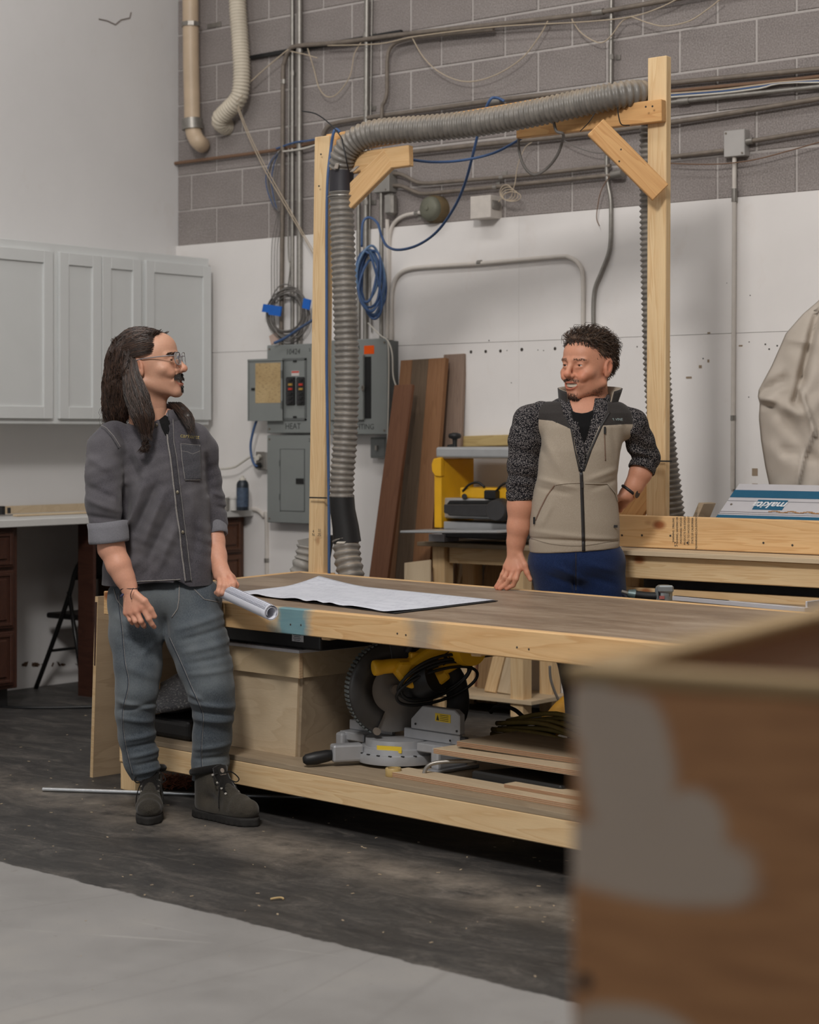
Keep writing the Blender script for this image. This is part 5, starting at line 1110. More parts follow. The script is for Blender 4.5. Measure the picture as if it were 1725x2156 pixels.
wl, dl, tk_ = .50, .80, .015
zt = K.z
def cr(a, b, z): return V((K.x, K.y, 0)) + frn * a + side * b + ez * z
def crb(a0, b0, z0, a1, b1, z1): return MB().hexa([cr(a0, b0, z0), cr(a1, b0, z0), cr(a1, b1, z0), cr(a0, b1, z0), cr(a0, b0, z1), cr(a1, b0, z1), cr(a1, b1, z1), cr(a0, b1, z1)])
Mb = frame(cr(0, 0, zt), frn, side); Mbi = Mb.inverted()
def inM(mb): mb.v = [tuple(Mbi @ V(v)) for v in mb.v]; return mb
make('front_panel', inM(crb(0, 0, 0, wl, tk_, zt - .012)), M_BOX, FB, M=Mb, bevel=.002)
make('side_panel', inM(crb(0, tk_, 0, tk_, dl, zt - .012)), M_BOX, FB, M=Mb); make('side_panel', inM(crb(wl - tk_, tk_, 0, wl, dl, zt - .012)), M_BOX, FB, M=Mb)
make('back_panel', inM(crb(tk_, dl - tk_, 0, wl - tk_, dl, zt - .012)), M_BOX, FB, M=Mb)
make('floor_panel', crb(tk_, tk_, .3, wl - tk_, dl - tk_, .318), M_BIN, FB)
make('rim', inM(crb(-.004, -.004, zt - .012, wl + .004, .024, zt)), M_RIM, FB, M=Mb, bevel=.002); make('rim', inM(crb(-.004, .03, zt - .012, .03, dl, zt)), M_RIM, FB, M=Mb, bevel=.002)
make('rim', inM(crb(wl - .03, .03, zt - .012, wl + .004, dl, zt)), M_RIM, FB, M=Mb); make('rim', inM(crb(.03, dl - .03, zt - .012, wl - .03, dl, zt)), M_RIM, FB, M=Mb)
make('knot_hole', MB().cyl(cr(.010, -.0012, zt - .226), cr(.010, .002, zt - .226), .006, n=14), M_BLACK, FB)
# ================================================================ implicit-surface modelling for people
def smin(a, b, k):
    h = np.clip(.5 + .5 * (b - a) / k, 0, 1); return b * (1 - h) + a * h - k * h * (1 - h)
def smax(a, b, k): return -smin(-a, -b, k)
def cap(P, a, b, ra, rb=None):
    a = np.asarray(a, float); b = np.asarray(b, float); rb = ra if rb is None else rb; ab = b - a; L2 = max(ab @ ab, 1e-12)
    t = np.clip(((P - a) @ ab) / L2, 0, 1); return np.linalg.norm(P - a - t[:, None] * ab, axis=1) - (ra + (rb - ra) * t)
def chain(P, pts, rad, k=.01):
    f = None
    for i in range(len(pts) - 1):
        g = cap(P, pts[i], pts[i + 1], rad[i], rad[i + 1]); f = g if f is None else smin(f, g, k)
    return f
def ell(P, c, r, R=None):
    p = P - np.asarray(c, float)
    if R is not None: p = p @ R
    r = np.asarray(r, float); k0 = np.linalg.norm(p / r, axis=1); k1 = np.linalg.norm(p / r ** 2, axis=1) + 1e-9; return k0 * (k0 - 1) / k1
def flatcap(P, a, b, ra, rb, u, s):
    """capsule whose section is scaled by s along direction u"""
    u = np.asarray(u, float); u = u / np.linalg.norm(u); a = np.asarray(a, float)
    Q = P + np.outer((P - a) @ u * (1 / s - 1), u); bb = np.asarray(b, float); bb = bb + ((bb - a) @ u) * (1 / s - 1) * u
    return cap(Q, a, bb, ra, rb) * min(1, s)
def loft(P, zs, cx, cy, rx, ry, n=2.3, yaw=0):
    z = P[:, 2]; o = np.argsort(zs); zz = np.asarray(zs, float)[o]
    g = lambda a: np.interp(z, zz, np.asarray(a, float)[o])
    x, y = P[:, 0] - g(cx), P[:, 1] - g(cy)
    if yaw: c, s = math.cos(yaw), math.sin(yaw); x, y = x * c + y * s, -x * s + y * c
    X, Y = g(rx), g(ry); q = (np.abs(x / X) ** n + np.abs(y / Y) ** n) ** (1 / n)
    f = (q - 1) * np.minimum(X, Y); return smax(smax(f, z - zz[-1], .02), zz[0] - z, .006)
def poly2d(P, poly):
    """signed distance (inside negative) to a polygon in the local x-z plane"""
    x, z = P[:, 0], P[:, 2]; d = np.full(len(P), 1e9); s = np.ones(len(P)); n = len(poly)
    for i in range(n):
        ax, az = poly[i]; bx, bz = poly[(i + 1) % n]; ex_, ez_ = bx - ax, bz - az
        t = np.clip(((x - ax) * ex_ + (z - az) * ez_) / (ex_ ** 2 + ez_ ** 2 + 1e-12), 0, 1)
        d = np.minimum(d, (x - ax - t * ex_) ** 2 + (z - az - t * ez_) ** 2)
        c1 = z >= az; c2 = z < bz; c3 = ex_ * (z - az) > ez_ * (x - ax)
        s = np.where((c1 & c2 & c3) | (~c1 & ~c2 & ~c3), -s, s)
    return s * np.sqrt(d)
def folds(P, segs):
    """ridges (+) and valleys (-) along segments given in the x-z plane: (x0,z0,x1,z1,width,amp)"""
    d = np.zeros(len(P)); x, z = P[:, 0], P[:, 2]
    for x0, z0, x1, z1, w, a in segs:
        vx, vz = x1 - x0, z1 - z0; t = np.clip(((x - x0) * vx + (z - z0) * vz) / (vx * vx + vz * vz), 0, 1)
        e = ((x - x0 - t * vx) ** 2 + (z - z0 - t * vz) ** 2) / w ** 2; d += a * np.exp(-e) * (1 - .6 * np.abs(2 * t - 1) ** 3)
    return d
def nets(f, lo, hi, h, band=2.4):
    lo = np.array(lo, float); n = (np.ceil((np.array(hi) - lo) / (4 * h)).astype(int) + 1) * 4 + 1; H = 4 * h
    nc = (n - 1) // 4 + 1
    g = np.stack(np.meshgrid(*[lo[i] + H * np.arange(nc[i]) for i in range(3)], indexing='ij'), -1).reshape(-1, 3)
    C = np.concatenate([f(c) for c in np.array_split(g, max(1, len(g) // 200000))]).reshape(nc)
    near = np.abs(C) < H * band
    m = near[:-1, :-1, :-1].copy()
    for i in (0, 1):
        for j in (0, 1):
            for k in (0, 1): m |= near[i:nc[0] - 1 + i, j:nc[1] - 1 + j, k:nc[2] - 1 + k]
    fm = np.zeros(n, bool); mm = m.repeat(4, 0).repeat(4, 1).repeat(4, 2)
    for i in (0, 1):
        for j in (0, 1):
            for k in (0, 1): fm[i:n[0] - 1 + i, j:n[1] - 1 + j, k:n[2] - 1 + k] |= mm
    F = np.where(C[:-1, :-1, :-1] < 0, -1., 1.).repeat(4, 0).repeat(4, 1).repeat(4, 2); F = np.pad(F, ((0, 1),) * 3, mode='edge').astype(np.float32)
    idx = np.argwhere(fm); pts = lo + idx * h
    F[fm] = np.concatenate([f(c) for c in np.array_split(pts, max(1, len(pts) // 200000))])
    S_ = F < 0; cs = [(i, j, k) for i in (0, 1) for j in (0, 1) for k in (0, 1)]
    cnt = sum(S_[i:n[0] - 1 + i, j:n[1] - 1 + j, k:n[2] - 1 + k].astype(np.int8) for i, j, k in cs)
    act = np.argwhere((cnt > 0) & (cnt < 8)); acc = np.zeros((len(act), 3)); num = np.zeros(len(act))
    for a in cs:
        for ax in range(3):
            if a[ax]: continue
            b = list(a); b[ax] = 1
            va = F[tuple((act + a).T)]; vb = F[tuple((act + b).T)]; x = (va < 0) != (vb < 0); t = np.where(x, va / np.where(x, va - vb, 1), 0)
            p = np.tile(np.array(a, float), (len(act), 1)); p[:, ax] = t; acc[x] += p[x]; num[x] += 1
    verts = lo + (act + acc / num[:, None]) * h
    vid = np.full(np.array(n) - 1, -1, np.int64); vid[tuple(act.T)] = np.arange(len(act)); faces = []
    for ax in range(3):
        o1, o2 = [(1, 2), (2, 0), (0, 1)][ax]
        sl = [slice(None)] * 3; sl2 = [slice(None)] * 3; sl[ax] = slice(0, n[ax] - 1); sl2[ax] = slice(1, n[ax])
        A, Bb = S_[tuple(sl)], S_[tuple(sl2)]; e = np.argwhere(A != Bb); e = e[(e[:, o1] > 0) & (e[:, o2] > 0) & (e[:, o1] < n[o1] - 1) & (e[:, o2] < n[o2] - 1)]
        u = np.zeros(3, int); u[o1] = 1; w = np.zeros(3, int); w[o2] = 1
        q = np.stack([vid[tuple(x.T)] for x in (e, e - u, e - u - w, e - w)], 1)
        fl = A[tuple(e.T)]; q[~fl] = q[~fl][:, ::-1]; faces.append(q)
    fc = np.concatenate(faces); fc = fc[(fc >= 0).all(1)]
    return verts, fc
def join(parts):
    vs, fs, o = [], [], 0
    for v, f in parts: vs.append(v); fs.append(f + o); o += len(v)
    return np.concatenate(vs), np.concatenate(fs)
def np_mesh(name, v, f, mats, M, parent, col=None, mi=None, smooth=True):
    me = bpy.data.meshes.new(name); me.vertices.add(len(v)); me.vertices.foreach_set('co', np.asarray(v, np.float32).ravel())
    k = f.shape[1]; me.loops.add(f.size); me.loops.foreach_set('vertex_index', f.astype(np.int32).ravel()); me.polygons.add(len(f))
    me.polygons.foreach_set('loop_start', np.arange(0, f.size, k, dtype=np.int32)); me.polygons.foreach_set('loop_total', np.full(len(f), k, np.int32))
    if mi is not None: me.polygons.foreach_set('material_index', np.asarray(mi, np.int32))
    me.update(calc_edges=True); me.validate()
    if smooth: me.shade_smooth()
    if col is not None:
        a = me.color_attributes.new('col', 'FLOAT_COLOR', 'POINT'); a.data.foreach_set('color', np.concatenate([col, np.ones((len(col), 1))], 1).astype(np.float32).ravel())
    return link_mesh(name, me, mats, M, parent)
def strands(paths, r0, r1=.0003, n=3):
    """paths (K,S,3) -> tapered tubes"""
    K, Sg, _ = paths.shape; T = np.gradient(paths, axis=1); T /= np.linalg.norm(T, axis=2, keepdims=True) + 1e-9
    ref = np.array([.3, .5, .81]); u = np.cross(T, ref); u /= np.linalg.norm(u, axis=2, keepdims=True) + 1e-9; w = np.cross(T, u)
    tt = np.linspace(0, 1, Sg); r = (r0 if np.ndim(r0) else np.full(K, r0))[:, None] * ((1 - tt ** 2.2) * np.clip(.25 + tt * 6, 0, 1))[None] + r1
    rings = [paths + r[..., None] * (u * math.cos(a) + w * math.sin(a)) for a in np.arange(n) * 2 * math.pi / n]
    v = np.stack(rings, 2).reshape(-1, 3); k, s, a = np.meshgrid(np.arange(K), np.arange(Sg - 1), np.arange(n), indexing='ij'); a2 = (a + 1) % n
    i = lambda s_, a_: (k * Sg + s_) * n + a_
    return v, np.stack([i(s, a), i(s, a2), i(s + 1, a2), i(s + 1, a)], -1).reshape(-1, 4)
def grad(f, P, e=.002):
    return np.stack([f(P + d) - f(P - d) for d in np.eye(3) * e], 1) / (2 * e)
def m_skin(name, base, red):
    t = NT(name); a = t.n('ShaderNodeVertexColor'); a.layer_name = 'col'; n = t.noise(t.coord(), 160, 3)
    t.color(t.mix(t.ramp(n, [(.35, (.0, .0, .0)), (.7, (.22, .22, .22))]), a.outputs[0], t.mix(.5, a.outputs[0], (.32, .1, .07))))
    t.set(rough=.5, spec=.4, sss=.12); t.b.inputs['Subsurface Radius'].default_value = (.012, .004, .002); t.b.inputs['Subsurface Scale'].default_value = .3
    t.bump(n, .08, .001); return t.m
def m_fabric(name, c1, c2, scale=500, rough=.9, stretch=(1, 1, 1), patch=None, patchscale=6, bump=.25):
    t = NT(name); co = t.coord(stretch); n = t.noise(co, scale, 2, .6); c = t.ramp(n, [(.35, srgb(c1)), (.65, srgb(c2))])
    if patch: c = t.mix(t.ramp(t.noise(t.coord(), patchscale, 3), [(.42, (0, 0, 0)), (.68, (.75, .75, .75))]), c, srgb(patch))
    t.color(c); t.set(rough=rough, spec=.12, sheen=.15); t.bump(n, bump, .001); return t.m
# ---- head: local frame x = person's left(+)/right, y = forward, z = up from the chin
def head_field(smile=1.0, lidslit=.0042, jawx=0):
    def f(P):
        Q = P.copy(); ax = np.abs(P[:, 0]); Q[:, 0] = ax                      # mirrored halves
        c = ell(P, (0, -.014, .145), (.077, .100, .084)); c = smin(c, ell(P, (0, .022, .112), (.066, .070, .080)), .03)
        c = smin(c, ell(P, (0, .045, .168), (.058, .050, .045)), .03)
        c = smin(c, ell(P, (0, .026, .055), (.055 + jawx, .060, .052)), .03)
        c = smin(c, cap(Q, (.057 + jawx, -.008, .058), (.014, .080, .016), .015, .016), .02)
        c = smin(c, ell(P, (0, .083, .018), (.022, .016, .018)), .015)
        c = smin(c, cap(Q, (.010, .092, .138), (.046, .076, .138), .010, .009), .012)
        c = smin(c, ell(Q, (.046, .062, .094), (.024, .024, .020)), .018)
        c = smin(c, ell(P, (0, .080, .056), (.036, .022, .028)), .018)
        if smile: c = smin(c, ell(Q, (.038, .080, .079), (.017, .015, .014)), .012)
        c = smax(c, -ell(Q, (.033, .108, .122), (.020, .020, .014)), .012)     # eye sockets
        n = cap(P, (0, .094, .130), (0, .115, .091), .0085, .0105); n = smin(n, ell(P, (0, .1165, .088), (.0135, .0120, .0115)), .008)
        n = smin(n, ell(Q, (.0135, .102, .083), (.0085, .011, .008)), .006); n = smax(n, -ell(Q, (.0065, .112, .0765), (.0045, .007, .004)), .003)
        c = smin(c, n, .010)
        if smile: c = c + .0022 * np.exp(-(cap(Q, (.017, .104, .086), (.036, .082, .056), .0) / .0045) ** 2)   # smile line
        # mouth
        up = [(0, .1015, .0585), (.012, .0995, .0575), (.024, .090, .0575), (.032, .080, .0605)]; lo_ = [(0, .1005, .0385), (.012, .0985, .040), (.023, .090, .046), (.032, .080, .058)]
        W_ = Q.copy(); W_[:, 2] -= 6.0 * Q[:, 0] ** 2; Pw = P.copy(); Pw[:, 2] -= 6.0 * P[:, 0] ** 2
        c = smin(c, chain(W_, up, (.0052, .0052, .0045, .003), .004), .005); c = smin(c, chain(W_, lo_, (.0066, .0066, .0055, .003), .004), .005)
        c = smax(c, -ell(Pw, (0, .102, .0488), (.0285, .026, .0080)), .003)
        # lids
        l = ell(Q, (.033, .0785, .1205), (.0150, .0150, .0132)); l = smax(l, -ell(Q, (.033, .096, .1200), (.0140, .016, lidslit)), .002); c = smin(c, l, .006)
        c = smin(c, cap(Q, (.022, .089, .1115), (.044, .080, .1125), .0035, .003), .006)  # lower lid bag
        # ear
        R = np.array(Matrix.Rotation(math.radians(14), 3, 'X')); e = ell(Q, (.080, -.016, .116), (.008, .020, .033), R); e = smin(e, ell(Q, (.078, -.008, .090), (.006, .010, .012)), .008)
        e = smax(e, -ell(Q, (.089, -.012, .118), (.008, .012, .021), R), .003); e = smin(e, ell(Q, (.080, -.002, .110), (.005, .005, .009)), .004)
        c = smin(c, e, .007)
        nk = cap(P, (0, -.022, .070), (0, -.040, -.14), .052, .062); nk = smin(nk, cap(P, (0, .030, .010), (0, .0, -.10), .016, .02), .03); return smin(c, nk, .02)
    return f
def head_colors(Q, base, stub=0., cheek=.35):
    """skin tints in head-local coordinates"""
    x, y, z = np.abs(Q[:, 0]), Q[:, 1], Q[:, 2]; col = np.tile(np.array(base), (len(Q), 1)); g = lambda c, r: np.exp(-(((x - c[0]) / r[0]) ** 2 + ((y - c[1]) / r[1]) ** 2 + ((z - c[2]) / r[2]) ** 2))
    def mix(m, c): nonlocal col; m = np.clip(m, 0, 1)[:, None]; col = col * (1 - m) + np.array(c) * m
    red = (base[0] * .95, base[1] * .62, base[2] * .55)
    mix(cheek * g((.042, .08, .085), (.024, .03, .022)), red); mix(.6 * g((0, .12, .088), (.016, .02, .014)), red); mix(.5 * g((.085, -.015, .115), (.02, .03, .04)), red)
    if stub: mix(stub * np.clip(1.3 - z / .052, 0, 1) * np.clip((y + .01) / .03, 0, 1) * (z > -.03), (base[0] * .52, base[1] * .48, base[2] * .48))
    lip = np.clip(1.6 - np.minimum(chain(Q * [1, 1, 1] if False else np.stack([x, y, z], 1), [(0, .103, .0585), (.012, .101, .0575), (.024, .091, .0610)], (.004,) * 3, .004), chain(np.stack([x, y, z], 1), [(0, .103, .0385), (.012, .101, .040), (.023, .092, .0490)], (.005,) * 3, .004)) / .0018, 0, 1)
    mix(.75 * lip * (y > .08), (base[0] * .72, base[1] * .42, base[2] * .42)); return col
class Person:
    def __init__(s, label, px0, d0, q0=0):
        s.d = d0; b = CAM + (FW + RT * ((px0 - CX) / FPX)) * d0; s.base = V((b.x, b.y, 0)); s.root = thing('person', label, 'person', s.base)
        s.M = Matrix(((RT.x, FW.x, 0, b.x), (RT.y, FW.y, 0, b.y), (0, 0, 1, 0), (0, 0, 0, 1))); s.Mi = s.M.inverted()
    def L(s, px, py, q=0.0): v = s.Mi @ pt(px, py, s.d + q); return np.array(v)
    def xz(s, px, py, q=0.0): v = s.L(px, py, q); return v[0], v[2]
    def poly(s, pts, q=0.0): return [s.xz(x, y, q) for x, y in pts]
    def seg(s, lst, q=-.1): return [(*s.xz(a, b, q), *s.xz(c, d, q), w, am) for a, b, c, d, w, am in lst]
    def mesh(s, name, v, f, mats, parent=None, **kw): return np_mesh(name, v, f, mats, s.M, parent or s.root, **kw)
    def head_frame(s, org, fwd, up, scale):
        """matrix rows to take local points into head space"""
        fwd = V(fwd).normalized(); up = V(up); up = (up - fwd * up.dot(fwd)).normalized(); left = up.cross(fwd) * -1   # x = fwd x up
        left = fwd.cross(up); R = np.array([left, fwd, up]); s.hR = R; s.ho = np.array(org, float); s.hs = scale
    def to_head(s, P): return (P - s.ho) @ s.hR.T / s.hs
    def from_head(s, Q): return np.asarray(Q, float) @ s.hR * s.hs + s.ho
def bvh_of(o):
    me = o.data; M = o.matrix_world if o.parent is None else WM[o]
    return BVHTree.FromPolygons([M @ v.co for v in me.vertices], [tuple(p.vertices) for p in me.polygons])
def hit(bv, px, py, off):
    r = ray(px, py).normalized(); h = bv.ray_cast(CAM, r)
    if h[0] is None: return None
    n = h[1]; n = n if n.dot(r) < 0 else -n; return h[0] + n * off
def ribbon(name, bv, pxpath, w, mat, parent, off=.002, th=.0015, step=3.0, wpx=None):
    P = resample([V((x, y, 0)) for x, y in pxpath], step); rows = []
    for i, p in enumerate(P):
        t = (P[min(i + 1, len(P) - 1)] - P[max(i - 1, 0)]).normalized(); n = V((-t.y, t.x, 0)); row = []
        for k in (-1, 0, 1):
            q = p + n * k * w / 2; h = hit(bv, q.x, q.y, off * (1 if k == 0 else .6)); row.append(h)
        if all(h is not None for h in row): rows.append(row)
    if len(rows) < 2: return None
    o = make(name, MB().grid(rows), mat, parent, smooth=True); m = o.modifiers.new('t', 'SOLIDIFY'); m.thickness = th; m.offset = 0; return o
def patch(name, bv, quad, mat, parent, off=.002, th=.0015, n=14):
    rows = []
    for i in range(n + 1):
        row = []
        for j in range(n + 1):
            u, v = j / n, i / n; a = V((*quad[0], 0)).lerp(V((*quad[1], 0)), u); b = V((*quad[3], 0)).lerp(V((*quad[2], 0)), u); p = a.lerp(b, v); row.append(hit(bv, p.x, p.y, off))
        rows.append(row)
    if any(h is None for r in rows for h in r): return None
    o = make(name, MB().grid(rows), mat, parent, smooth=True); m = o.modifiers.new('t', 'SOLIDIFY'); m.thickness = th; m.offset = 0; return o
def face_hair(per, headv, region, count, length, dirn, r, seed, lift=.4, jit=.35, steps=4):
    """short hairs on a head-local region; headv in head space"""
    rg = np.random.default_rng(seed); m = region(headv); idx = np.where(m)[0]
    if not len(idx): return None
    P = headv[rg.choice(idx, count)] + rg.normal(0, .0008, (count, 3)); d = dirn(P) if callable(dirn) else np.tile(np.array(dirn, float), (count, 1))
    out = P - np.array([0, .0, .09]); out /= np.linalg.norm(out, axis=1, keepdims=True); d = d + out * lift + rg.normal(0, jit, P.shape); d /= np.linalg.norm(d, axis=1, keepdims=True)
    ln = length * rg.uniform(.6, 1.2, count); ts = np.linspace(0, 1, steps)
    paths = P[:, None] + d[:, None] * (ln[:, None] * ts)[..., None] + np.array([0, -.15, -.35]) * (ln[:, None] * ts ** 2)[..., None]
    pw = per.from_head(paths.reshape(-1, 3)).reshape(paths.shape); return strands(pw, r * per.hs, .0002)
M_TEETH = plain('teeth', (208, 198, 178), .3); M_EYEW = plain('eye_white', (188, 182, 176), .2); M_IRIS = plain('iris_brown', (58, 40, 28), .2); M_BLACKTEE = m_fabric('black_tee', (14, 14, 15), (24, 24, 25))
def eyes(per, look):
    for sx in (-1, 1):
        c = per.from_head([(sx * .033, .0775, .1205)])[0]; lk = V(look).normalized()
        o = make('eyeball', MB().lathe(per.M @ V(c), [(.0125 * per.hs * math.sin(a), -.0125 * per.hs * math.cos(a)) for a in np.linspace(0.01, 3.13, 14)], ez, 16), M_EYEW, per.root, smooth=True)
        w = per.M.to_3x3() @ lk; cc = per.M @ V(c) + w * .0112 * per.hs
        make('iris', MB().lathe(cc, [(.0058 * per.hs, 0), (.0052 * per.hs, .0012), (.001, .0018)], w, 14), M_IRIS, o, smooth=True)
    rows = []
    for j, z in enumerate(np.linspace(.0440, .0552, 5)):
        rows.append([per.M @ V(per.from_head([(x, .0965 - 10.5 * x * x - (.0010 if abs((x / .0062) % 1 - .5) > .44 else 0), z + 6.5 * x * x)])[0]) for x in np.linspace(-.025, .025, 61)])
    o = make('teeth', MB().grid(rows), M_TEETH, per.root, smooth=True)
    rows = [[per.M @ V(per.from_head([(x, .086 - 10.5 * x * x, z)])[0]) for x in np.linspace(-.030, .030, 9)] for z in (.036, .048, .066)]
    make('mouth_lining', MB().grid(rows), plain('mouth_dark', (70, 28, 24), .6), per.root, smooth=True)
# ================================================================ long-haired man leaning on the table corner
P1 = Person('man with long dark hair, glasses, grey denim shirt and jeans, holding a paper roll', 345, 6.95)
L = P1.L
SKIN1 = srgb((206, 158, 132)); SKIN2 = srgb((214, 158, 132))
M_SKIN = m_skin('skin', SKIN1, None)
M_JEAN = m_fabric('faded_jeans', (66, 73, 81), (88, 95, 101), 420, .9, (1, 1, .35), (112, 117, 119), 4.5)
M_SHIRT = m_fabric('grey_denim', (66, 64, 69), (88, 85, 90), 520, .92, (1, 1, .4), (102, 99, 102), 5)
M_CUFFD = m_fabric('denim_inside', (108, 108, 114), (128, 127, 132), 520)
M_SEAMJ = m_fabric('seam_jeans', (46, 54, 64), (62, 70, 80), 300); M_STITCH = m_fabric('seam_thread', (126, 122, 120), (150, 146, 142), 300); M_SEAMD = m_fabric('seam_dark', (56, 55, 59), (74, 72, 76), 300)
M_HAIR1 = [plain('hair_dark', (36, 26, 21), .42, 0, .15, 40), plain('hair_brown', (52, 37, 30), .42, 0, .15, 40), plain('hair_light', (76, 55, 43), .42, 0, .15, 40)]
# ---- jeans
lA = [L(290, 1272, .03), L(287, 1335, .0), L(291, 1400, -.03), L(288, 1455, -.05), L(284, 1500, -.04), L(288, 1550, -.02), L(297, 1600, -.01), L(309, 1646, .0)]; rA = [.106, .092, .080, .070, .064, .060, .057, .046]
lB = [L(398, 1272, .03), L(414, 1340, -.01), L(431, 1400, -.05), L(444, 1450, -.08), L(450, 1490, -.07), L(447, 1550, -.04), L(443, 1600, -.02), L(437, 1652, -.01)]; rB = [.108, .103, .092, .078, .069, .064, .061, .056]
jf = P1.seg([(246, 1476, 322, 1492, .010, .007), (248, 1496, 322, 1482, .008, -.006), (250, 1512, 318, 1522, .010, .005), (262, 1560, 322, 1550, .009, .005), (264, 1578, 328, 1566, .008, -.005), (270, 1598, 334, 1586, .009, .006), (278, 1616, 336, 1606, .008, -.005), (282, 1634, 338, 1624, .008, .006),
             (398, 1476, 488, 1488, .010, .007), (408, 1494, 492, 1504, .009, -.006), (408, 1512, 488, 1520, .011, .006), (400, 1456, 430, 1470, .009, .006), (404, 1580, 480, 1570, .010, .005), (404, 1602, 478, 1594, .009, -.005), (406, 1622, 476, 1616, .009, .006), (404, 1640, 470, 1634, .008, -.004),
             (372, 1326, 470, 1296, .012, .006), (382, 1348, 480, 1322, .010, -.005), (388, 1372, 484, 1352, .012, .006), (394, 1396, 486, 1380, .010, -.004), (398, 1418, 488, 1408, .010, .004),
             (240, 1300, 330, 1340, .014, .005), (250, 1340, 330, 1362, .012, -.004), (345, 1300, 352, 1345, .010, -.006), (330, 1352, 300, 1378, .012, .005), (262, 1400, 330, 1430, .016, .004)])
def f_jeans(P):
    a = chain(P, lA, rA, .03); b = chain(P, lB, rB, .03); f = smin(a, b, .014)
    f = smin(f, ell(P, L(346, 1258, .05), (.203, .135, .095)), .035)
    f = f - 1.5 * folds(P, jf)
    f = smax(f, P[:, 2] - L(340, 1212)[2], .005); za = L(300, 1648)[2]; return smax(f, za - P[:, 2] + .0, .006)
v, f = nets(f_jeans, L(205, 1665, -.22) - [0, 0, 0], L(510, 1205, .26), .0042)
jeans = P1.mesh('jeans', v, f, M_JEAN)
bvj = bvh_of(jeans)
for pth in ([(356, 1342), (372, 1376), (388, 1412), (402, 1445), (420, 1486), (427, 1510), (424, 1560), (424, 1600), (428, 1645)], [(247, 1250), (256, 1320), (262, 1390), (270, 1440), (258, 1500), (262, 1560), (278, 1630)]): pth = [(p.x, p.y) for p in spl([V((x, y, 0)) for x, y in pth], 5)]; ribbon('seam', bvj, pth, 2.2, M_SEAMJ, jeans, .0010, .001); ribbon('stitching', bvj, [(x + 1.8, y) for x, y in pth], .7, M_STITCH, jeans, .0012, .001)
ribbon('fly_seam', bvj, [(378, 1232), (377, 1262), (374, 1282), (362, 1300)], 2.0, M_STITCH, jeans, .002, .0015)
ribbon('pocket_seam', bvj, [(240, 1240), (246, 1262), (262, 1284), (282, 1292)], 1.4, M_STITCH, jeans, .0015, .001)
ribbon('pocket_seam', bvj, [(408, 1240), (430, 1262), (462, 1268)], 1.4, M_STITCH, jeans, .0015, .001)
for hx in ([(280, 1646), (300, 1650), (322, 1649), (337, 1643)], [(405, 1649), (425, 1653), (450, 1652), (468, 1647)]): ribbon('hem', bvj, [(x, y - 5) for x, y in hx], 1.4, M_SEAMD, jeans, .0015, .001)
# ---- shirt
sy = [868, 880, 893, 906, 925, 960, 1000, 1060, 1120, 1180, 1236]; xl = [322, 296, 262, 236, 224, 228, 236, 232, 222, 214, 212]; xr = [372, 386, 404, 418, 428, 434, 437, 438, 441, 445, 448]
sz = [L(0, y, 0)[2] for y in sy]; scx = [(L(a, 900)[0] + L(b, 900)[0]) / 2 for a, b in zip(xl, xr)]; srx = [(b - a) * .00169 / 2 for a, b in zip(xl, xr)]; sry = [.05, .068, .088, .10, .112, .125, .132, .134, .134, .136, .14]
scy = [.055, .05, .045, .04, .035, .03, .03, .03, .03, .03, .03]
aR = [L(240, 922, -.02), L(222, 945, -.06), L(217, 1000, -.10), L(221, 1060, -.13), L(226, 1112, -.135)]; aRr = [.062, .064, .0655, .064, .062]
aL = [L(410, 925, .06), L(424, 950, .09), L(433, 1010, .12), L(446, 1070, .12), L(453, 1104, .11)]; aLr = [.060, .058, .054, .050, .046]
sf_ = P1.seg([(305, 1010, 262, 1130, .018, .011), (330, 1020, 285, 1120, .014, -.010), (345, 1040, 300, 1150, .016, .011), (362, 1070, 310, 1185, .016, -.010), (372, 1110, 330, 1200, .018, .010), (300, 990, 318, 950, .015, -.006), (268, 960, 292, 1010, .014, -.008), (280, 940, 300, 985, .012, .006), (290, 1180, 250, 1215, .018, .008), (340, 1170, 300, 1215, .014, -.006),
              (400, 1030, 420, 1120, .018, .006), (415, 1060, 404, 1180, .018, -.006), (425, 960, 432, 1040, .012, -.007), (186, 960, 240, 990, .015, .005), (184, 1020, 250, 1050, .013, -.006), (190, 1050, 258, 1075, .012, .006), (195, 1085, 258, 1094, .010, -.006), (244, 900, 262, 935, .010, -.006), (265, 1030, 262, 1180, .014, -.010), (232, 1190, 262, 1230, .014, .007),
              (440, 1040, 462, 1050, .010, .005), (445, 1070, 468, 1078, .009, -.005)])
def f_shirt(P):
    f = loft(P, sz, scx, scy, srx, sry, 2.2); f = smin(f, chain(P, aR, aRr, .02), .022); f = smin(f, chain(P, aL, aLr, .02), .025)
    f = f - 1.7 * folds(P, sf_) - .0016 * np.sin(P[:, 0] * 61 + 9 * np.sin(P[:, 2] * 13)) * np.sin(P[:, 2] * 47 + 3)
    hem = L(330, 1228)[2] + .012 * np.sin((P[:, 0]) * 38) * (P[:, 0] > .05) + .010 * np.cos(P[:, 0] * 16); f = smax(f, hem - P[:, 2], .004)
    vcut = smax(poly2d(P, P1.poly([(318, 850), (356, 850), (354, 912), (348, 920), (338, 902)], -.08)), P[:, 1] - .0, .004); return smax(f, -vcut, .004)
v, f = nets(f_shirt, L(165, 1245, -.26), L(490, 855, .27), .0042)
shirt = P1.mesh('shirt', v, f, M_SHIRT); bvs = bvh_of(shirt)
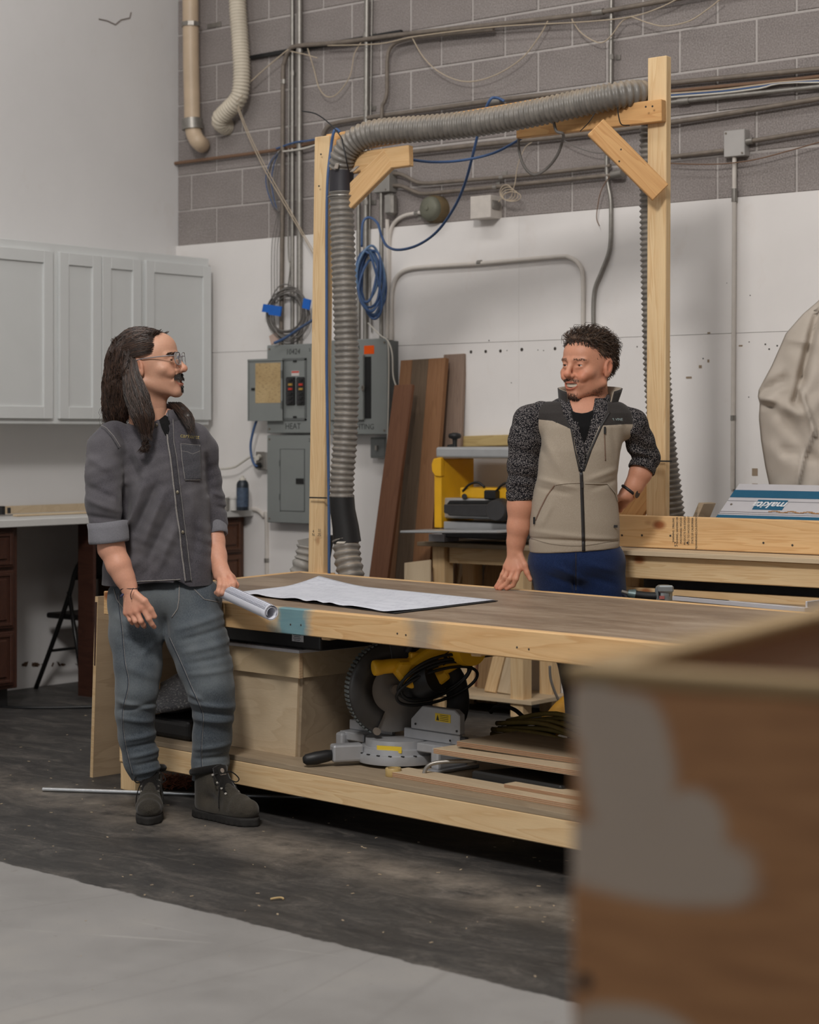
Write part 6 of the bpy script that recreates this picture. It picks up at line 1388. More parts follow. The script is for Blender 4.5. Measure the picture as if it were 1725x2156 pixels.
# rolled cuffs: short stacked rings
def cuff(name, a, b, ra, rb, mat, seed, u=(0, 1, 0), n=40, sq=1.0):
    rg = np.random.default_rng(seed); a, b = np.array(a), np.array(b); ax = (b - a) / np.linalg.norm(b - a); e1 = np.cross(ax, [0, 1, 0]); e1 /= np.linalg.norm(e1); e2 = np.cross(ax, e1); rows = []
    prof = [(-.02, .80), (0, .97), (.04, 1.04), (.3, 1.03), (.55, 1.05), (.85, 1.06), (.97, 1.04), (1.0, .99), (.97, .9), (.85, .80)]
    ph = rg.uniform(0, 6, 4)
    for t_, k in prof:
        row = []
        for j in range(n):
            q = 2 * math.pi * j / n; r = (ra + (rb - ra) * t_) * k * (1 + .03 * math.sin(3 * q + ph[0]) + .02 * math.sin(5 * q + ph[1] + 3 * t_)); p = a + ax * np.linalg.norm(b - a) * (t_ + .03 * math.sin(2 * q + ph[2])) + (e1 * math.cos(q) + e2 * math.sin(q) * sq) * r; row.append(P1.M @ V(p))
        rows.append(row + [row[0]])
    return make(name, MB().grid(rows), mat, P1.root, smooth=True)
cR = cuff('cuff', L(226, 1100, -.135), L(230, 1144, -.14), .068, .067, M_CUFFD, 3)
cL = cuff('cuff', L(451, 1088, .115), L(455, 1126, .095), .043, .042, M_CUFFD, 5)
# placket, seams, pocket, collar edge, buttons, embroidery
pl = [(351, 884), (353, 930), (359, 965), (364, 1010), (370, 1060), (377, 1120), (384, 1180), (390, 1224)]
plk = ribbon('placket', bvs, [(x + 7, y) for x, y in pl], 14, M_SEAMD, shirt, .0035, .003)
ribbon('placket_edge', bvs, pl, 2.2, M_STITCH, shirt, .006, .003); ribbon('placket_stitching', bvs, [(x + 13, y) for x, y in pl], 1.0, M_STITCH, shirt, .005, .001)
ribbon('yoke_seam', bvs, [(205, 896), (220, 904), (236, 922), (250, 945)], 3, M_SEAMD, shirt, .0003, .0005); ribbon('yoke_stitching', bvs, [(208, 893), (224, 901), (240, 919), (254, 942)], 1, M_STITCH, shirt, .0015, .001)
ribbon('hem_stitching', bvs, [(262, 1226), (300, 1224), (340, 1222), (380, 1220)], 1.6, M_STITCH, shirt, .002, .0015)
pk = patch('pocket', bvs, [(379, 936), (420, 938), (422, 1010), (390, 1012)], m_fabric('pocket_denim', (62, 62, 66), (84, 83, 88), 520, .92, (1, 1, .4)), shirt, .004, .002)
for e in ([(379, 935), (420, 938)], [(380, 936), (383, 970), (389, 1010)], [(389, 1011), (421, 1010)], [(381, 950), (394, 952), (404, 957), (420, 950)]): ribbon('pocket_stitching', bvs, e, 1.2, M_STITCH, shirt, .0055, .001)
for y, x in ((897, 330), (1036, 373), (1120, 383)):
    h = hit(bvs, x, y, .006)
    if h: make('button', MB().lathe(h, [(.0055, 0), (.006, .001), (.005, .0022), (.001, .0018)], -FW, 12), plain('button_metal', (132, 124, 108), .35, .6), shirt, smooth=True)
h = hit(bvs, 398, 921, .008); text('embroidery', 'carhartt', .021, frame(h, RT * .97 + FW * .25 - ez * .10, ez), plain('thread_gold', (168, 152, 96), .8), shirt, ext=.0006)
ribbon('collar_edge', bvs, [(356, 858), (354, 872), (352, 890), (352, 912)], 7, M_CUFFD, shirt, .006, .003)
# collar standing round the neck
nc_ = L(338, 874, .045); rows = []
for t_, r_, dz in ((0, .080, -.012), (.4, .074, .008), (1, .069, .026), (1.05, .072, .028), (.5, .082, .004), (.1, .094, -.022)):
    rows.append([P1.M @ V(nc_ + np.array([math.cos(a) * r_ * 1.0, math.sin(a) * r_ * .95, dz + .014 * math.sin(a)])) for a in np.linspace(math.radians(-62), math.radians(238), 44)])
co_ = make('collar', MB().grid(rows), M_SHIRT, shirt, smooth=True); co_.modifiers.new('t', 'SOLIDIFY').thickness = .002
# black tee inside the open collar
v, f = nets(lambda P: loft(P, [z for z in sz], scx, [c - .004 for c in scy], [r * .87 for r in srx], [r * .90 for r in sry], 2.2), L(310, 960, -.2), L(380, 872, .2), .006); P1.mesh('undershirt', v, f, M_BLACKTEE)
# ---- head
fwd = V((.975, -.165, .13)); up = V((-.13, 0, .99)); chin = L(374, 835, .0)
P1.head_frame((0, 0, 0), fwd, up, 1.08); P1.ho = chin - P1.from_head([(0, .083, 0)])[0]
hf = head_field(1.0, .0030)
def f_head1(P): return hf(P1.to_head(P)) * P1.hs
hc = P1.from_head([(0, 0, .1)])[0]
hv, hfc = nets(f_head1, hc - [.16, .16, .30], hc + [.18, .16, .17], .0022)
Qh = P1.to_head(hv); colh = head_colors(Qh, SKIN1, .38, .3)
# ---- arms and hands (skin)
def hand_field(P, wrist, palm, fingers, thumb, rf, k=.010):
    """palm: list of knuckles; fingers: list of joint lists starting at the knuckle"""
    f = None
    for kn in palm:
        g = cap(P, wrist, kn, .0165, .0135); f = g if f is None else smin(f, g, .014)
    for j, pts in enumerate(fingers): g = chain(P, pts, [rf[j] * s for s in np.linspace(1.06, .78, len(pts))], .004); f = smin(f, g, .0045)
    return smin(f, chain(P, thumb, [.014, .0125, .0105, .0085][:len(thumb)], .006), .009)
wr = L(271, 1234, -.165); q = -.185
kn = [L(300, 1279, -.20), L(288, 1287, -.195), L(277, 1290, -.185), L(267, 1290, -.17)]
fg = [[kn[0], L(313, 1303, -.205), L(320, 1314, -.195), L(325, 1320, -.185)], [kn[1], L(297, 1308, -.205), L(302, 1316, -.19), L(304, 1319, -.175)], [kn[2], L(285, 1308, -.195), L(289, 1315, -.18), L(290, 1318, -.165)], [kn[3], L(274, 1305, -.18), L(278, 1311, -.165), L(279, 1313, -.155)]]
th_ = [L(284, 1250, -.19), L(304, 1266, -.205), L(317, 1283, -.20), L(326, 1298, -.195)]
def f_armR(P):
    f = chain(P, [L(226, 1090, -.13), L(233, 1150, -.14), L(250, 1190, -.155), L(262, 1216, -.16), wr], [.046, .0455, .040, .033, .0285], .02)
    return smin(f, hand_field(P, wr, kn, fg, th_, [.0098, .0098, .0092, .008]), .016)
wl_ = L(465, 1200, .01)
knl = [L(486, 1218, -.035), L(491, 1226, -.03), L(494, 1232, -.02), L(490, 1236, .0)]
fgl = [[L(484, 1214, -.03), L(492, 1228, -.045), L(489, 1240, -.055), L(480, 1247, -.05)], [L(478, 1216, -.02), L(484, 1232, -.055), L(479, 1246, -.062), L(470, 1252, -.05)], [L(470, 1214, -.02), L(473, 1234, -.06), L(468, 1248, -.065), L(460, 1252, -.05)], [L(463, 1214, -.01), L(463, 1232, -.05), L(460, 1245, -.055), L(455, 1248, -.045)]]
def f_armL(P):
    f = chain(P, [L(452, 1080, .11), L(452, 1140, .085), L(456, 1170, .055), wl_], [.028, .0345, .034, .029], .02)
    for kk in (L(484, 1216, -.02), L(476, 1216, -.02), L(468, 1214, -.015), L(460, 1214, -.005)): f = smin(f, cap(P, wl_, kk, .022, .016), .014)
    for j, pts in enumerate(fgl): f = smin(f, chain(P, pts, [.0115, .0105, .0095, .008], .004), .005)
    return smin(f, chain(P, [L(472, 1205, -.0), L(488, 1218, -.01), L(497, 1232, -.025), L(492, 1242, -.03)], [.016, .014, .011, .009], .006), .009)
pr = [(hv, hfc)]
for ff, lo_, hi_ in ((f_armR, L(195, 1330, -.26), L(340, 1085, -.05)), (f_armL, L(430, 1270, -.12), L(515, 1075, .18))): pr.append(nets(ff, lo_, hi_, .0026))
def f_core(P):
    f = cap(P, L(343, 885, .04), L(340, 910, .04), .045, .06); f = smin(f, loft(P, sz, scx, scy, [r * .72 for r in srx], [r * .72 for r in sry], 2.2), .03)
    f = smin(f, chain(P, aR, [.034] * 5, .02), .02); f = smin(f, chain(P, aL, [.024] * 5, .02), .02); return smax(f, L(330, 1195)[2] - P[:, 2], .01)
pr.append(nets(f_core, L(180, 1240, -.2), L(480, 860, .22), .011))
v, f = join(pr); col = np.concatenate([colh, np.tile(np.array(SKIN2), (len(v) - len(hv), 1))])
# redden the knuckles and fingertips
for p in kn + [x[-1] for x in fg] + knl: m = np.exp(-(np.linalg.norm(v - p, axis=1) / .014) ** 2)[:, None] * .55; col = col * (1 - m) + np.array([SKIN2[0] * .9, SKIN2[1] * .6, SKIN2[2] * .55]) * m
body1 = P1.mesh('body', v, f, M_SKIN, col=col)
eyes(P1, (.93, -.30, .05))
# ---- hair
def skullhair(P):
    Q = P1.to_head(P); g = ell(Q, (0, -.018, .149), (.0825, .1025, .0865))
    face = smax(smax(.030 - Q[:, 1] + .55 * np.maximum(0, Q[:, 2] - .165) , Q[:, 2] - .198, .02), -1 * (Q[:, 1] - .0) * 0 - 1, .01)
    cut = smax(.018 - Q[:, 1] + 1.2 * np.maximum(0, Q[:, 2] - .150), Q[:, 2] - .205, .01); return smax(g * P1.hs, -cut * P1.hs, .012)
hb = [L(290, 735, .02), L(272, 770, .03), L(262, 815, .03), L(252, 855, .03), L(242, 884, .03)]; hbr = [.060, .070, .066, .050, .026]
hs_ = [L(276, 748, -.06), L(277, 785, -.08), L(287, 830, -.10), L(300, 875, -.12), L(308, 915, -.135)]; hsr = [.014, .026, .041, .037, .015]
ho_ = [L(366, 846, .05), L(380, 860, .0), L(394, 880, -.045), L(403, 906, -.08)]; hor = [.022, .024, .022, .009]
def f_hair(P):
    f = skullhair(P); f = smin(f, chain(P, hb, hbr, .03), .03); f = smin(f, chain(P, hs_, [r * .78 for r in hsr], .02), .02); f = smin(f, chain(P, ho_, [r * .7 for r in hor], .02), .01)
    Q = P1.to_head(P); clear = smax(smax(-Q[:, 1] + .012, Q[:, 2] - .150, .01), -.035 - Q[:, 2], .01); clear = smin(clear, ell(Q, (-.085, .0, .104), (.05, .040, .046)), .01); clear = smin(clear, ell(Q, (.085, .0, .104), (.05, .040, .046)), .01)          # keep face and ears clear
    f = smax(f, -clear * P1.hs, .008); return smax(f, .004 - f_head1(P), .003) if False else f + .0025 * np.sin(P[:, 0] * 260 + 14 * np.sin(P[:, 2] * 22)) * np.sin(P[:, 1] * 190)
v, f = nets(f_hair, L(205, 935, -.19), L(425, 672, .2), .005); hairo = P1.mesh('hair', v, f, M_HAIR1[0])
rg = np.random.default_rng(11)
def grow(N, root_px, steps, step, wob, seed, off=(.002, .010), fdir=None):
    rg = np.random.default_rng(seed); P = root_px(rg, N); offs = rg.uniform(*off, N); ph = rg.uniform(0, 6.28, N); fr = rg.uniform(60, 130, N); path = []
    for i in range(steps):
        for _ in range(3):
            fv = f_hair(P); G = grad(f_hair, P); G /= np.linalg.norm(G, axis=1, keepdims=True) + 1e-6; lim = np.clip(fv - offs, -.01, .01) if i < steps * .75 else np.clip(fv - offs, -.01, .0); P = P - G * lim[:, None]
        path.append(P.copy()); d = np.tile([0, 0, -1.], (N, 1)) if fdir is None else fdir(P, i / steps)
        d = d - G * np.sum(d * G, 1, keepdims=True) * .9; d /= np.linalg.norm(d, axis=1, keepdims=True) + 1e-6
        lat = np.cross(G, d); P = P + d * step * rg.uniform(.85, 1.15, (N, 1)) + lat * (wob * np.sin(ph + fr * i * step))[:, None]
    return np.stack(path, 1)
def roots(rg, N):                                           # along the crown, both sides of the parting
    a = rg.uniform(-1, 1, N); b = rg.uniform(-.11, .080, N); return P1.from_head(np.stack([.075 * np.sign(a) * np.abs(a) ** .8, b, np.full(N, .235)], 1))
def fd(P, t):
    Q = P1.to_head(P); back = np.clip(.9 * (Q[:, 2] - .13) / .08, 0, 1); back = np.where((Q[:, 1] > -.045) & (Q[:, 2] > .135), 2.2, back); d = P1.hR[1] * -1.0 * back[:, None] * 1.3 + np.array([0, 0, -1.0]) + P1.hR[0] * (np.sign(Q[:, 0]) * .5 * back)[:, None]; return d
S1 = grow(3000, roots, 30, .0125, .0035, 1, (.001, .009), fd)
def roots2(rg, N): return P1.from_head(np.stack([np.full(N, .10), rg.uniform(-.11, -.030, N), rg.uniform(.03, .19, N)], 1))
S2 = grow(2200, roots2, 26, .0115, .0038, 2, (.001, .008))
def drape(N, pts, rad, seed, wob=.004, tail=.03):
    rg = np.random.default_rng(seed); C = np.array([list(v) for v in spl([V(p) for p in pts], 6)]); T = np.linspace(0, 1, len(C)); Rr = np.interp(T, np.linspace(0, 1, len(rad)), rad); out = []
    for _ in range(N):
        a = rg.uniform(0, 6.283); t0 = rg.uniform(0, .12); t1 = rg.uniform(.75, 1.12); ts = np.linspace(t0, t1, 22); k = rg.uniform(.75, 1.12); ph = rg.uniform(0, 6.28, 2); fr = rg.uniform(10, 22)
        c = np.stack([np.interp(ts, T, C[:, i]) for i in range(3)], 1); over = np.maximum(0, ts - 1); c += over[:, None] * (C[-1] - C[-5]) * 5; r = np.interp(ts, T, Rr) * k + over * tail
        p = c + np.stack([np.cos(a + .5 * ts) * r, np.sin(a + .5 * ts) * r, 0 * r], 1); p[:, 0] += wob * np.sin(fr * ts + ph[0]) * ts; p[:, 1] += wob * np.cos(fr * ts + ph[1]) * ts; out.append(p)
    return np.array(out)
S3 = drape(900, hs_, hsr, 8); S4 = drape(320, ho_, hor, 9, .003, .02); S5 = drape(700, [L(268, 790, .0)] + hb[2:], [.062, .066, .052, .034], 10, .006, .06)
rgt = np.random.default_rng(12); tp_ = []
for _ in range(900):
    z0 = rgt.uniform(.150, .212); ys = np.linspace(rgt.uniform(.02, .048) - .6 * max(0, .165 - z0), -.10, 10); tt = np.linspace(0, 1, 10); zz = z0 - .022 * tt ** 1.5 + .0015 * np.sin(9 * tt + rgt.uniform(0, 6)); xx = .0875 * np.sqrt(np.clip(1 - ((ys + .02) / .107) ** 2 - ((zz - .150) / .0895) ** 2, .02, 1)) + rgt.uniform(.0, .005)
    tp_.append(np.stack([xx * rgt.choice([1, -1]), ys, zz], 1))
ST = P1.from_head(np.array(tp_).reshape(-1, 3)).reshape(-1, 10, 3)
def keep(S):
    Q = P1.to_head(S.reshape(-1, 3)); ax0 = np.abs(Q[:, 0]); bad = ((Q[:, 1] > .022) & (Q[:, 2] < .148) & (Q[:, 2] > -.06)) | ((ax0 > .05) & (Q[:, 1] > -.026) & (Q[:, 2] > .070) & (Q[:, 2] < .138)); bad = bad.reshape(S.shape[:2])
    first = np.where(bad.any(1), bad.argmax(1), S.shape[1]); S = S[first > 3]; first = first[first > 3]
    for k_ in range(len(S)):
        if first[k_] < S.shape[1]: S[k_, first[k_]:] = S[k_, first[k_] - 1] + (S[k_, first[k_]:] - S[k_, first[k_] - 1]) * .01
    return S
S1 = keep(S1); S2 = keep(S2)
for k_ in range(len(S1)):                                    # uneven tips
    e_ = rg.integers(20, 31)
    if e_ < 30: S1[k_, e_:] = S1[k_, e_ - 1] + (S1[k_, e_:] - S1[k_, e_ - 1]) * .02
for i, m in enumerate(M_HAIR1):
    vv = [strands(s[i::3], .0011) for s in (S1, S2, S3, S4, S5, ST)]; v, f = join(vv); P1.mesh('hair_strands', v, f, m, hairo).__setitem__('kind', 'stuff')
# moustache, soul patch, eyebrows, stubble
ax_ = lambda Q: np.abs(Q[:, 0])
mo = face_hair(P1, Qh, lambda Q: (ax_(Q) < .034) & (Q[:, 1] > .076) & (Q[:, 2] > .0585) & (Q[:, 2] < .075 - .25 * np.maximum(0, ax_(Q) - .014)), 620, .0095, lambda P: np.stack([np.sign(P[:, 0]) * .8, np.full(len(P), .25), np.full(len(P), -.85)], 1), .0009, 5, .5, .2)
sp_ = face_hair(P1, Qh, lambda Q: (ax_(Q) < .010) & (Q[:, 1] > .088) & (Q[:, 2] > .016) & (Q[:, 2] < .034), 90, .007, (0, .5, -1), .0007, 6, .4, .2)
eb = face_hair(P1, Qh, lambda Q: (ax_(Q) > .014) & (ax_(Q) < .052) & (Q[:, 1] > .07) & (np.abs(Q[:, 2] - .141 + .08 * np.maximum(0, ax_(Q) - .035)) < .0042), 260, .008, lambda P: np.stack([np.sign(P[:, 0]), np.full(len(P), -.3), np.full(len(P), .3)], 1), .0006, 7, .2, .15)
v, f = mo; P1.mesh('moustache', v, f, M_HAIR1[0]).__setitem__('kind', 'stuff'); v, f = sp_; P1.mesh('soul_patch', v, f, M_HAIR1[0]).__setitem__('kind', 'stuff'); v, f = eb; P1.mesh('eyebrows', v, f, M_HAIR1[0]).__setitem__('kind', 'stuff')
# glasses
HL = lambda x, y, z: P1.M @ V(P1.from_head([(x, y, z)])[0])
gl = NT('lens_glass'); gl.color((.95, .96, .97)); gl.set(rough=.03, trans=1.0); gl.b.inputs['IOR'].default_value = 1.08
M_GF = plain('frame_grey', (124, 122, 126), .25, 0, .05)
GLS = None
for sx in (-1, 1):
    pts = [(sx * (.0345 + .026 * math.copysign(abs(math.cos(a)) ** .6, math.cos(a))), .1135 - .006 * abs(math.cos(a)) * (1 if math.cos(a) > 0 else .2), .122 + .021 * math.copysign(abs(math.sin(a)) ** .7, math.sin(a))) for a in np.linspace(0, 6.283, 21)[:-1]]
    g = make('glasses', MB().tube(spl([HL(*p) for p in pts], 3, True), .0016, 8, closed=True), M_GF, P1.root, smooth=True)
    make('lens', MB().add([HL(*p) for p in pts], [tuple(range(20))]), gl.m, g)
    make('temple', MB().tube(spl([HL(sx * .0605, .107, .132), HL(sx * .072, .085, .134), HL(sx * .082, .02, .135), HL(sx * .084, -.02, .132), HL(sx * .082, -.045, .118)], 4), .0019, 8), M_GF, g, smooth=True)
make('glasses_bridge', MB().tube(spl([HL(-.009, .1135, .128), HL(0, .1165, .130), HL(.009, .1135, .128)], 4), .0019, 8), M_GF, P1.root, smooth=True)
# bracelet
mb = MB(); c = wr; ax = (kn[1] - wr); ax /= np.linalg.norm(ax); e1 = np.cross(ax, [0, 1, 0]); e1 /= np.linalg.norm(e1); e2 = np.cross(ax, e1)
br = make('bracelet', MB().tube(spl([P1.M @ V(L(273, 1243, -.168) + (e1 * math.cos(a) * .034 + e2 * math.sin(a) * .028) + ax * .008 * math.sin(2 * a)) for a in np.linspace(0, 6.283, 17)[:-1]], 3, True), .0016, 6, closed=True), plain('cord_dark', (38, 30, 34), .7), P1.root, smooth=True)
make('bracelet_knot', MB().tube(spl([pt(281, 1238, 6.735), pt(277, 1246, 6.73), pt(275, 1254, 6.735), pt(277, 1262, 6.74)], 3), .0014, 5), plain('cord_dark', (38, 30, 34), .7), br)
make('bracelet_bead', MB().tube([pt(253, 1258, 6.76), pt(257, 1254, 6.755), pt(260, 1250, 6.755)], [.002, .005, .003], 8), plain('bead_navy', (48, 50, 82), .6), br, smooth=True)
# ---- boots
M_BOOT = m_fabric('boot_nubuck', (46, 43, 38), (62, 58, 51), 260, .85, (1, 1, 1), (70, 65, 57), 9); M_SOLE = plain('boot_sole', (30, 28, 26), .8, 0, .2, 40); M_PAD = m_fabric('boot_pad', (20, 19, 18), (32, 30, 29), 300)
def boot(heel, toe, label=None):
    heel, toe = np.array(P1.Mi @ V(heel)), np.array(P1.Mi @ V(toe)); fw = toe - heel; ln = np.linalg.norm(fw); fw /= ln; sd = np.array([fw[1], -fw[0], 0]); s = ln / .30
    T_ = lambda P: np.stack([(P - heel) @ sd, (P - heel) @ fw, P[:, 2]], 1) / s
    def up_(P):
        Q = T_(P); f = ell(Q, (0, .222, .048), (.046, .072, .040)); f = smin(f, flatcap(Q, (0, .055, .06), (0, .052, .165), .046, .045, (1, 0, 0), .86), .03); f = smin(f, cap(Q, (0, .10, .118), (0, .205, .055), .036, .034), .03); f = smin(f, ell(Q, (0, .13, .035), (.043, .12, .035)), .02)
        f = f - .0016 * np.sin(Q[:, 1] * 150) * np.clip((Q[:, 1] - .15) / .05, 0, 1) * (Q[:, 2] > .045)
        return smax(smax(f, .026 - Q[:, 2], .004), Q[:, 2] - .158 - .25 * (Q[:, 1] - .05), .006) * s
    def so_(P):
        Q = T_(P); w = np.interp(Q[:, 1], [0, .04, .12, .2, .26, .30], [.030, .041, .039, .049, .043, .016]); f = smax(np.abs(Q[:, 0]) - w, np.maximum(-.004 - Q[:, 1], Q[:, 1] - .302), .03); f = smax(f, np.abs(Q[:, 2] - .014) - .0145, .006)
        return (f - .0008 * np.sin(Q[:, 1] * 260) * (Q[:, 2] < .010)) * s
    lo_ = np.minimum(heel, toe) - [.09, .09, .0]; hi_ = np.maximum(heel, toe) + [.09, .09, .2]; lo_[2] = -.004
    v, f = nets(up_, lo_, hi_, .0035); b = P1.mesh('boot', v, f, M_BOOT); v, f = nets(so_, lo_, hi_ - [0, 0, .13], .0035); P1.mesh('sole', v, f, M_SOLE, b)
    W_ = lambda x, y, z: P1.M @ V(heel + (sd * x + fw * y + np.array([0, 0, z])) * s)
    make('collar_pad', MB().tube(spl([W_(.045 * math.cos(a), .052 + .052 * math.sin(a), .160 + .012 * math.sin(a)) for a in np.linspace(0, 6.283, 15)[:-1]], 3, True), .0125 * s, 10, closed=True), M_PAD, b, smooth=True)
    make('tongue', MB().grid([[W_(x, y + .002, z + .006 - x * x * 8) for x in np.linspace(-.03, .03, 7)] for y, z in ((.118, .178), (.122, .160), (.134, .140), (.162, .110), (.19, .088))]), M_PAD, b, smooth=True).modifiers.new('t', 'SOLIDIFY').thickness = .008
    tl_ = frame(W_(0, .112, .172), P1.M.to_3x3() @ V(sd), V((0, 0, 1))); make('tongue_label', MB().box((-.015, -.016, 0), (.015, .016, .0015)), M_SOLE, b, M=frame(W_(0, .1265, .162), P1.M.to_3x3() @ V(-sd), V((0, 0, 1)) - V(P1.M.to_3x3() @ V(fw)) * .35))
    Mt = frame(W_(0, .129, .162), P1.M.to_3x3() @ V(-sd), V((0, 0, 1)) - V(P1.M.to_3x3() @ V(fw)) * .35); pm = plain('logo_pale', (150, 138, 128), .7)
    make('logo_tree', MB().cyl(Mt @ V((0, .004, .0)), Mt @ V((0, .004, .001)), .0085, n=16), pm, b); text('lettering', 'Timberland', .0062, Mt @ Matrix.Translation((0, -.0105, .0003)), pm, b)
    mb = MB()
    ye = [(.112, .145), (.135, .122), (.155, .105), (.175, .090)]
    for i, (y, z) in enumerate(ye):
        for sx in (-1, 1): make('eyelet', MB().cyl(W_(sx * .027, y, z + .004), W_(sx * .031, y + .003, z + .009), .0045, n=8), M_EMT, b)
        y2, z2 = ye[min(i + 1, 3)]
        for sx in (-1, 1): make('lace', MB().tube(spl([W_(sx * .029, y, z + .009), W_(0, (y + y2) / 2, (z + z2) / 2 + .020), W_(-sx * .029, y2, z2 + .009)], 3), .0024, 6), M_PAD, b, smooth=True)
    for sx in (-1, 1):
        make('lace_loop', MB().tube(spl([W_(0, .125, .150), W_(sx * .035, .13, .158), W_(sx * .055, .15, .135), W_(sx * .038, .15, .125), W_(0, .128, .150)], 4), .0022, 6), M_PAD, b, smooth=True)
        make('lace_end', MB().tube(spl([W_(0, .126, .150), W_(sx * .03, .15, .125), W_(sx * .046, .16, .085), W_(sx * .049, .165, .05)], 4), .002, 6), M_PAD, b, smooth=True)
    return b
boot(V(P1.M @ V((L(312, 1700)[0], .09, 0))), V(P1.M @ V((L(329, 1700)[0], -.205, 0))))
boot(on_z(414, 1716, 0), on_z(543, 1741, 0))
# ================================================================ bearded man in the vest behind the table
P2 = Person('man in beige fleece vest and speckled shirt with one hand on the table', 1215, 7.52)
L = P2.L; k2 = 7.52 / FPX
SKB = srgb((204, 146, 118)); M_SKIN2 = m_skin('skin_ruddy', SKB, None)
def m_speckle():
    t = NT('speckled_cotton'); co = t.coord(); v = t.n('ShaderNodeTexVoronoi'); v.inputs['Scale'].default_value = 290; v.inputs['Randomness'].default_value = 1; t.link(t.coord((1, 1, .8)), v.inputs['Vector'])
    sel = t.ramp(v.outputs['Distance'], [(.33, (1, 1, 1)), (.45, (0, 0, 0))]); t.color(t.mix(sel, srgb((26, 25, 29)), srgb((138, 132, 130)))); t.set(rough=.85, spec=.15); return t.m
M_SPECK = m_speckle(); M_FLEECE = m_fabric('heather_fleece', (150, 138, 122), (176, 164, 148), 700, .95, (1, 1, 1), (160, 148, 132), 8, .15); M_YOKE = m_fabric('yoke_grey', (48, 45, 44), (60, 56, 54), 400, .8)
M_NAVY = m_fabric('navy_twill', (18, 32, 64), (30, 46, 82), 500, .9, (1, 1, .4)); M_ZIP = plain('zip_dark', (40, 38, 38), .5)
M_HAIR2 = [plain('hair2_dark', (56, 42, 33), .5, 0, .15, 40), plain('hair2_brown', (88, 68, 53), .5, 0, .15, 40)]
ty = [1166, 1150, 1100, 1050, 1000, 950, 900, 870, 852, 838, 826]; tl_ = [1118, 1116, 1116, 1118, 1128, 1134, 1132, 1128, 1146, 1172, 1192]; tr_ = [1306, 1308, 1308, 1303, 1302, 1308, 1320, 1324, 1308, 1284, 1266]
tz = [L(0, y)[2] for y in ty]; tcx = [(L(a, 900)[0] + L(b, 900)[0]) / 2 for a, b in zip(tl_, tr_)]; trx = [(b - a) * k2 / 2 for a, b in zip(tl_, tr_)]
try_ = [.125, .128, .132, .132, .130, .128, .120, .105, .088, .072, .06]; tcy = [.06, .06, .055, .05, .04, .03, .03, .035, .04, .045, .05]
bR = [L(1140, 868, .03), L(1114, 886, .02), L(1104, 930, .02), L(1101, 985, .03), L(1098, 1030, .04)]; bRr = [.044, .058, .060, .057, .055]
bL = [L(1312, 876, .04), L(1332, 892, .05), L(1348, 930, .09), L(1362, 964, .12), L(1356, 978, .11)]; bLr = [.042, .056, .054, .050, .046]
# pants and shoes
def f_pants(P):
    a = chain(P, [L(1172, 1190, .06), L(1190, 1290, .08), L(1224, 1420, .09), L(1234, 1620, .11)], [.105, .098, .075, .062], .03); b = chain(P, [L(1258, 1190, .06), L(1270, 1290, .07), L(1296, 1420, .08), L(1306, 1625, .10)], [.105, .098, .075, .062], .03)
    f = smin(a, b, .03); f = smin(f, ell(P, L(1214, 1178, .06), (.178, .13, .10)), .04)
    f = f - 1.4 * folds(P, P2.seg([(1170, 1195, 1235, 1225, .012, .006), (1160, 1215, 1225, 1240, .012, -.006), (1190, 1175, 1215, 1240, .010, -.005), (1240, 1190, 1300, 1205, .014, .005), (1245, 1215, 1300, 1235, .014, -.005), (1214, 1170, 1213, 1250, .006, -.006)]))
    f = smax(f, P[:, 2] - L(0, 1130)[2], .01); return smax(f, .07 - P[:, 2], .006)
v, f = nets(f_pants, L(1100, 1660, -.14), L(1360, 1120, .28), .006); pants = P2.mesh('trousers', v, f, M_NAVY); bvp = bvh_of(pants)
ribbon('fly_seam', bvp, [(1213, 1164), (1213, 1200), (1213, 1245)], 1.6, M_ZIP, pants, .001, .001)
for cx_ in (1234, 1306):
    c = L(cx_, 1640, .06); c[2] = .0
    v, f = nets(lambda P: smax(smin(ell(P, c + [0, -.06, .04], (.048, .10, .042)), cap(P, c + [0, .04, .06], c + [0, .04, .10], .045, .04), .03), .002 - P[:, 2], .004), c + [-.07, -.18, -.003], c + [.07, .12, .16], .006); P2.mesh('shoe', v, f, M_BLACK)
# shirt under the vest, with rolled sleeves
wr_ = P2.seg([(1075, 900, 1130, 930, .013, .006), (1074, 940, 1132, 960, .012, -.006), (1072, 975, 1130, 985, .011, .006), (1072, 1000, 1128, 1008, .009, -.008), (1068, 1016, 1128, 1022, .009, .007), (1320, 900, 1370, 930, .013, .006), (1325, 930, 1385, 950, .012, -.006), (1335, 950, 1386, 962, .009, .007)])
def f_shirt2(P):
    f = loft(P, tz, tcx, tcy, [r * .93 for r in trx], [r - .016 for r in try_], 2.2); f = smin(f, chain(P, bR, bRr, .02), .02); f = smin(f, chain(P, bL, bLr, .02), .02)
    f = f - folds(P, wr_); f = smax(f, L(0, 1130)[2] - P[:, 2] - .0 * P[:, 0], .004)
    nk = smax(poly2d(P, P2.poly([(1196, 800), (1262, 800), (1254, 850), (1244, 884), (1230, 900), (1214, 884), (1204, 850)], -.07)), P[:, 1] - .02, .004); f = smax(f, -nk, .004)
    return smax(f, P[:, 2] - L(0, 838)[2], .004)
v, f = nets(f_shirt2, L(1055, 1140, -.16), L(1405, 822, .24), .0042); sh2 = P2.mesh('shirt', v, f, M_SPECK); bvs2 = bvh_of(sh2)
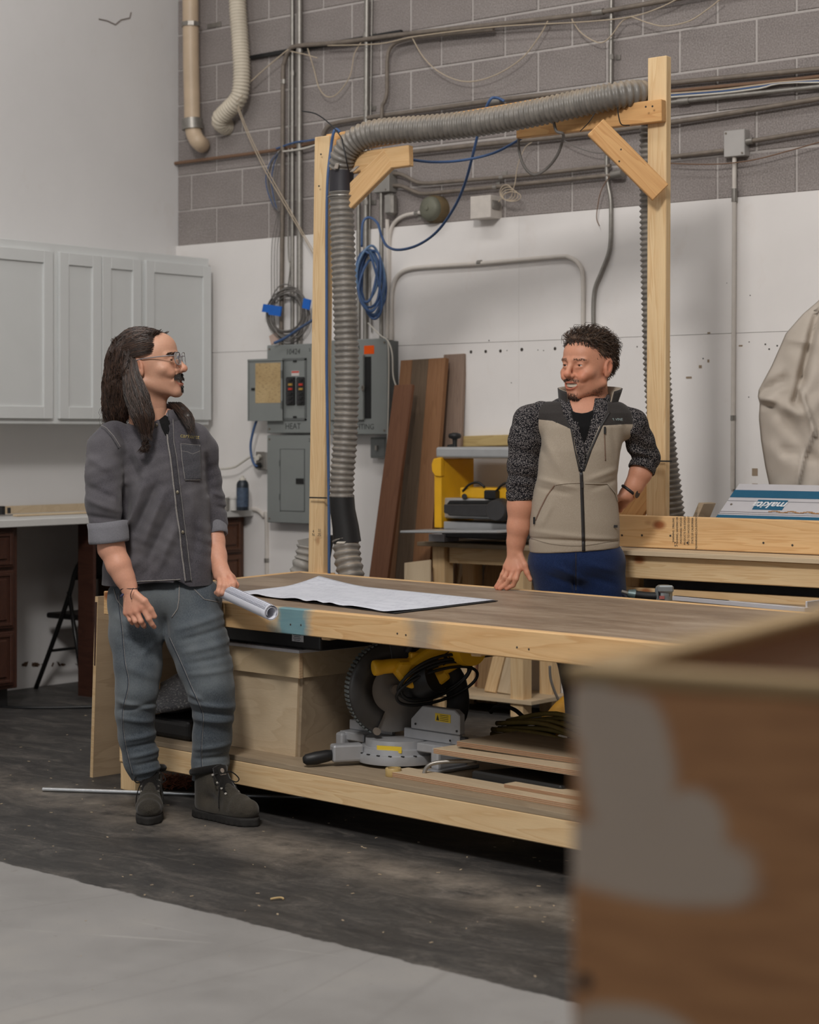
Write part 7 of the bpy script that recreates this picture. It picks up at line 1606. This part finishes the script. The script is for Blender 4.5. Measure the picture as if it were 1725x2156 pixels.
def cuff2(a, b, ra, rb, seed):
    rg = np.random.default_rng(seed); a, b = np.array(a), np.array(b); ln = np.linalg.norm(b - a); ax = (b - a) / ln; e1 = np.cross(ax, [0, 1, 0]); e1 /= np.linalg.norm(e1); e2 = np.cross(ax, e1); ph = rg.uniform(0, 6, 3); rows = []
    for t_, k in ((-.1, .80), (0, 1.0), (.2, 1.05), (.45, 1.0), (.5, .97), (.6, 1.04), (.9, 1.05), (1.0, .99), (.95, .88), (.8, .8)):
        row = [P2.M @ V(a + ax * ln * (t_ + .05 * math.sin(2 * q + ph[0])) + (e1 * math.cos(q) + e2 * math.sin(q)) * (ra + (rb - ra) * t_) * k * (1 + .03 * math.sin(3 * q + ph[1]))) for q in np.linspace(0, 6.283, 37)[:-1]]; rows.append(row + [row[0]])
    make('cuff', MB().grid(rows), M_SPECK, sh2, smooth=True)
cuff2(L(1098, 1016, .04), L(1097, 1052, .045), .058, .054, 1); cuff2(L(1362, 958, .115), L(1350, 990, .10), .050, .052, 2)
# vest with open V neck
vp = P2.poly([(1176, 800), (1188, 872), (1205, 905), (1214, 950), (1223, 996), (1227, 996), (1240, 950), (1262, 900), (1282, 862), (1288, 800)], -.09)
vf = P2.seg([(1140, 1010, 1215, 1028, .010, .006), (1140, 1028, 1200, 1040, .010, -.006), (1240, 1010, 1300, 990, .012, .006), (1245, 1030, 1300, 1012, .010, -.005), (1150, 930, 1180, 990, .016, .005), (1118, 1120, 1300, 1140, .010, .004), (1116, 1136, 1305, 1142, .006, -.008), (1135, 900, 1150, 960, .012, -.006), (1290, 900, 1300, 960, .012, -.005), (1165, 1060, 1140, 1110, .012, .004)], -.09)
def f_vest(P):
    f = loft(P, tz, tcx, tcy, trx, try_, 2.25) - folds(P, vf); f = smin(f, cap(P, L(1176, 866, .04), L(1124, 889, .03), .056, .058), .03); f = smin(f, cap(P, L(1284, 866, .045), L(1320, 894, .045), .054, .056), .03)
    arm = smin(chain(P, [L(1092, 872, .02), L(1096, 900, .02), L(1100, 940, .02), L(1100, 1000, .03)], [.050, .060, .064, .062], .02), chain(P, [L(1354, 886, .06), L(1350, 910, .07), L(1352, 940, .09)], [.046, .056, .056], .02), .01)
    f = smax(f, -arm, .008)
    cut = smax(poly2d(P, vp), P[:, 1] - .04, .004); f = smax(f, -cut, .004)
    hem = L(0, 1160)[2] + (P[:, 0]) * .06; f = smax(f, hem - P[:, 2], .004); return smax(f, P[:, 2] - L(0, 845)[2] - .0, .01)
v, f = nets(f_vest, L(1095, 1175, -.16), L(1345, 822, .24), .004)
yk = P2.poly([(1060, 780), (1400, 780), (1400, 893), (1322, 893), (1268, 896), (1240, 898), (1222, 905), (1206, 906), (1196, 900), (1165, 886), (1128, 882), (1060, 882)], -.09); 
dd = poly2d(v, yk); ed = .001; gx_ = (poly2d(v + [ed, 0, 0], yk) - dd) / ed; gz_ = (poly2d(v + [0, 0, ed], yk) - dd) / ed; nr = np.abs(dd) < .0024; v[nr, 0] -= (gx_ * dd)[nr]; v[nr, 2] -= (gz_ * dd)[nr]
fcen = v[f].mean(1); mi = (poly2d(fcen, yk) < 0).astype(int)
vest = P2.mesh('vest', v, f, [M_FLEECE, M_YOKE], mi=mi); bvv = bvh_of(vest)
ribbon('zipper', bvv, [(1224, 988), (1226, 1050), (1228, 1110), (1229, 1160)], 7, M_ZIP, vest, .002, .002)
ribbon('zip_edge', bvv, [(1188, 868), (1203, 902), (1211, 945), (1221, 992)], 4, M_ZIP, vest, .0015, .002); ribbon('zip_edge', bvv, [(1284, 868), (1266, 898), (1244, 948), (1229, 992)], 4, M_ZIP, vest, .0015, .002)
make('zip_pull', MB().obox(hit(bvv, 1226, 1020, .005), RT * .004, FW * .002, ez * .012), M_ZIP, vest)
for pth in ([(1168, 1022), (1152, 1044), (1138, 1072), (1128, 1096)], ): ribbon('pocket_zip', bvv, pth, 2.6, m_fabric('zip_tan', (116, 92, 78), (130, 106, 90), 300), vest, .001, .0015)
ribbon('pocket_seam', bvv, [(1232, 1018), (1278, 1018), (1296, 1040), (1302, 1062)], 1.6, M_FLEECE, vest, .003, .002); ribbon('pocket_seam', bvv, [(1170, 1020), (1222, 1016)], 1.4, M_FLEECE, vest, .002, .002)
ribbon('chest_zip', bvv, [(1273, 912), (1274, 940), (1275, 970)], 2.2, m_fabric('zip_tan', (116, 92, 78), (130, 106, 90), 300), vest, .001, .0015)
for x, y in ((1273, 906), (1127, 1096)):
    h = hit(bvv, x, y, .005)
    if h: make('zip_tab', MB().obox(h, RT * .004, FW * .002, ez * .014), M_BLACK, vest, bevel=.001)
ribbon('hem_seam', bvv, [(p.x, p.y) for p in spl([V((1118, 1134, 0)), V((1165, 1146, 0)), V((1228, 1149, 0)), V((1304, 1137, 0))], 6)], 1.4, m_fabric('seam_fleece', (120, 108, 94), (136, 124, 110), 300), vest, .0005, .0008)
h = hit(bvv, 1297, 884, .006); text('brand_mark', 'FR VINE', .0135, frame(h, RT, ez), plain('mark_pale', (150, 165, 165), .7), vest); h = hit(bvv, 1294, 1108, .003); h and make('hem_label', MB().obox(h, RT * .010, FW * .001, ez * .005), M_ZIP, vest)
# stand-up collar: inside lining and outside shell
def collar(ang, prof, mat, name):
    c = L(1232, 846, .045); rows = []
    for r_, dz, fl in prof:
        rows.append([P2.M @ V(c + np.array([math.cos(a) * r_ * (1.05 + fl * max(0, math.cos(a))), math.sin(a) * r_ * 1.0 , dz + .012 * math.sin(a) - .016 * max(0, -math.sin(a)) ** 2])) for a in np.linspace(math.radians(ang[0]), math.radians(ang[1]), 50)])
    o = make(name, MB().grid(rows), mat, vest, smooth=True); o.modifiers.new('t', 'SOLIDIFY').thickness = .004; return o
collar((-38, 222), [(.098, -.03, .15), (.097, .0, .28), (.100, .040, .38), (.101, .052, .40)], M_YOKE, 'collar_shell'); collar((-36, 220), [(.090, -.03, .15), (.090, .0, .28), (.094, .040, .38), (.098, .052, .40)], M_FLEECE, 'collar_lining')
# shirt collar points and tee
collar((-36, 214), [(.078, -.02, .1), (.076, .004, .12), (.074, .022, .12), (.080, .024, .12), (.088, -.012, .12)], M_SPECK, 'shirt_collar')
for quad in ([(1190, 846), (1207, 852), (1210, 884), (1196, 888)], [(1248, 852), (1266, 842), (1262, 872), (1244, 896)]): pass
tee = P2.poly([(1203, 862), (1208, 884), (1220, 920), (1228, 938), (1238, 918), (1246, 885), (1254, 862), (1240, 868), (1228, 870), (1214, 868)], -.09)
v, f = nets(lambda P: smax(smax(loft(P, tz, tcx, tcy, [r * .93 + .004 for r in trx], [r - .012 for r in try_], 2.2), poly2d(P, tee), .003), P[:, 1] - .02, .004), L(1195, 950, -.15), L(1260, 835, .06), .003); P2.mesh('undershirt', v, f, M_BLACKTEE)
ribbon('shirt_placket', bvs2, [(1212, 888), (1220, 920), (1228, 945), (1228, 992)], 9, M_SPECK, sh2, .006, .003)
# ---- head
fwd = V((-.70, -.71, -.02)); up = V((.06, .02, 1.0)); P2.head_frame((0, 0, 0), fwd, up, 1.09); P2.ho = L(1207, 841, .0) - P2.from_head([(0, .083, 0)])[0]
hf2 = head_field(1.0, .0040, .004)
f_head2 = lambda P: hf2(P2.to_head(P)) * P2.hs
hc = P2.from_head([(0, 0, .1)])[0]; hv, hfc = nets(f_head2, hc - [.18, .18, .30], hc + [.17, .17, .17], .0022); Qh = P2.to_head(hv); colh = head_colors(Qh, SKB, .30, .5)
# ---- arms and hands
wr2 = L(1085, 1158, .06)
kn2 = [L(1093, 1198, .03), L(1082, 1202, .035), L(1072, 1199, .045), L(1066, 1193, .06)]
fg2 = [[kn2[0], L(1087, 1219, .02), L(1081, 1232, .03), L(1067, 1239.5, .035)], [kn2[1], L(1074, 1219, .025), L(1066, 1231, .035), L(1053, 1240, .042)], [kn2[2], L(1063, 1216, .04), L(1057, 1228, .05), L(1047, 1239, .055)], [kn2[3], L(1058, 1210, .06), L(1052, 1224, .065), L(1044, 1236, .068)]]
th2 = [L(1096, 1172, .04), L(1105, 1190, .03), L(1110, 1206, .025), L(1117, 1220, .02)]
def f_a2R(P):
    f = chain(P, [L(1098, 1020, .04), L(1096, 1065, .045), L(1092, 1110, .05), L(1087, 1140, .058), wr2], [.049, .0485, .042, .0335, .030], .02)
    return smin(f, hand_field(P, wr2, kn2, fg2, th2, [.0105, .0105, .010, .009]), .018)
wl2 = L(1322, 1040, .10)
kl2 = [L(1312, 1062, .13), L(1306, 1060, .15), L(1300, 1056, .17)]
def f_a2L(P):
    f = chain(P, [L(1360, 966, .115), L(1349, 996, .105), L(1336, 1022, .10), wl2], [.044, .042, .034, .029], .02)
    for kk in kl2: f = smin(f, cap(P, wl2, kk, .024, .017), .016)
    for j, (a, b) in enumerate(zip(kl2, (L(1306, 1074, .15), L(1298, 1070, .17), L(1290, 1064, .185)))): f = smin(f, chain(P, [a, b, b + [-.02, .03, -.005]], [.0115, .010, .008], .004), .006)
    return smin(f, chain(P, [L(1312, 1045, .085), L(1300, 1050, .08), L(1290, 1060, .085)], [.015, .012, .009], .006), .01)
pr = [(hv, hfc)]
for ff, lo_, hi_ in ((f_a2R, L(1030, 1252, -.06), L(1145, 1010, .14)), (f_a2L, L(1270, 1090, .0), L(1400, 945, .26))): pr.append(nets(ff, lo_, hi_, .0026))
def f_core2(P):
    f = loft(P, tz, tcx, tcy, [r * .72 for r in trx], [r * .72 for r in try_], 2.2); f = smin(f, chain(P, bR, [.032] * 5, .02), .02); f = smin(f, chain(P, bL, [.03] * 5, .02), .02); return smin(f, cap(P, L(1230, 868, .04), L(1225, 900, .04), .045, .06), .02)
pr.append(nets(f_core2, L(1070, 1170, -.12), L(1390, 800, .22), .011)); v, f = join(pr); col = np.concatenate([colh, np.tile(np.array(SKB), (len(v) - len(hv), 1))])
for p in kn2 + [x[-1] for x in fg2] + [th2[2]]: m = np.exp(-(np.linalg.norm(v - p, axis=1) / .015) ** 2)[:, None] * .5; col = col * (1 - m) + np.array([SKB[0] * .92, SKB[1] * .62, SKB[2] * .58]) * m
P2.mesh('body', v, f, M_SKIN2, col=col)
eyes(P2, (-.80, -.58, .02))
# ---- hair
def f_hair2(P):
    Q = P2.to_head(P); g = ell(Q, (0, -.018, .150), (.0805, .1025, .086)); g = smin(g, ell(Q, (0, .030, .212), (.055, .055, .022)), .03)
    hl = .055 + 0 * Q[:, 0]; cut = smax(.046 - Q[:, 1] + .9 * np.maximum(0, Q[:, 2] - .178), Q[:, 2] - .212, .012)
    side = smax(smax(-.022 - Q[:, 1] + 0, Q[:, 2] - .150, .01), -1 + 0 * Q[:, 2], .01); low = .052 - Q[:, 2] + .25 * np.maximum(0, Q[:, 1] + .06)
    g = smax(g, -cut, .010); g = smax(g, -side, .010); g = smax(g, low, .01); return g * P2.hs
v, f = nets(f_hair2, hc - [.16, .16, .12], hc + [.16, .17, .18], .0042); hair2 = P2.mesh('hair', v, f, M_HAIR2[1])
rg = np.random.default_rng(21); N = 3400; idx = rg.choice(len(v), N); Pn = v[idx]; G = grad(f_hair2, Pn); G /= np.linalg.norm(G, axis=1, keepdims=True) + 1e-6; Qn = P2.to_head(Pn)
topm = np.clip((Qn[:, 2] - .165) / .05, 0, 1); flow = P2.hR[1] * (-.55) + np.array([.15, 0, .0]); d = G * (.20 + .42 * topm[:, None]) + np.array([0, 0, .35]) * topm[:, None] + flow * (1 - .2 * topm[:, None]) + np.array([0, 0, -.75]) * (1 - topm[:, None]) + rg.normal(0, .30, Pn.shape) * (.35 + .65 * topm[:, None]); d /= np.linalg.norm(d, axis=1, keepdims=True)
ln = (.014 + .026 * topm) * rg.uniform(.6, 1.2, N); ts = np.linspace(0, 1, 6); curl = np.cross(d, rg.normal(0, 1, d.shape)); paths = Pn[:, None] + d[:, None] * (ln[:, None] * ts)[..., None] + curl[:, None] * (ln[:, None] * .35 * np.sin(ts * 3.0))[..., None] + (P2.hR[1] * -.3 + np.array([0, 0, -.25])) * (ln[:, None] * ts ** 2)[..., None]
for i, m in enumerate(M_HAIR2): vv, ff = strands(paths[i::2], .0012); P2.mesh('hair_strands', vv, ff, m, hair2).__setitem__('kind', 'stuff')
hl_ = face_hair(P2, Qh, lambda Q: (Q[:, 1] > .0) & (Q[:, 2] > .175) & (Q[:, 2] < .215) & (Q[:, 2] > .188 - .35 * np.maximum(0, ax_(Q) - .03)) & (Q[:, 1] > .028), 300, .030, lambda P: np.stack([.35 + 0 * P[:, 0], np.full(len(P), -.10), np.full(len(P), 1.25)], 1), .0010, 41, .30, .22, 6)
vv, ff = hl_; P2.mesh('hair_strands', vv, ff, M_HAIR2[0], hair2).__setitem__('kind', 'stuff')
go = face_hair(P2, Qh, lambda Q: (ax_(Q) < .026) & (Q[:, 1] > .062) & (Q[:, 2] > -.004) & (Q[:, 2] < .024), 420, .006, (0, .3, -1), .0006, 31, .4, .3)
mo = face_hair(P2, Qh, lambda Q: (ax_(Q) < .034) & (Q[:, 1] > .074) & (Q[:, 2] > .0635 - .0 * Q[:, 2]) & (Q[:, 2] < .074 - .2 * np.maximum(0, ax_(Q) - .015)), 300, .005, lambda P: np.stack([np.sign(P[:, 0]) * .8, np.full(len(P), .2), np.full(len(P), -.7)], 1), .00055, 32, .3, .25)
jw = face_hair(P2, Qh, lambda Q: (Q[:, 1] > -.012) & (Q[:, 1] < .075) & (ax_(Q) > .028) & (Q[:, 2] > .012) & (Q[:, 2] < .046 - .5 * np.maximum(0, Q[:, 1] - .02)), 350, .003, (0, .2, -1), .0003, 33, .4, .3)
eb = face_hair(P2, Qh, lambda Q: (ax_(Q) > .014) & (ax_(Q) < .053) & (Q[:, 1] > .07) & (np.abs(Q[:, 2] - .1415 + .1 * np.maximum(0, ax_(Q) - .035)) < .0036), 130, .006, lambda P: np.stack([np.sign(P[:, 0]), np.full(len(P), -.3), np.full(len(P), .3)], 1), .00055, 34, .2, .15)
for nm, (vv, ff), m in (('goatee', go, M_HAIR2[0]), ('moustache', mo, M_HAIR2[1]), ('stubble', jw, M_HAIR2[1]), ('eyebrows', eb, M_HAIR2[1])): P2.mesh(nm, vv, ff, m).__setitem__('kind', 'stuff')
# wrist watch
ax3 = (wl2 - L(1336, 1022, .10)); ax3 /= np.linalg.norm(ax3); e1 = np.cross(ax3, [0, 1, 0]); e1 /= np.linalg.norm(e1); e2 = np.cross(ax3, e1); wc = L(1326, 1034, .10)
W8 = make('watch_strap', MB().tube(spl([P2.M @ V(wc + (e1 * math.cos(a) + e2 * math.sin(a)) * .0335) for a in np.linspace(0, 6.283, 17)[:-1]], 2, True), .006, 8, closed=True), M_BLACK, P2.root, smooth=True)
wn = P2.M.to_3x3() @ V(np.array([.72, -.62, -.30])); wcen = P2.M @ V(wc) + wn.normalized() * .034
make('watch_case', MB().lathe(wcen, [(.0185, -.004), (.019, .0), (.0185, .004), (.0165, .005)], wn, 26), plain('rose_gold', (196, 150, 112), .3, .7), W8, smooth=True, angle=40); make('watch_dial', MB().lathe(wcen, [(.016, .0045), (.016, .0056)], wn, 24), plain('dial_navy', (24, 30, 48), .25), W8)
